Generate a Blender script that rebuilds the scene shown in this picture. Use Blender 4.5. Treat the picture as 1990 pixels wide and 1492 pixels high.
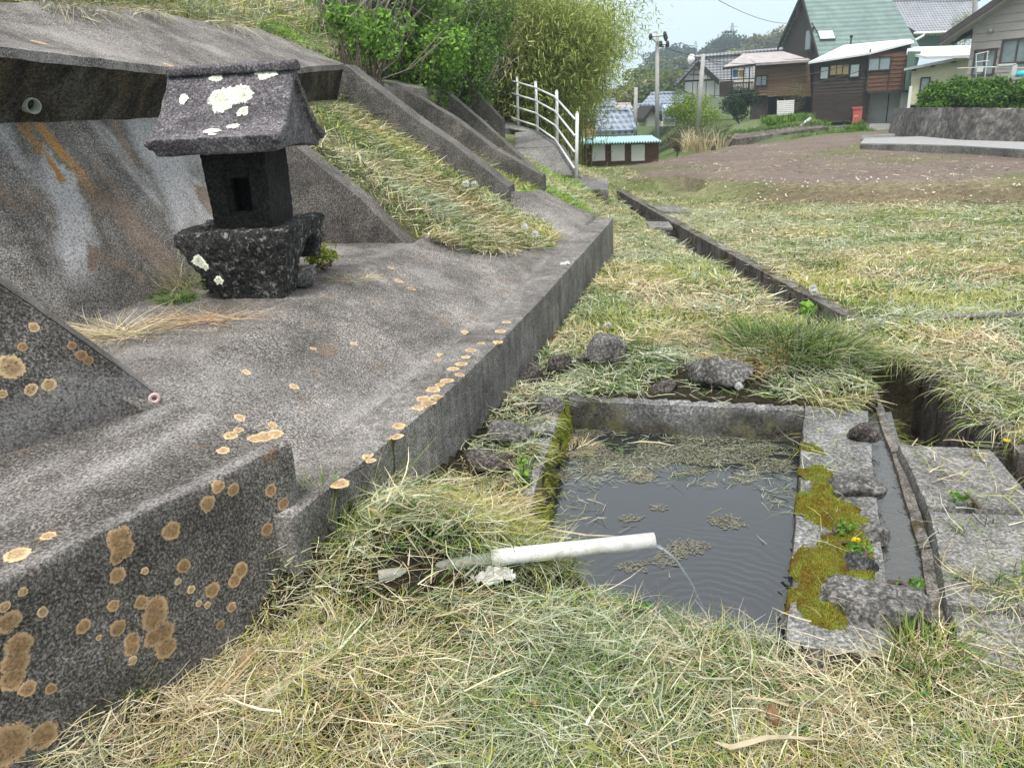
import bpy, bmesh, math, random
import numpy as np
from mathutils import Vector, Matrix
from mathutils.bvhtree import BVHTree
for ob in list(bpy.data.objects): bpy.data.objects.remove(ob)
SC = bpy.context.scene
COL = SC.collection
rng = np.random.default_rng(7)
random.seed(7)
R = math.radians
# ---------------------------------------------------------------- camera
F = 1480.0; PITCH = R(19.7); ROLL = R(3.0); H = 1.55
fwd = np.array([0, math.cos(PITCH), -math.sin(PITCH)])
_r = np.array([1.0, 0, 0]); _u = np.cross(_r, fwd)
CX = math.cos(ROLL) * _r - math.sin(ROLL) * _u
CY = math.sin(ROLL) * _r + math.cos(ROLL) * _u
cam_d = bpy.data.cameras.new('camera'); cam = bpy.data.objects.new('camera', cam_d); COL.objects.link(cam)
cam_d.sensor_width = 36.0; cam_d.lens = 36.0 * F / 1990.0
cam_d.clip_start = 0.02; cam_d.clip_end = 6000
cam.matrix_world = Matrix(((CX[0], CY[0], -fwd[0], 0), (CX[1], CY[1], -fwd[1], 0), (CX[2], CY[2], -fwd[2], H), (0, 0, 0, 1)))
SC.camera = cam
# ---------------------------------------------------------------- world and sun (bright overcast)
SUN_EL, SUN_AZ = R(66), R(195)     # azimuth measured from +Y towards +X
w = bpy.data.worlds.new("World"); SC.world = w; w.use_nodes = True
nt = w.node_tree; nt.nodes.clear()
out = nt.nodes.new('ShaderNodeOutputWorld'); bg = nt.nodes.new('ShaderNodeBackground')
sky = nt.nodes.new('ShaderNodeTexSky'); sky.sky_type = 'NISHITA'; sky.sun_disc = False
sky.sun_elevation = SUN_EL; sky.sun_rotation = SUN_AZ; sky.air_density = 1.0; sky.dust_density = 3.0; sky.ozone_density = 1.0
mixw = nt.nodes.new('ShaderNodeMix'); mixw.data_type = 'RGBA'; mixw.inputs[0].default_value = 0.80
nt.links.new(sky.outputs[0], mixw.inputs[6])
tcw = nt.nodes.new('ShaderNodeTexCoord'); sepw = nt.nodes.new('ShaderNodeSeparateXYZ'); nt.links.new(tcw.outputs['Generated'], sepw.inputs[0])
cr_ = nt.nodes.new('ShaderNodeValToRGB'); cr_.color_ramp.elements[0].position = .02; cr_.color_ramp.elements[0].color = (.70, .885, .93, 1); cr_.color_ramp.elements[1].position = .75; cr_.color_ramp.elements[1].color = (1, 1, 1, 1)
e_ = cr_.color_ramp.elements.new(.25); e_.color = (.82, .91, .93, 1)
nt.links.new(sepw.outputs['Z'], cr_.inputs[0]); vm_ = nt.nodes.new('ShaderNodeVectorMath'); vm_.operation = 'SCALE'; vm_.inputs['Scale'].default_value = 10.2
nt.links.new(cr_.outputs[0], vm_.inputs[0]); nt.links.new(vm_.outputs[0], mixw.inputs[7])       # overcast cloud cover, brighter overhead
nt.links.new(mixw.outputs[2], bg.inputs[0]); bg.inputs[1].default_value = 0.10
nt.links.new(bg.outputs[0], out.inputs[0])
sd = bpy.data.lights.new('sun', 'SUN'); sd.energy = 2.3; sd.angle = R(12); sd.color = (1, 0.96, 0.9)
so = bpy.data.objects.new('sun', sd); COL.objects.link(so)
dv = Vector((math.sin(SUN_AZ) * math.cos(SUN_EL), math.cos(SUN_AZ) * math.cos(SUN_EL), math.sin(SUN_EL)))
so.rotation_euler = dv.to_track_quat('Z', 'Y').to_euler(); so.location = (0, 0, 30)
SC.view_settings.view_transform = 'Standard'; SC.view_settings.look = 'None'; SC.view_settings.gamma = 1.0
SC.view_settings.exposure = 0.62
# ---------------------------------------------------------------- pixel <-> place helpers (1990x1492 photograph)
CAM = np.array([0, 0, H])
FRAME = None      # (pivot, ex, ey, D0): house axes turned about the vertical
def set_frame(px_=None, py_=None, d=None, yaw=None):
    global FRAME
    FRAME = None
    if px_ is not None:
        p = Py(px_, py_, d); a = math.atan2(p[0], p[1]) if yaw is None else yaw
        FRAME = (np.array([p[0], p[1], 0]), np.array([math.cos(a), -math.sin(a), 0]), np.array([math.sin(a), math.cos(a), 0]), d)
def toworld(co):
    if FRAME is None: return co
    P0, ex, ey, D0 = FRAME; co = np.asarray(co, float); return P0 + co[..., 0:1] * ex + (co[..., 1:2] - D0) * ey + co[..., 2:3] * np.array([0, 0, 1.])
def ray(x, y):
    d = fwd * F + CX * (x - 995) + CY * (746 - y); return d / np.linalg.norm(d)
def Pz(x, y, z): d = ray(x, y); return CAM + d * ((z - H) / d[2])
def Py(x, y, Y):
    d = ray(x, y)
    if FRAME is None: return CAM + d * (Y / d[1])
    P0, ex, ey, D0 = FRAME; P = CAM + d * ((P0 + ey * (Y - D0) - CAM) @ ey) / (d @ ey); q = P - P0; return np.array([q @ ex, q @ ey + D0, P[2]])
def Ppl(x, y, P0, N):
    d = ray(x, y); return CAM + d * ((np.array(P0) - CAM) @ np.array(N)) / (d @ np.array(N))
W_O = np.array([-.35, 3.09]); W_T = np.array([.212, .977]); W_N = np.array([-.977, .212])   # retaining wall axes: along, into hill
def W(u, v, z): q = W_O + W_T * u + W_N * v; return np.array([q[0], q[1], z])
def toUV(x, y):
    dx = x - W_O[0]; dy = y - W_O[1]
    return dx * W_T[0] + dy * W_T[1], dx * W_N[0] + dy * W_N[1]
T3 = np.array([W_T[0], W_T[1], 0]); N3 = np.array([W_N[0], W_N[1], 0])
# ---------------------------------------------------------------- numpy noise
_perm = np.random.default_rng(3).permutation(4096).astype(np.int64)
def _h(ix, iy, iz):
    return _perm[(ix + _perm[(iy + _perm[iz & 4095]) & 4095]) & 4095] / 4095.0
def vnoise(x, y, z=0.0):
    x = np.asarray(x, float); y = np.asarray(y, float) + 0 * x; z = np.asarray(z, float) + 0 * x
    xi = np.floor(x).astype(np.int64); yi = np.floor(y).astype(np.int64); zi = np.floor(z).astype(np.int64)
    fx = x - xi; fy = y - yi; fz = z - zi
    fx = fx * fx * (3 - 2 * fx); fy = fy * fy * (3 - 2 * fy); fz = fz * fz * (3 - 2 * fz)
    def L(a, b, t): return a + (b - a) * t
    c = [[[_h(xi + i, yi + j, zi + k) for k in (0, 1)] for j in (0, 1)] for i in (0, 1)]
    return L(L(L(c[0][0][0], c[1][0][0], fx), L(c[0][1][0], c[1][1][0], fx), fy),
             L(L(c[0][0][1], c[1][0][1], fx), L(c[0][1][1], c[1][1][1], fx), fy), fz) * 2 - 1
def fbm(x, y, z=0.0, o=4):
    s = 0; a = 1; t = 0; f = 1
    for i in range(o):
        s = s + a * vnoise(x * f + 17.3 * i, np.asarray(y) * f + 5.1 * i, np.asarray(z) * f + 9.7 * i); t += a; a *= .5; f *= 2.03
    return s / t
def sstep(a, b, x): t = np.clip((x - a) / (b - a), 0, 1); return t * t * (3 - 2 * t)
# ---------------------------------------------------------------- mesh helpers
def fastmesh(name, V, Fq, cols=None, smooth=False, attr='col'):
    """V (n,3), Fq (m,k) all faces with k corners"""
    me = bpy.data.meshes.new(name); V = np.asarray(V, np.float32); Fq = np.asarray(Fq, np.int32)
    me.vertices.add(len(V)); me.vertices.foreach_set('co', V.ravel())
    m, k = Fq.shape
    me.loops.add(m * k); me.loops.foreach_set('vertex_index', Fq.ravel())
    me.polygons.add(m); me.polygons.foreach_set('loop_start', np.arange(0, m * k, k, dtype=np.int32))
    me.polygons.foreach_set('loop_total', np.full(m, k, np.int32))
    me.polygons.foreach_set('use_smooth', np.full(m, bool(smooth)))
    me.update(calc_edges=True)
    if cols is not None:
        at = me.color_attributes.new(attr, 'FLOAT_COLOR', 'POINT')
        c = np.ones((len(V), 4), np.float32); c[:, :cols.shape[1]] = cols
        at.data.foreach_set('color', c.ravel())
    return me
ORG = {}
def put(name, me, mat, parent=None, origin=None):
    if parent is not None and parent.name not in ORG: raise KeyError(parent.name)
    o = bpy.data.objects.new(name, me); COL.objects.link(o)
    if mat is not None:
        for mm in (mat if isinstance(mat, (list, tuple)) else [mat]): me.materials.append(mm)
    n = len(me.vertices); co = np.empty(n * 3, np.float32); me.vertices.foreach_get('co', co); co = toworld(co.reshape(-1, 3))
    if parent is not None: org = ORG[parent.name]; o.parent = parent
    else:
        org = np.array([(co[:, 0].min() + co[:, 0].max()) / 2, (co[:, 1].min() + co[:, 1].max()) / 2, co[:, 2].min()]) if origin is None else np.array(origin, float)
        o.location = org
    co = (co - org).astype(np.float32); me.vertices.foreach_set('co', co.ravel()); me.update()
    ORG[o.name] = org
    return o
def tag(o, label=None, cat=None, group=None, kind=None):
    if label: o['label'] = label
    if cat: o['category'] = cat
    if group: o['group'] = group
    if kind: o['kind'] = kind
    return o
def thing(name, loc, label, cat, group=None):
    o = bpy.data.objects.new(name, None); COL.objects.link(o); loc = toworld(np.array(loc, float)); o.location = tuple(float(v) for v in loc); o.empty_display_size = .1
    ORG[o.name] = np.array(loc, float); return tag(o, label, cat, group)
class MB:
    def __init__(s): s.v = []; s.f = []; s.m = []; s.mi = 0; s.c = []; s.col = None
    def add(s, vs, fs):
        n = len(s.v); s.v += [tuple(float(q) for q in p) for p in vs]; s.f += [tuple(i + n for i in f) for f in fs]; s.m += [s.mi] * len(fs)
        return s
    def box(s, o, ex, ey, ez, a, b, c):
        """a,b,c = (lo,hi) along ex,ey,ez"""
        o = np.array(o, float); P = []
        for k in c:
            for (i, j) in ((a[0], b[0]), (a[1], b[0]), (a[1], b[1]), (a[0], b[1])):
                P.append(o + np.array(ex) * i + np.array(ey) * j + np.array(ez) * k)
        return s.hexa(P)
    def hexa(s, P): return s.add(P, [(0, 3, 2, 1), (4, 5, 6, 7), (0, 1, 5, 4), (1, 2, 6, 5), (2, 3, 7, 6), (3, 0, 4, 7)])
    def abox(s, x0, x1, y0, y1, z0, z1): return s.box((0, 0, 0), (1, 0, 0), (0, 1, 0), (0, 0, 1), (x0, x1), (y0, y1), (z0, z1))
    def pbox(s, px0, py0, px1, py1, d, dep, front=0.0):
        """box whose front face fills the given photo rectangle on the plane Y=d"""
        xm = (px0 + px1) / 2; ym = (py0 + py1) / 2
        x0 = Py(px0, ym, d)[0]; x1 = Py(px1, ym, d)[0]; z1 = Py(xm, py0, d)[2]; z0 = Py(xm, py1, d)[2]
        return s.abox(x0, x1, d - front, d + dep, z0, z1)
    def slab(s, pts, th, nrm=None):
        pts = [np.array(p, float) for p in pts]
        if nrm is None:
            nrm = np.cross(pts[1] - pts[0], pts[2] - pts[0]); nrm = nrm / np.linalg.norm(nrm)
        q = [p - np.array(nrm) * th for p in pts]; n = len(pts)
        fs = [tuple(range(n)), tuple(range(2 * n - 1, n - 1, -1))] + [(i, n + i, n + (i + 1) % n, (i + 1) % n) for i in range(n)]
        return s.add(pts + q, fs)
    def tube(s, pts, rad, n=10, cap=True, flat=1.0):
        pts = [np.array(p, float) for p in pts]; rad = rad if isinstance(rad, (list, tuple, np.ndarray)) else [rad] * len(pts)
        V = []; Fs = []; 
        for i, p in enumerate(pts):
            t = pts[min(i + 1, len(pts) - 1)] - pts[max(i - 1, 0)]; t = t / (np.linalg.norm(t) + 1e-9)
            a = np.cross(t, (0, 0, 1)) if abs(t[2]) < .95 else np.cross(t, (1, 0, 0)); a = a / np.linalg.norm(a); b = np.cross(a, t)
            for k in range(n):
                th = 2 * math.pi * k / n; V.append(p + rad[i] * (math.cos(th) * a + flat * math.sin(th) * b))
        for i in range(len(pts) - 1):
            for k in range(n): Fs.append((i * n + k, i * n + (k + 1) % n, (i + 1) * n + (k + 1) % n, (i + 1) * n + k))
        if cap: Fs.append(tuple(range(n))); Fs.append(tuple(range(len(pts) * n - 1, (len(pts) - 1) * n - 1, -1)))
        return s.add(V, Fs)
    def blob(s, c, r, seed=0, amp=.25, fr=1.6, sub=3, squash=None, R3=None, planes=0):
        bm = bmesh.new(); bmesh.ops.create_icosphere(bm, subdivisions=sub, radius=1)
        V = np.array([v.co[:] for v in bm.verts]); Fs = [tuple(v.index for v in f.verts) for f in bm.faces]; bm.free()
        n = fbm(V[:, 0] * fr + seed * 7.7, V[:, 1] * fr + seed, V[:, 2] * fr, 5)
        n2 = np.abs(vnoise(V[:, 0] * fr * 1.3 + seed * 3, V[:, 1] * fr * 1.3, V[:, 2] * fr * 1.3 + 4))
        V = V * (1 + amp * n - amp * .6 * n2)[:, None]
        rg_ = np.random.default_rng(seed * 13 + 1)
        if planes:
            for _ in range(planes):
                pn = rg_.normal(0, 1, 3); pn /= np.linalg.norm(pn); dd_ = rg_.uniform(.52, .86); k_ = V @ pn; V = V - np.maximum(k_ - dd_, 0)[:, None] * pn * .96
        V = np.sign(V) * np.abs(V) ** .9
        V = V * np.array(r)
        if R3: cz, sz = math.cos(R3), math.sin(R3); V = np.stack([V[:, 0] * cz - V[:, 1] * sz, V[:, 0] * sz + V[:, 1] * cz, V[:, 2]], 1)
        return s.add(V + np.array(c), Fs)
    def build(s, name, mat, parent=None, smooth=False, origin=None):
        me = bpy.data.meshes.new(name); me.from_pydata(s.v, [], s.f)
        me.polygons.foreach_set('material_index', s.m)
        me.polygons.foreach_set('use_smooth', [smooth] * len(s.f)); me.update()
        bm = bmesh.new(); bm.from_mesh(me); bmesh.ops.recalc_face_normals(bm, faces=bm.faces); bm.to_mesh(me); bm.free()
        return put(name, me, mat, parent, origin)
# ---------------------------------------------------------------- materials
def newmat(name):
    m = bpy.data.materials.new(name); m.use_nodes = True; t = m.node_tree; t.nodes.clear()
    o = t.nodes.new('ShaderNodeOutputMaterial'); p = t.nodes.new('ShaderNodeBsdfPrincipled'); t.links.new(p.outputs[0], o.inputs[0])
    return m, t, p, o
def N(t, ty, **kw):
    n = t.nodes.new(ty)
    for k, v in kw.items():
        if isinstance(k, str) and k.startswith('i'): n.inputs[int(k[1:])].default_value = v
        else: setattr(n, k, v)
    return n
def noise(t, vec, scale, detail=4, rough=.6, dist=0.0):
    n = t.nodes.new('ShaderNodeTexNoise'); n.inputs['Scale'].default_value = scale; n.inputs['Detail'].default_value = detail
    n.inputs['Roughness'].default_value = rough; n.inputs['Distortion'].default_value = dist; t.links.new(vec, n.inputs['Vector']); return n.outputs[0]
def ramp(t, fac, stops, interp='LINEAR'):
    r = t.nodes.new('ShaderNodeValToRGB'); r.color_ramp.interpolation = interp; e = r.color_ramp.elements
    while len(e) < len(stops): e.new(.5)
    for i, (p, c) in enumerate(stops):
        e[i].position = p; e[i].color = (c, c, c, 1) if isinstance(c, (int, float)) else (*c, 1)
    t.links.new(fac, r.inputs[0]); return r.outputs[0]
def mix(t, f, a, b, mode='MIX'):
    n = t.nodes.new('ShaderNodeMix'); n.data_type = 'RGBA'; n.blend_type = mode
    for idx, val in ((0, f), (6, a), (7, b)):
        if hasattr(val, 'links') or hasattr(val, 'is_linked'): t.links.new(val, n.inputs[idx])
        elif isinstance(val, (int, float)): n.inputs[idx].default_value = val if idx == 0 else (val, val, val, 1)
        else: n.inputs[idx].default_value = (*val, 1)
    return n.outputs[2]
def pos(t, sc=None, rot=None):
    g = t.nodes.new('ShaderNodeNewGeometry')
    if sc is None: return g.outputs['Position']
    mp = t.nodes.new('ShaderNodeMapping'); mp.inputs['Scale'].default_value = sc
    if rot: mp.inputs['Rotation'].default_value = rot
    t.links.new(g.outputs['Position'], mp.inputs[0]); return mp.outputs[0]
def bump(t, p, h, st, dist=.01):
    b = t.nodes.new('ShaderNodeBump'); b.inputs['Strength'].default_value = st; b.inputs['Distance'].default_value = dist
    t.links.new(h, b.inputs['Height']); t.links.new(b.outputs[0], p.inputs['Normal'])
def concrete(name, dark, mid, light, grain=125, rough=.9, stain=False, moss=None, streak=False, gcon=1.0, patch=2.2, fleck=0):
    m, t, p, o = newmat(name); P = pos(t)
    g = noise(t, P, grain, 5, .75)
    c = ramp(t, g, [(.5 - .16 / gcon, dark), (.5, mid), (.5 + .13 / gcon, light)])
    big = noise(t, P, patch, 6, .65, .6)
    c = mix(t, 1.0, c, ramp(t, big, [(.3, .45), (.5, .85), (.7, 1.35)]), 'MULTIPLY')
    md = noise(t, P, 14, 5, .7)
    c = mix(t, 1.0, c, ramp(t, md, [(.32, .74), (.5, 1.0), (.68, 1.2)]), 'MULTIPLY')
    if streak:
        s = noise(t, pos(t, (22, 22, 1.3)), 1.0, 5, .7)
        c = mix(t, float(streak), c, ramp(t, s, [(.36, .45), (.52, 1.0), (.66, 1.35)]), 'MULTIPLY')
    # hairline cracks
    vc_ = t.nodes.new('ShaderNodeTexVoronoi'); vc_.feature = 'DISTANCE_TO_EDGE'; vc_.inputs['Scale'].default_value = 1.3
    wv_ = t.nodes.new('ShaderNodeVectorMath'); wv_.operation = 'MULTIPLY_ADD'; nc_ = t.nodes.new('ShaderNodeTexNoise'); nc_.inputs['Scale'].default_value = 4.5; nc_.inputs['Detail'].default_value = 6; t.links.new(P, nc_.inputs['Vector'])
    t.links.new(nc_.outputs['Color'], wv_.inputs[0]); wv_.inputs[1].default_value = (.35, .35, .35); t.links.new(P, wv_.inputs[2]); t.links.new(wv_.outputs[0], vc_.inputs['Vector'])
    ck = mix(t, 1.0, ramp(t, vc_.outputs['Distance'], [(.0015, .75), (.004, 0.0)]), ramp(t, noise(t, P, 1.7, 2), [(.48, 0.0), (.56, 1.0)]), 'MULTIPLY')
    c = mix(t, ck, c, tuple(x * .4 for x in dark))
    # pits and pale specks
    v = t.nodes.new('ShaderNodeTexVoronoi'); v.inputs['Scale'].default_value = 26; t.links.new(P, v.inputs['Vector'])
    c = mix(t, ramp(t, v.outputs['Distance'], [(.06, 1.0), (.11, 0.0)]), c, tuple(x * .35 for x in dark))
    if fleck:
        c = mix(t, ramp(t, noise(t, P, 26, 7, .8, .3), [(fleck, 0.0), (fleck + .035, .9)]), c, mix(t, g, (.16, .16, .155), (.42, .43, .41)))
    if moss:
        mo = noise(t, P, 5, 6, .7, .8); mk = ramp(t, mo, [(.53, 0.0), (.6, 1.0)])
        mc = mix(t, noise(t, P, 60, 3), moss, tuple(x * .35 for x in moss)); c = mix(t, mk, c, mc)
    if stain:
        a = N(t, 'ShaderNodeAttribute', attribute_name='stain'); br = noise(t, P, 60, 4, .7)
        al = t.nodes.new('ShaderNodeMath'); al.operation = 'MULTIPLY'; t.links.new(a.outputs['Alpha'], al.inputs[0]); t.links.new(mix(t, .5, ramp(t, g, [(.42, .0), (.54, 1.0)]), ramp(t, br, [(.38, .15), (.58, 1.0)])), al.inputs[1])
        c = mix(t, al.outputs[0], c, a.outputs['Color'])
    t.links.new(c, p.inputs['Base Color']); p.inputs['Roughness'].default_value = rough; p.inputs['Specular IOR Level'].default_value = .25
    hh = mix(t, .4, g, md); bump(t, p, hh, .9, .006)
    return m
def simple(name, col, rough=.6, var=.25, scale=8, metal=0, bs=0.0, streak=None):
    m, t, p, o = newmat(name)
    n = noise(t, pos(t, streak) if streak else pos(t), scale, 5, .65)
    c = mix(t, 1.0, col, ramp(t, n, [(.3, 1 - var), (.7, 1 + var)]), 'MULTIPLY')
    t.links.new(c, p.inputs['Base Color']); p.inputs['Roughness'].default_value = rough; p.inputs['Metallic'].default_value = metal
    if bs: bump(t, p, n, bs, .02)
    return m
def attrmat(name, rough=.6, trans=.25, var=.3, vscale=30, spec=.3):
    m, t, p, o = newmat(name); a = N(t, 'ShaderNodeAttribute', attribute_name='col')
    c = a.outputs['Color']
    if var: c = mix(t, 1.0, c, ramp(t, noise(t, pos(t), vscale, 3), [(.3, 1 - var), (.7, 1 + var)]), 'MULTIPLY')
    t.links.new(c, p.inputs['Base Color']); p.inputs['Roughness'].default_value = rough; p.inputs['Specular IOR Level'].default_value = spec
    if trans:
        tr = t.nodes.new('ShaderNodeBsdfTranslucent'); t.links.new(c, tr.inputs[0]); mx = t.nodes.new('ShaderNodeMixShader'); mx.inputs[0].default_value = trans
        t.links.new(p.outputs[0], mx.inputs[1]); t.links.new(tr.outputs[0], mx.inputs[2]); t.links.new(mx.outputs[0], o.inputs[0])
    return m
M = {}
M['con'] = concrete('wall concrete', (.028, .025, .023), (.142, .129, .119), (.47, .44, .41), stain=True, gcon=1.1)
M['con2'] = concrete('wall concrete bare', (.034, .030, .028), (.165, .150, .140), (.38, .36, .35), stain=False, gcon=1.1)
M['curb'] = concrete('curb concrete', (.045, .042, .040), (.185, .172, .162), (.42, .40, .38), stain=True, streak=.5)
M['condark'] = concrete('buttress concrete', (.024, .0215, .019), (.102, .092, .084), (.33, .31, .29), stain=True, gcon=1.1)
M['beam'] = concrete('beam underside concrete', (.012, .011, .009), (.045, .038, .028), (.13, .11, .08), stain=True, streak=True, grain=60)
M['pathc'] = concrete('path concrete', (.10, .097, .093), (.22, .215, .205), (.38, .37, .36), grain=40, patch=1.0)
M['ditch'] = concrete('ditch concrete', (.045, .041, .036), (.17, .155, .138), (.34, .32, .30), streak=True, moss=(.09, .07, .025))
M['pool'] = concrete('basin concrete', (.05, .05, .048), (.19, .188, .18), (.40, .40, .39), moss=None, patch=4)
M['poolm'] = concrete('basin concrete mossy', (.03, .03, .02), (.08, .078, .06), (.3, .3, .28), moss=(.15, .13, .02), patch=4)
M['slab'] = concrete('slab concrete', (.07, .068, .064), (.20, .195, .185), (.40, .39, .37), patch=2.5, grain=80)
M['basalt'] = concrete('dark volcanic stone', (.013, .012, .011), (.042, .040, .038), (.13, .125, .12), grain=80, stain=True, patch=3.5)
M['basaltf'] = concrete('lichen flecked volcanic stone', (.009, .0085, .008), (.026, .025, .024), (.09, .088, .085), grain=80, patch=3.5, fleck=.56)
M['roofst'] = concrete('roof stone', (.026, .022, .026), (.105, .095, .105), (.30, .285, .30), grain=90, patch=4.5, gcon=.9, fleck=.585)
M['rock'] = concrete('grey rock', (.03, .028, .026), (.11, .105, .10), (.30, .29, .28), grain=60, patch=6)
M['rockd'] = concrete('dark reddish rock', (.02, .016, .015), (.065, .052, .048), (.22, .20, .19), grain=70, patch=7)
M['leaf'] = attrmat('leaves', .55, .35, .25, 12)
M['blade'] = attrmat('grass blades', .6, .10, .22, 40)
def pvcmat():
    m, t, p, o = newmat('white plastic pipe'); P = pos(t); c = mix(t, ramp(t, noise(t, P, 11, 6, .7, .5), [(.46, 0.0), (.66, .75)]), (.66, .67, .65), (.36, .31, .23)); c = mix(t, ramp(t, noise(t, P, 130, 3, .7), [(.62, 0.0), (.68, .7)]), c, (.10, .09, .06))
    t.links.new(c, p.inputs['Base Color']); p.inputs['Roughness'].default_value = .42; bump(t, p, noise(t, P, 90, 3), .15, .003); return m
M['pvc'] = pvcmat()
M['pvcg'] = simple('grey plastic pipe', (.30, .31, .27), .5, .3, 20)
M['white'] = simple('white painted steel', (.70, .72, .74), .4, .08, 5)
M['zinc'] = simple('galvanised steel', (.42, .43, .44), .45, .15, 6, .4)
M['wood'] = simple('dark weathered boards', (.045, .030, .024), .85, .55, 1.0, streak=(2, 2, 26))
M['woodr'] = simple('reddish weathered boards', (.13, .062, .038), .85, .5, 1.0, streak=(2.5, 2.5, 22))
M['woodb'] = simple('brown boards', (.15, .088, .046), .8, .35, 1.0, streak=(.6, .6, 14))
M['black'] = simple('blackened timber', (.018, .015, .014), .8, .3, 4)
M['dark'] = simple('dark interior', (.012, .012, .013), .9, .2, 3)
M['plaster'] = simple('white plaster', (.82, .81, .80), .85, .08, 2)
M['cream'] = simple('cream siding', (.62, .60, .44), .75, .08, 3)
M['siding'] = simple('beige grey siding', (.40, .37, .36), .7, .08, 4)
M['fascia'] = simple('brown fascia', (.07, .055, .06), .6, .2, 4)
M['soffit'] = simple('soffit', (.38, .36, .35), .8, .06, 4)
M['tin'] = simple('pale sheet roof', (.78, .79, .80), .5, .1, 2)
M['tinred'] = simple('rusty sheet roof', (.40, .355, .35), .6, .25, 2)
M['teal'] = simple('turquoise corrugated sheet', (.45, .68, .70), .55, .12, 3)
M['green'] = simple('green corrugated sheet', (.08, .16, .12), .6, .15, 4)
M['garage'] = simple('grey shutter wall', (.58, .59, .60), .7, .1, 2)
M['redbox'] = simple('red painted box', (.55, .115, .10), .5, .08, 6)
M['glass'] = simple('window glass', (.22, .27, .29), .12, .35, 1.3)
M['blind'] = simple('pale blind behind glass', (.55, .64, .63), .3, .08, 3)
M['board'] = simple('tan board', (.50, .40, .20), .6, .12, 4)
M['blue'] = simple('blue sheet', (.08, .25, .42), .7, .15, 4)
M['yellow'] = simple('ochre cloth', (.75, .42, .08), .7, .1, 4)
M['cyan'] = simple('cyan bucket', (.03, .50, .62), .5, .1, 4)
M['cloth'] = simple('white cloth', (.60, .60, .58), .9, .15, 40, bs=.5)
M['pink'] = simple('pale pink plastic', (.70, .50, .47), .5, .06, 20)
M['road'] = simple('road asphalt', (.30, .30, .30), .9, .12, 5)
M['bark'] = simple('bark', (.10, .075, .055), .9, .4, 12)
M['polec'] = simple('pole concrete', (.38, .37, .36), .8, .12, 4)
M['wire'] = simple('wire', (.03, .03, .03), .6, .1, 4)
M['orange'] = simple('ochre plaster', (.55, .33, .20), .8, .12, 3)
M['solar'] = simple('roof glass panel', (.35, .45, .58), .15, .1, 2)
def rooftile(name, col, sx=3.6, sz=5.0, ang=0.0, con=.6):
    m, t, p, o = newmat(name); P = pos(t)
    sep = t.nodes.new('ShaderNodeSeparateXYZ'); t.links.new(P, sep.inputs[0])
    def wv(src, k):
        a = t.nodes.new('ShaderNodeMath'); a.operation = 'MULTIPLY'; a.inputs[1].default_value = k * 2 * math.pi; t.links.new(src, a.inputs[0])
        b = t.nodes.new('ShaderNodeMath'); b.operation = 'SINE'; t.links.new(a.outputs[0], b.inputs[0])
        c = t.nodes.new('ShaderNodeMath'); c.operation = 'MULTIPLY_ADD'; c.inputs[1].default_value = .5; c.inputs[2].default_value = .5; t.links.new(b.outputs[0], c.inputs[0]); return c.outputs[0]
    if sx:
        k = mix(t, .5, wv(sep.outputs['X'], sx), wv(sep.outputs['Z'], sz))
    else: k = wv(sep.outputs['Z'], sz)
    c = mix(t, 1.0, col, ramp(t, k, [(.1, 1 - con), (.45, 1.0), (.9, 1 + con * .5)]), 'MULTIPLY')
    c = mix(t, 1.0, c, ramp(t, noise(t, P, 1.5, 5), [(.3, .8), (.7, 1.2)]), 'MULTIPLY')
    t.links.new(c, p.inputs['Base Color']); p.inputs['Roughness'].default_value = .45; bump(t, p, k, .6, .05); return m
M['tile'] = rooftile('grey roof tiles', (.26, .27, .30))
M['tileb'] = rooftile('blue grey roof tiles', (.20, .24, .31), 3.0, 4.0)
M['groof'] = rooftile('green sheet roof', (.16, .235, .215), None, 3.4, con=.22)
def groundmat():
    m, t, p, o = newmat('mown ground'); P = pos(t); a = N(t, 'ShaderNodeAttribute', attribute_name='col')
    g = noise(t, P, 45, 6, .8); g2 = noise(t, pos(t, (9, 24, 9)), 1.0, 6, .75, .5); g3 = noise(t, P, 1.1, 4, .6)
    c = mix(t, 1.0, a.outputs['Color'], ramp(t, g, [(.3, .35), (.5, .95), (.68, 1.6)]), 'MULTIPLY')
    c = mix(t, 1.0, c, ramp(t, g2, [(.33, .5), (.5, 1.0), (.68, 1.45)]), 'MULTIPLY')
    c = mix(t, 1.0, c, ramp(t, g3, [(.3, .85), (.7, 1.15)]), 'MULTIPLY')
    t.links.new(c, p.inputs['Base Color']); p.inputs['Roughness'].default_value = .95; p.inputs['Specular IOR Level'].default_value = .1
    bump(t, p, mix(t, .5, g, g2), 1.0, .03); return m
M['ground'] = groundmat()
def mossmat():
    m, t, p, o = newmat('moss'); P = pos(t)
    c = ramp(t, noise(t, P, 9, 5, .7), [(.34, (.15, .075, .018)), (.46, (.19, .16, .025)), (.56, (.19, .215, .035)), (.68, (.25, .30, .045))])
    c = mix(t, 1.0, c, ramp(t, noise(t, P, 220, 3, .8), [(.35, .25), (.6, 1.5)]), 'MULTIPLY')
    t.links.new(c, p.inputs['Base Color']); p.inputs['Roughness'].default_value = 1; p.inputs['Specular IOR Level'].default_value = 0
    bump(t, p, noise(t, P, 160, 4, .8), 1.0, .012); return m
M['moss'] = mossmat()
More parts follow.
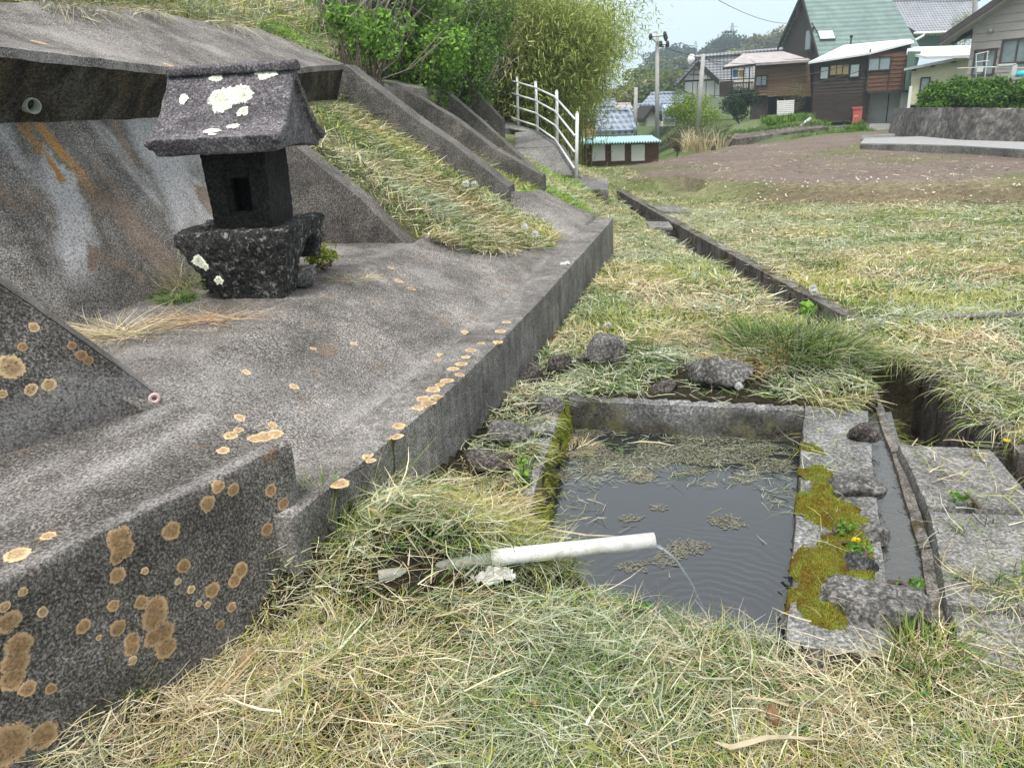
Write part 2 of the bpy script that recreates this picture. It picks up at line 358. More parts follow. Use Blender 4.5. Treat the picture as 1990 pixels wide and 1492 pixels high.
def lichen(name, a, b):
    m, t, p, o = newmat(name); P = pos(t); at = N(t, 'ShaderNodeAttribute', attribute_name='stain'); sp = t.nodes.new('ShaderNodeSeparateColor'); t.links.new(at.outputs['Color'], sp.inputs[0]); rad_ = sp.outputs[0]
    c = mix(t, ramp(t, noise(t, P, 120, 4, .7), [(.38, 0.0), (.62, 1.0)]), a, b)
    c = mix(t, ramp(t, rad_, [(.55, 0.0), (.8, 1.0)]), c, tuple(min(1, x * 1.25 + .03) for x in b)); c = mix(t, 1.0, c, ramp(t, noise(t, P, 9, 3), [(.3, .7), (.7, 1.25)]), 'MULTIPLY')
    c = mix(t, ramp(t, noise(t, P, 75, 3, .6), [(.60, 0.0), (.66, .8)]), c, (.09, .085, .08))
    t.links.new(c, p.inputs['Base Color']); p.inputs['Roughness'].default_value = .95; bump(t, p, noise(t, P, 150, 4), .8, .004)
    ad = t.nodes.new('ShaderNodeMath'); ad.operation = 'MULTIPLY_ADD'; t.links.new(noise(t, P, 95, 5, .75), ad.inputs[0]); ad.inputs[1].default_value = 1.0; t.links.new(rad_, ad.inputs[2])
    tr = t.nodes.new('ShaderNodeBsdfTransparent'); mx = t.nodes.new('ShaderNodeMixShader'); t.links.new(ramp(t, ad.outputs[0], [(.0, 0.0), (1.0, 1.0)]), mx.inputs[0])
    rr = mx.inputs[0].links[0].from_node.color_ramp; sc_ = t.nodes.new('ShaderNodeMath'); sc_.operation = 'MULTIPLY'; sc_.inputs[1].default_value = .5; t.links.new(ad.outputs[0], sc_.inputs[0]); t.links.new(sc_.outputs[0], mx.inputs[0].links[0].from_node.inputs[0]); rr.elements[0].position = .70; rr.elements[1].position = .745
    t.links.new(p.outputs[0], mx.inputs[1]); t.links.new(tr.outputs[0], mx.inputs[2]); t.links.new(mx.outputs[0], o.inputs[0]); return m
M['lich'] = lichen('orange lichen', (.20, .115, .05), (.34, .22, .115))
M['lichp'] = lichen('pale orange lichen', (.30, .19, .10), (.50, .36, .20))
M['lichw'] = lichen('pale green lichen', (.42, .46, .36), (.70, .74, .60))
# ---------------------------------------------------------------- terrain function
_us = np.array([-4, -1.15, -.9, 2.53, 2.72, 2.95, 4.7, 5.1, 6.8, 10, 18, 30, 60.])
_vs = np.array([-.45, -.1, .2, .5, .8, 1.2, 1.8, 2.2, 2.6, 3, 3.5, 5, 8, 14, 40.])
_tz = np.array([
 [0, 0, 0, 0, .1, .45, .5, .9, 1.4, 2.1, 2.62, 3.55, 5.4, 9, 22],
 [0, 0, 0, 0, .1, .45, .5, .9, 1.4, 2.1, 2.62, 3.55, 5.4, 9, 22],
 [0, 0, .15, .35, .45, .5, .55, .9, 1.4, 2.1, 2.62, 3.55, 5.4, 9, 22],
 [0, 0, .2, .36, .5, .55, .55, .9, 1.4, 2.1, 2.62, 3.55, 5.4, 9, 22],
 [0, 0, .36, .50, .56, .88, 1.38, 1.68, 1.72, 2.1, 2.62, 3.55, 5.4, 9, 22],
 [0, 0, .40, .575, .74, 1.0, 1.4, 1.68, 1.72, 2.1, 2.62, 3.55, 5.4, 9, 22],
 [0, 0, .41, .58, .78, 1.04, 1.45, 1.72, 1.8, 2.1, 2.55, 3.5, 5.4, 9, 22],
 [0, .0, .28, .56, .76, 1.02, 1.42, 1.7, 1.85, 2.1, 2.55, 3.5, 5.4, 9, 22],
 [0, .10, .33, .50, .64, .84, 1.22, 1.48, 1.75, 2.05, 2.5, 3.5, 5.4, 9, 22],
 [0, .02, .22, .36, .50, .70, 1.02, 1.25, 1.55, 1.9, 2.4, 3.4, 5.4, 9, 22],
 [0, .0, .03, .08, .16, .30, .58, .8, 1.0, 1.25, 1.5, 2.4, 4.2, 7, 18],
 [0, 0, 0, .0, .05, .1, .3, .5, .7, .9, 1.2, 1.8, 3.4, 6, 14],
 [0, 0, 0, .0, .05, .1, .3, .5, .7, .9, 1.2, 1.8, 3.0, 5, 10]])
def hillz(u, v):
    ui = np.clip(np.searchsorted(_us, u) - 1, 0, len(_us) - 2); vi = np.clip(np.searchsorted(_vs, v) - 1, 0, len(_vs) - 2)
    fu = np.clip((u - _us[ui]) / (_us[ui + 1] - _us[ui]), 0, 1); fv = np.clip((v - _vs[vi]) / (_vs[vi + 1] - _vs[vi]), 0, 1)
    return (_tz[ui, vi] * (1 - fu) + _tz[ui + 1, vi] * fu) * (1 - fv) + (_tz[ui, vi + 1] * (1 - fu) + _tz[ui + 1, vi + 1] * fu) * fv
VC_U = [-2, -.95, 0, 1.6, 5.6, 9.9]; VC_V = [.5, .17, .0, -.15, -.38, 0.0]
def vcurb(u): return np.interp(u, VC_U, VC_V)
POOL = [np.array(p) for p in [(.29, 4.04), (1.53, 3.70), (.80, 1.93), (.33, 2.10), (.04, 2.78)]]
FRx, FRy = POOL[1]; NRx, NRy = POOL[2]
def in_poly(x, y, poly, grow=0.0):
    x = np.asarray(x, float); y = np.asarray(y, float); ins = np.zeros(x.shape, bool); n = len(poly)
    c = sum(poly) / n
    pl = [c + (p - c) * (1 + grow / max(np.linalg.norm(p - c), 1e-6)) for p in poly]
    for i in range(n):
        x0, y0 = pl[i]; x1, y1 = pl[(i + 1) % n]
        cond = ((y0 > y) != (y1 > y)) & (x < (x1 - x0) * (y - y0) / (y1 - y0 + 1e-12) + x0)
        ins ^= cond
    return ins
DY = [-1, 1.4, 1.87, 2.62, 3.22, 3.74, 4.45, 5.8, 9.6, 15.5]
DL = [.6, 1.12, 1.28, 1.60, 1.80, 2.00, 2.20, 2.19, 2.07, 2.05]      # ditch left edge
DR = [1.1, 1.62, 1.78, 2.1, 2.30, 2.44, 2.52, 2.44, 2.32, 2.2]     # ditch right edge
_DGAP = 0
def ditchL(y): return np.interp(y, DY, DL)
def ditchR(y): return np.interp(y, DY, DR)
BKX = [-5, 2.5, 3, 4, 7, 15, 60]; BKY = [15.5, 15, 13, 11.8, 10.5, 8, 6]
PATHR = [Py(1120, 342, 13.1), Py(1083, 284, 14.7), Py(1045, 256, 16.3), Py(1007, 244, 17.7), Py(979, 229, 19.2), Py(955, 212, 21.5)]
PATHL = [Pz(1040, 337, PATHR[0][2]), Pz(1023, 287, PATHR[1][2]), Pz(1000, 256, PATHR[2][2]), Pz(985, 246, PATHR[3][2]), Pz(950, 230, PATHR[4][2]), Pz(915, 212, PATHR[5][2])]
def clampL(r, l, w=1.05):
    d = l - r; d[2] = 0; n = np.linalg.norm(d[:2]); return r + d / n * min(max(n, .8), w)
PATHL = [clampL(r, l) for r, l in zip(PATHR, PATHL)]
def G(x, y, rough=True):
    x = np.asarray(x, float); y = np.asarray(y, float)
    u, v = toUV(x, y)
    hz = hillz(u, v)
    # mound by the end of the curb
    m = W(-.72, -.10, 0); mound = .26 * np.exp(-(((x - m[0]) / .30) ** 2 + ((y - m[1]) / .26) ** 2))
    m2 = W(-1.35, -.1, 0); mound += .05 * np.exp(-(((x - m2[0]) / .3) ** 2 + ((y - m2[1]) / .3) ** 2))
    g = np.where(v > -.45, hz, 0.0)
    g = np.where((v < vcurb(u)) & (u < 5.6), 0.0, g) + np.where(v < .32, mound, 0)
    by = np.interp(x, BKX, BKY)
    up = sstep(0, .9, y - by) * sstep(1.6, 3.2, x)
    g = g + .26 * up
    # strip between pool and ditch, heap behind the pool
    g = g + .05 * np.exp(-(((x - .75) / .5) ** 2 + ((y - 4.6) / .35) ** 2)) + .10 * np.exp(-(((x - 1.75) / .28) ** 2 + ((y - 4.35) / .35) ** 2))
    # beyond the field
    left = -.9 - .05 * np.clip(y - 30, 0, 45); right = .3 - .4 * sstep(24, 40, y) + .008 * np.clip(y - 60, 0, 200)
    s = sstep(4, 11, x - (y - 25) * .16)
    far = left * (1 - s) + right * s + .045 * np.clip(y - 120, 0, 170) + 2.0 * sstep(110, 300, y) * fbm(x * .01, y * .01)
    ys_ = np.interp(x, [2, 3, 5, 7], [16.5, 17.6, 20.2, 23.2]); k = sstep(ys_, ys_ + 4.3, y) * (v < 1.5) + sstep(24, 40, y) * (v >= 1.5) * sstep(22, 3, v); k = np.maximum(k, sstep(19, 27, y) * (v >= 1.5) * sstep(5.5, 2.6, v))
    g = g * (1 - k) + far * k
    if rough:
        near = np.exp(-np.maximum(y - 4, 0) / 14)
        g = g + near * (.012 * fbm(x * 3.1, y * 3.1) + .012 * vnoise(x * 9, y * 9)) * np.where(v > -.3, .6, 1) + .03 * fbm(x * .5, y * .5) * sstep(8, 14, y)
        g = g + .02 * np.abs(fbm(x * 2, y * 5)) * up
    # path bed
    for i in range(len(PATHR) - 1):
        a = (PATHR[i] + PATHL[i]) / 2; b = (PATHR[i + 1] + PATHL[i + 1]) / 2; ab = b[:2] - a[:2]
        t_ = np.clip(((x - a[0]) * ab[0] + (y - a[1]) * ab[1]) / (ab @ ab), 0, 1)
        dd = np.hypot(x - a[0] - t_ * ab[0], y - a[1] - t_ * ab[1]); zp = a[2] + (b[2] - a[2]) * t_ - .06
        g = np.where((dd < .85) & (g > zp), zp + (g - zp) * sstep(.50, .85, dd), g)
        g = np.where((dd < 2.5) & (x > np.interp(y, [p[1] for p in PATHR], [p[0] for p in PATHR]) + .05) & (y > PATHR[0][1]) & (g > zp - .35), zp - .35, g)
    # pool pit and ditch
    g = np.where(in_poly(x, y, POOL, .05), -.75, g)
    dm = (x > ditchL(y) - .06) & (x < ditchR(y) + .06) & (y < 15.0) & (y > 1.93) & ~((y > 4.42) & (y < 5.25))
    g = np.where(dm, np.minimum(g, -.5), g)
    dR = np.array([FRx - NRx, FRy - NRy]); lR = np.hypot(*dR); dR = dR / lR; alR = (x - NRx) * dR[0] + (y - NRy) * dR[1]; peR = (x - NRx) * dR[1] - (y - NRy) * dR[0]
    g = np.where((alR > -.02) & (alR < lR + .03) & (peR > -.05) & (peR < .30), np.minimum(g, -.13), g)
    # spill runnel between basin wall and ditch
    rl = (x > ditchL(y) - .26) & (x < ditchL(y)) & (y < 3.75) & (y > 1.9)
    g = np.where(rl, np.minimum(g, -.12), g)
    return g
# ---------------------------------------------------------------- ground sheet
def graded(lo, hi, d0, g, a, b):
    mid = list(np.arange(a, b, d0)); l = [a]; s = d0
    while l[-1] > lo: s *= g; l.append(l[-1] - s)
    h = [mid[-1]]; s = d0
    while h[-1] < hi: s *= g; h.append(h[-1] + s)
    return np.array(l[::-1][:-1] + mid + h[1:])
gx = graded(-260, 330, .03, 1.035, -2.2, 3.0); gy = graded(-8, 430, .03, 1.03, 1.2, 5.2)
XX, YY = np.meshgrid(gx, gy); ZZ = G(XX, YY)
HAY = np.array([.30, .29, .165]); HAYG = np.array([.17, .20, .085]); SOIL = np.array([.032, .026, .017]); BROWN = np.array([.20, .158, .135])
def groundcol(x, y):
    u, v = toUV(x, y); d = np.hypot(x, y)
    n = fbm(x * .8, y * .8, 3.0); n2 = fbm(x * .35, y * .6, 8.0)
    hay = HAY[None] * (1 - sstep(-.1, .35, n))[:, None] + HAYG[None] * sstep(-.1, .35, n)[:, None]
    soil = SOIL[None] * (1 + .3 * n[:, None])
    k = sstep(4, 9, d)[:, None]
    c = soil * (1 - k) + hay * k
    by = np.interp(x, BKX, BKY); up = sstep(.4, 1.2, y - by) * sstep(1.6, 3.0, x)
    edge = sstep(.9, 0, np.abs(y - by - .35)) * sstep(3.2, 4.4, x)
    c = c * (1 - .75 * edge[:, None]) + (np.array([.12, .085, .06]) * .75)[None] * edge[:, None]
    gg = sstep(.0, .4, n2 + .35 * sstep(3, 0, y - by) - .25 * sstep(5, 12, x))[:, None]
    fld = BROWN[None] * (1 - gg) + np.array([.15, .155, .075])[None] * gg
    c = c * (1 - up[:, None]) + fld * up[:, None]
    h = sstep(2.4, 3.2, v)[:, None] * (x < 2)[:, None]; c = c * (1 - h) + np.array([.16, .17, .07])[None] * h
    f = sstep(24, 30, y)[:, None]; c = c * (1 - f) + np.array([.10, .14, .05])[None] * f
    f = sstep(100, 200, y)[:, None]; c = c * (1 - f) + np.array([.06, .09, .04])[None] * f
    return c
Vg = np.stack([XX.ravel(), YY.ravel(), ZZ.ravel()], 1); nx, ny = len(gx), len(gy)
idx = np.arange(nx * ny).reshape(ny, nx)
Fg = np.stack([idx[:-1, :-1].ravel(), idx[:-1, 1:].ravel(), idx[1:, 1:].ravel(), idx[1:, :-1].ravel()], 1)
ground = put('ground', fastmesh('ground', Vg, Fg, groundcol(Vg[:, 0], Vg[:, 1]), True), M['ground'], origin=(0, 0, 0))
tag(ground, 'mown field and banks covered in cut hay', 'ground', kind='structure')
print('ground', nx, ny)
# ---------------------------------------------------------------- concrete pieces
def hexgrid(C, res=.03, amp=.004, freq=9, stainf=None, edge=.0, axis=1):
    """C: 8 corners (bottom 4 ccw, top 4). Returns V,F,stain of six subdivided, roughened faces."""
    C = [np.array(c, float) for c in C]; Vs = []; Fs = []; n0 = 0
    for q in ((4, 5, 6, 7), (0, 1, 5, 4), (1, 2, 6, 5), (2, 3, 7, 6), (3, 0, 4, 7), (1, 0, 3, 2)):
        a, b, c, d = [C[i] for i in q]
        nu = int(np.clip(max(np.linalg.norm(b - a), np.linalg.norm(c - d)) / res, 1, 260)); nv = int(np.clip(max(np.linalg.norm(d - a), np.linalg.norm(c - b)) / res, 1, 160))
        s, t_ = np.meshgrid(np.linspace(0, 1, nu + 1), np.linspace(0, 1, nv + 1)); s = s.ravel()[:, None]; t_ = t_.ravel()[:, None]
        P = (a * (1 - s) + b * s) * (1 - t_) + (d * (1 - s) + c * s) * t_
        cen = sum(C) / 8
        dx = fbm(P[:, 0] * freq, P[:, 1] * freq, P[:, 2] * freq, 4); dy = fbm(P[:, 0] * freq + 40, P[:, 1] * freq, P[:, 2] * freq, 3); dz = fbm(P[:, 0] * freq, P[:, 1] * freq + 40, P[:, 2] * freq, 4)
        # worn edges: pull points near the border towards the face plane inside
        es = np.minimum(s[:, 0] * np.linalg.norm(b - a), (1 - s[:, 0]) * np.linalg.norm(b - a)); et = np.minimum(t_[:, 0] * np.linalg.norm(d - a), (1 - t_[:, 0]) * np.linalg.norm(d - a))
        P = P + amp * np.stack([dx, dy, dz], 1)
        if edge:
            ax = C[1] - C[0] if axis == 1 else C[3] - C[0]; ax = ax / np.linalg.norm(ax); e1 = (b - a) / np.linalg.norm(b - a); e2 = (d - a) / (np.linalg.norm(d - a) + 1e-9)
            ee = et if abs(e1 @ ax) > .8 else (es if abs(e2 @ ax) > .8 else None)
            if axis == 0: ee = np.minimum(es, et)
            if ee is not None:
                k = np.exp(-ee / edge) * edge * .55; dirv = cen - P
                if axis: dirv = dirv - (dirv @ ax)[:, None] * ax
                dirv /= np.linalg.norm(dirv, axis=1)[:, None] + 1e-9; P = P + dirv * (k * (1 + .6 * dx))[:, None]
        id_ = np.arange((nu + 1) * (nv + 1)).reshape(nv + 1, nu + 1) + n0
        Fs.append(np.stack([id_[:-1, :-1].ravel(), id_[:-1, 1:].ravel(), id_[1:, 1:].ravel(), id_[1:, :-1].ravel()], 1)); Vs.append(P); n0 += len(P)
    V = np.concatenate(Vs); Fq = np.concatenate(Fs)
    return V, Fq
def conpart(name, hexas, mat, parent, res=.03, amp=.004, stainf=None, edge=.012, extra=None, label=None, axis=1):
    Vs = []; Fs = []; n = 0
    for C in hexas:
        V, Fq = hexgrid(C, res, amp, edge=edge, axis=axis); Vs.append(V); Fs.append(Fq + n); n += len(V)
    V = np.concatenate(Vs); Fq = np.concatenate(Fs)
    st = np.zeros((len(V), 4), np.float32)
    if stainf is not None: st = stainf(V).astype(np.float32)
    me = fastmesh(name, V, Fq, st, True, 'stain')
    mats = [mat]
    if extra:                                   # lichen discs: (centre, normal, radius, material)
        bm = bmesh.new(); bm.from_mesh(me); bvh = BVHTree.FromBMesh(bm); LY = bm.verts.layers.float_color['stain']; ml = list({e[3].name: e[3] for e in extra}.values()); mats += ml
        for (c, nrm, r, mt) in extra:
            nrm = np.array(nrm, float); nrm /= np.linalg.norm(nrm); a = np.cross(nrm, (0.3, .2, .9)); a /= np.linalg.norm(a); b = np.cross(nrm, a)
            ph = rng.random() * 50; K = 26; pts = []
            def on(p, up):
                h = bvh.ray_cast(Vector(p + nrm * .05), Vector(-nrm), .12)
                return (np.array(h[0]) if h[0] is not None else p) + nrm * up
            cen = bm.verts.new(on(np.array(c), .0013)); cen[LY] = (0, 0, 0, 0)
            ringm = []; ring = []
            for k in range(K):
                th = 2 * math.pi * k / K; rr = r * (1 + .11 * float(vnoise(math.cos(th) * 1.3 + ph, math.sin(th) * 1.3, 0)) + .10 * float(vnoise(math.cos(th) * 5 + ph, math.sin(th) * 5, 3)))
                dd = math.cos(th) * a + math.sin(th) * b
                ringm.append(bm.verts.new(on(np.array(c) + dd * rr * .72, .0013))); ring.append(bm.verts.new(on(np.array(c) + dd * rr * 1.08, .0008))); ringm[-1][LY] = (.68, 0, 0, 0); ring[-1][LY] = (1, 0, 0, 0)
            for k in range(K):
                f = bm.faces.new((cen, ringm[k], ringm[(k + 1) % K])); f.material_index = 1 + ml.index(mt); f.smooth = True
                f = bm.faces.new((ringm[k], ring[k], ring[(k + 1) % K], ringm[(k + 1) % K])); f.material_index = 1 + ml.index(mt); f.smooth = True
        bm.to_mesh(me); bm.free()
    o = put(name, me, mats, parent)
    if label: o['label'] = label
    return o
def WH(u0, u1, prof_near, prof_far=None):
    """hexa from a 4 point (v,z) section [outer-bottom, inner-bottom, inner-top, outer-top] at u0 and at u1"""
    pf = prof_far or prof_near; A = [W(u0, *p) for p in prof_near]; B = [W(u1, *p) for p in pf]
    return [A[0], B[0], B[1], A[1], A[3], B[3], B[2], A[2]]
wall = thing('retaining_wall', W(0, 0, 0), 'long weathered concrete retaining wall with sloping buttresses on the left', 'retaining wall')
# -- kerb along the foot
VIN = .235
us_ = [-.98, -.4, .3, 1.1, 2.0, 3.2, 4.5, 5.65]
hx = []
for a, b in zip(us_[:-1], us_[1:]):
    va, vb = float(vcurb(a)), float(vcurb(b)); za = .36 + .004 * a; zb = .36 + .004 * b
    hx.append(WH(a, b, [(va, -.15), (va + VIN, -.15), (va + VIN, za + .005), (va, za)], [(vb, -.15), (vb + VIN, -.15), (vb + VIN, zb + .005), (vb, zb)]))
def lich_at(pts, P0, nrm, mt, s=1.0):
    out_ = []
    for (x, y, r) in pts:
        c = Ppl(x, y, P0, nrm); d = np.linalg.norm(c - CAM); out_.append((c, nrm, r / F * d * s, mt))
    return out_
ex = []
for (x, y, r) in [(972, 645, 9), (968, 665, 8), (915, 682, 9), (897, 708, 10), (893, 728, 8), (880, 718, 9), (868, 740, 10), (855, 748, 8), (842, 757, 11), (850, 770, 10), (822, 775, 12), (832, 783, 13), (812, 792, 9), (775, 826, 10), (770, 848, 11), (715, 885, 9), (720, 895, 8), (660, 940, 15), (850, 700, 6), (905, 695, 7), (935, 668, 6), (985, 628, 7)]:
    c = Pz(x, y, .362); ex.append((c, np.array([0, 0, 1.]), r * 1.25 / F * np.linalg.norm(c - CAM), M['lichp']))
conpart('kerb', hx, M['curb'], wall, .03, .004, extra=ex, edge=.012)
# -- apron slope from kerb to bench
def stain_none(V): return np.zeros((len(V), 4))
def stain_slope(V):
    st = np.zeros((len(V), 4)); u, v = toUV(V[:, 0], V[:, 1])
    w_ = np.clip(sstep(.15, .5, fbm(V[:, 0] * 2.2, V[:, 1] * 2.2, 5)) * .55 + .8 * np.exp(-((v - vcurb(u) - .27) / .045) ** 2) * sstep(-.2, .3, fbm(u * 3, v * 3)) + .6 * sstep(.5, -.4, u) * sstep(-.3, .3, fbm(u * 4, v * 4)), 0, 1)
    st[:, :3] = (.40, .38, .37); st[:, 3] = w_ * .75
    o_ = sstep(.40, .5, fbm(V[:, 0] * 8 + 3, V[:, 1] * 8, 9)); st[o_ > 0.05, :3] = (.24, .16, .10); st[:, 3] = np.maximum(st[:, 3], o_ * .5)
    return st
hx = []
for a, b in [(-.75, .6), (.6, 2.0), (2.0, 3.4), (3.4, 4.6), (4.6, 5.6)]:
    va, vb = float(vcurb(a)) + VIN - .01, float(vcurb(b)) + VIN - .01
    ca = .9 if a < 2.3 else .80; cb = .9 if b < 2.3 else .80; za = .66 if a < 2.3 else .70; zb = .66 if b < 2.3 else .70
    hx.append(WH(a, b, [(va, -.1), (ca, -.1), (ca, za), (va, .335)], [(vb, -.1), (cb, -.1), (cb, zb), (vb, .335)]))
ex = lich_at([(800, 560, 8), (775, 545, 9), (905, 640, 8), (690, 660, 7), (760, 520, 6), (575, 985 - 250, 9), (480, 715, 8), (470, 790, 10), (535, 800, 9), (610, 670, 6), (860, 680, 8)], W(0, .9, .66), np.array(-.36 * N3 + np.array([0, 0, .93])), M['lichp'])
conpart('apron', hx, M['con'], wall, .03, .007, stain_slope, edge=.008, extra=ex)
# -- bench the shrine stands on
conpart('bench', [[W(-.66, .89, .2), W(2.5, .89, .2), W(2.5, 1.9, .2), W(-1.75, 1.9, .2), W(-.66, .89, .655), W(2.5, .89, .655), W(2.5, 1.9, .675), W(-1.75, 1.9, .675)]], M['con'], wall, .03, .007, stain_slope, edge=.006)
# -- steep panel behind
def stain_panel(V):
    u, v = toUV(V[:, 0], V[:, 1]); s = V[:, 2]; st = np.zeros((len(V), 4)); n = fbm(u * 9, s * 2.0, 1.0, 4); n1 = fbm(u * 3, s * 3, 7.0, 4)
    # slanting flow of spring water below the weep hole: lines run down along +u
    def streak(u0, z0, du, w_, zb, col, al):
        c = u0 + du * (z0 - s); wd = w_ * (1 + .5 * n1); k = np.exp(-(((u - c) + .035 * n) / wd) ** 4) * sstep(zb, zb + .12, s) * sstep(z0 + .03, z0 - .03, s)
        k = k * al * (.45 + .55 * sstep(-.35, .15, fbm(u * 34 + 20, s * 7, 3.0, 4))); m = k > st[:, 3]; st[m, :3] = col; st[:, 3] = np.maximum(st[:, 3], k)
    for (u0, du, w_, zb, col, al) in FLOW: streak(u0, 1.62, du, w_, zb, np.array(col), al)
    wh = sstep(-.12, .35, fbm(u * 3.2 + 3 - s * 1.5, s * 1.6, 2.0, 5) + .35 * np.exp(-((u - 1.75 + (1.5 - s) * -.5) / .5) ** 2)) * sstep(.75, 1.0, s)
    m = wh * .95 > st[:, 3]; st[m, :3] = (.52, .52, .53); st[:, 3] = np.maximum(st[:, 3], wh * .95)
    orr = sstep(.12, .34, fbm(u * 4 + 31, s * 3.0, 5.0, 4)) * .5; m = orr > st[:, 3]; st[m, :3] = (.30, .20, .13); st[:, 3] = np.maximum(st[:, 3], orr)
    return st
pn_ang = math.atan2(1.62 - .66, .56); PN0 = W(0, 1.8, .66); PNN = -math.sin(pn_ang) * N3 + math.cos(pn_ang) * np.array([0, 0, 1.])
def uvz(p): u, v = toUV(p[0], p[1]); return float(u), float(p[2])
def flowpx(x0, y0, x1, y1, w_, col, al):
    a = uvz(Ppl(x0, y0, PN0, PNN)); b = uvz(Ppl(x1, y1, PN0, PNN)); du = (b[0] - a[0]) / (a[1] - b[1]); return (a[0] + du * (a[1] - 1.62), du, w_, b[1], col, al)
FLOW = [flowpx(62, 265, 150, 395, .048, (.42, .21, .03), 1.0), flowpx(85, 262, 212, 408, .055, (.50, .25, .03), 1.0), flowpx(72, 262, 180, 390, .035, (.13, .12, .08), .95),
        flowpx(50, 262, 120, 330, .05, (.42, .33, .2), .6), flowpx(205, 268, 330, 420, .06, (.50, .50, .50), .9), flowpx(330, 300, 400, 380, .05, (.52, .52, .54), .9), flowpx(250, 300, 300, 400, .03, (.36, .22, .1), .7), flowpx(120, 262, 250, 420, .05, (.10, .10, .095), .8)]
conpart('wall_panel', [WH(-2.2, 2.62, [(1.65, .4), (2.3, .4), (2.75, 1.62), (2.36, 1.62)], [(1.65, .4), (2.3, .4), (2.75, 1.64), (2.36, 1.64)])], M['con'], wall, .02, .008, stain_panel, 0.0)
# -- overhanging beam and upper panel
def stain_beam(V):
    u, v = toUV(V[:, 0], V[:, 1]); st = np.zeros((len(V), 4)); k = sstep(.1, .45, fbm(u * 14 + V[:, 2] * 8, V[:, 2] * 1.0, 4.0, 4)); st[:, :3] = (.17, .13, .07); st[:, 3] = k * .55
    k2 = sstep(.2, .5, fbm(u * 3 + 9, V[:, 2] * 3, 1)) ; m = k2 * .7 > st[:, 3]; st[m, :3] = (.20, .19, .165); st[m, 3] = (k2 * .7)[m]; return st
BU = [-2.2, .4, 1.16, 1.92, 3.0, 3.7, 4.72]; BV = [2.02, 2.06, 2.1, 2.12, 2.14, 2.16, 2.2]; BZ = [1.95, 1.93, 1.915, 1.895, 1.94, 1.98, 2.05]
hx = []; hu = []; TU = [2.28, 2.28, 2.26, 2.36, 2.42, 2.40, 2.42]
for i in range(6):
    a, b = BU[i], BU[i + 1]
    hx.append(WH(a, b, [(BV[i], BZ[i] - .03), (2.37, 1.60), (2.6, 1.7), (BV[i] + .05, BZ[i] - .012)], [(BV[i + 1], BZ[i + 1] - .03), (2.37, 1.60), (2.6, 1.7), (BV[i + 1] + .05, BZ[i + 1] - .012)]))
    hu.append(WH(a, b, [(BV[i] - .012, BZ[i] - .035), (3.0, 1.9), (3.05, TU[i] + .02), (BV[i] - .012, BZ[i] + .012)], [(BV[i + 1] - .012, BZ[i + 1] - .035), (3.0, 1.9), (3.05, TU[i + 1] + .02), (BV[i + 1] - .012, BZ[i + 1] + .012)]))
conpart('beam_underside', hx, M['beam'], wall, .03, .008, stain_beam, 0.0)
def stain_top(V):
    st = np.zeros((len(V), 4)); k = sstep(.12, .5, fbm(V[:, 0] * 2.4, V[:, 1] * 2.4, 15)); st[:, :3] = (.36, .34, .33); st[:, 3] = k * .7
    return st
conpart('upper_panel', hu, M['con'], wall, .03, .008, stain_top, .008, extra=lich_at([(75, 85, 11), (330, 125, 9), (345, 131, 7)], W(0, 2.1, 1.92), np.array(-.38 * N3 + np.array([0, 0, .92])), M['lichp']))
mb = MB(); pc = Ppl(72, 208, W(0, 2.2, 1.8), N3); ax = -N3 * .8 + np.array([0, 0, -.15]) - .25 * T3; ax /= np.linalg.norm(ax)
a_ = np.cross(ax, (0, 0, 1)); a_ /= np.linalg.norm(a_); b_ = np.cross(a_, ax); V = []; K = 20
for (rr, off) in ((.040, .05), (.040, .0), (.033, .0), (.033, .05)):      # tube wall
    for k in range(K): th = 2 * math.pi * k / K; V.append(pc + ax * (.03 - off if False else (-.025 if off == 0 else -.14)) + rr * (math.cos(th) * a_ + math.sin(th) * b_))
Fs = []
for r_ in range(3):
    for k in range(K): Fs.append((r_ * K + k, r_ * K + (k + 1) % K, (r_ + 1) * K + (k + 1) % K, (r_ + 1) * K + k))
mb.add(V, Fs); mb.build('weep_pipe', M['pvcg'], wall, True)
mb = MB(); V = [pc + ax * -.11 + .034 * (math.cos(2 * math.pi * k / K) * a_ + math.sin(2 * math.pi * k / K) * b_) for k in range(K)]; mb.add(V, [tuple(range(K))]); mb.build('pipe_mouth', M['dark'], bpy.data.objects['weep_pipe'])
# -- buttresses (fins)
def fin(u, w_, crest, zb, du=0.0, mat='condark', res=.035, vb=None):
    """crest: list of (v,z) from toe to head; du shifts u with v"""
    hx = []
    for (a, b) in zip(crest[:-1], crest[1:]):
        ua, ub = u + du * (a[0] - crest[0][0]), u + du * (b[0] - crest[0][0])
        P = [W(ua, a[0], zb(a[0])), W(ua + w_, a[0], zb(a[0])), W(ub + w_, b[0], zb(b[0])), W(ub, b[0], zb(b[0])), W(ua, a[0], a[1]), W(ua + w_, a[0], a[1] - .0), W(ub + w_, b[0], b[1]), W(ub, b[0], b[1])]
        hx.append(P)
    return hx
def stain_fin(V):
    st = np.zeros((len(V), 4)); k = sstep(.15, .5, fbm(V[:, 0] * 2.4 + 9, V[:, 1] * 2.4, V[:, 2] * 2.4)); st[:, :3] = (.19, .18, .17); st[:, 3] = k * .6; return st
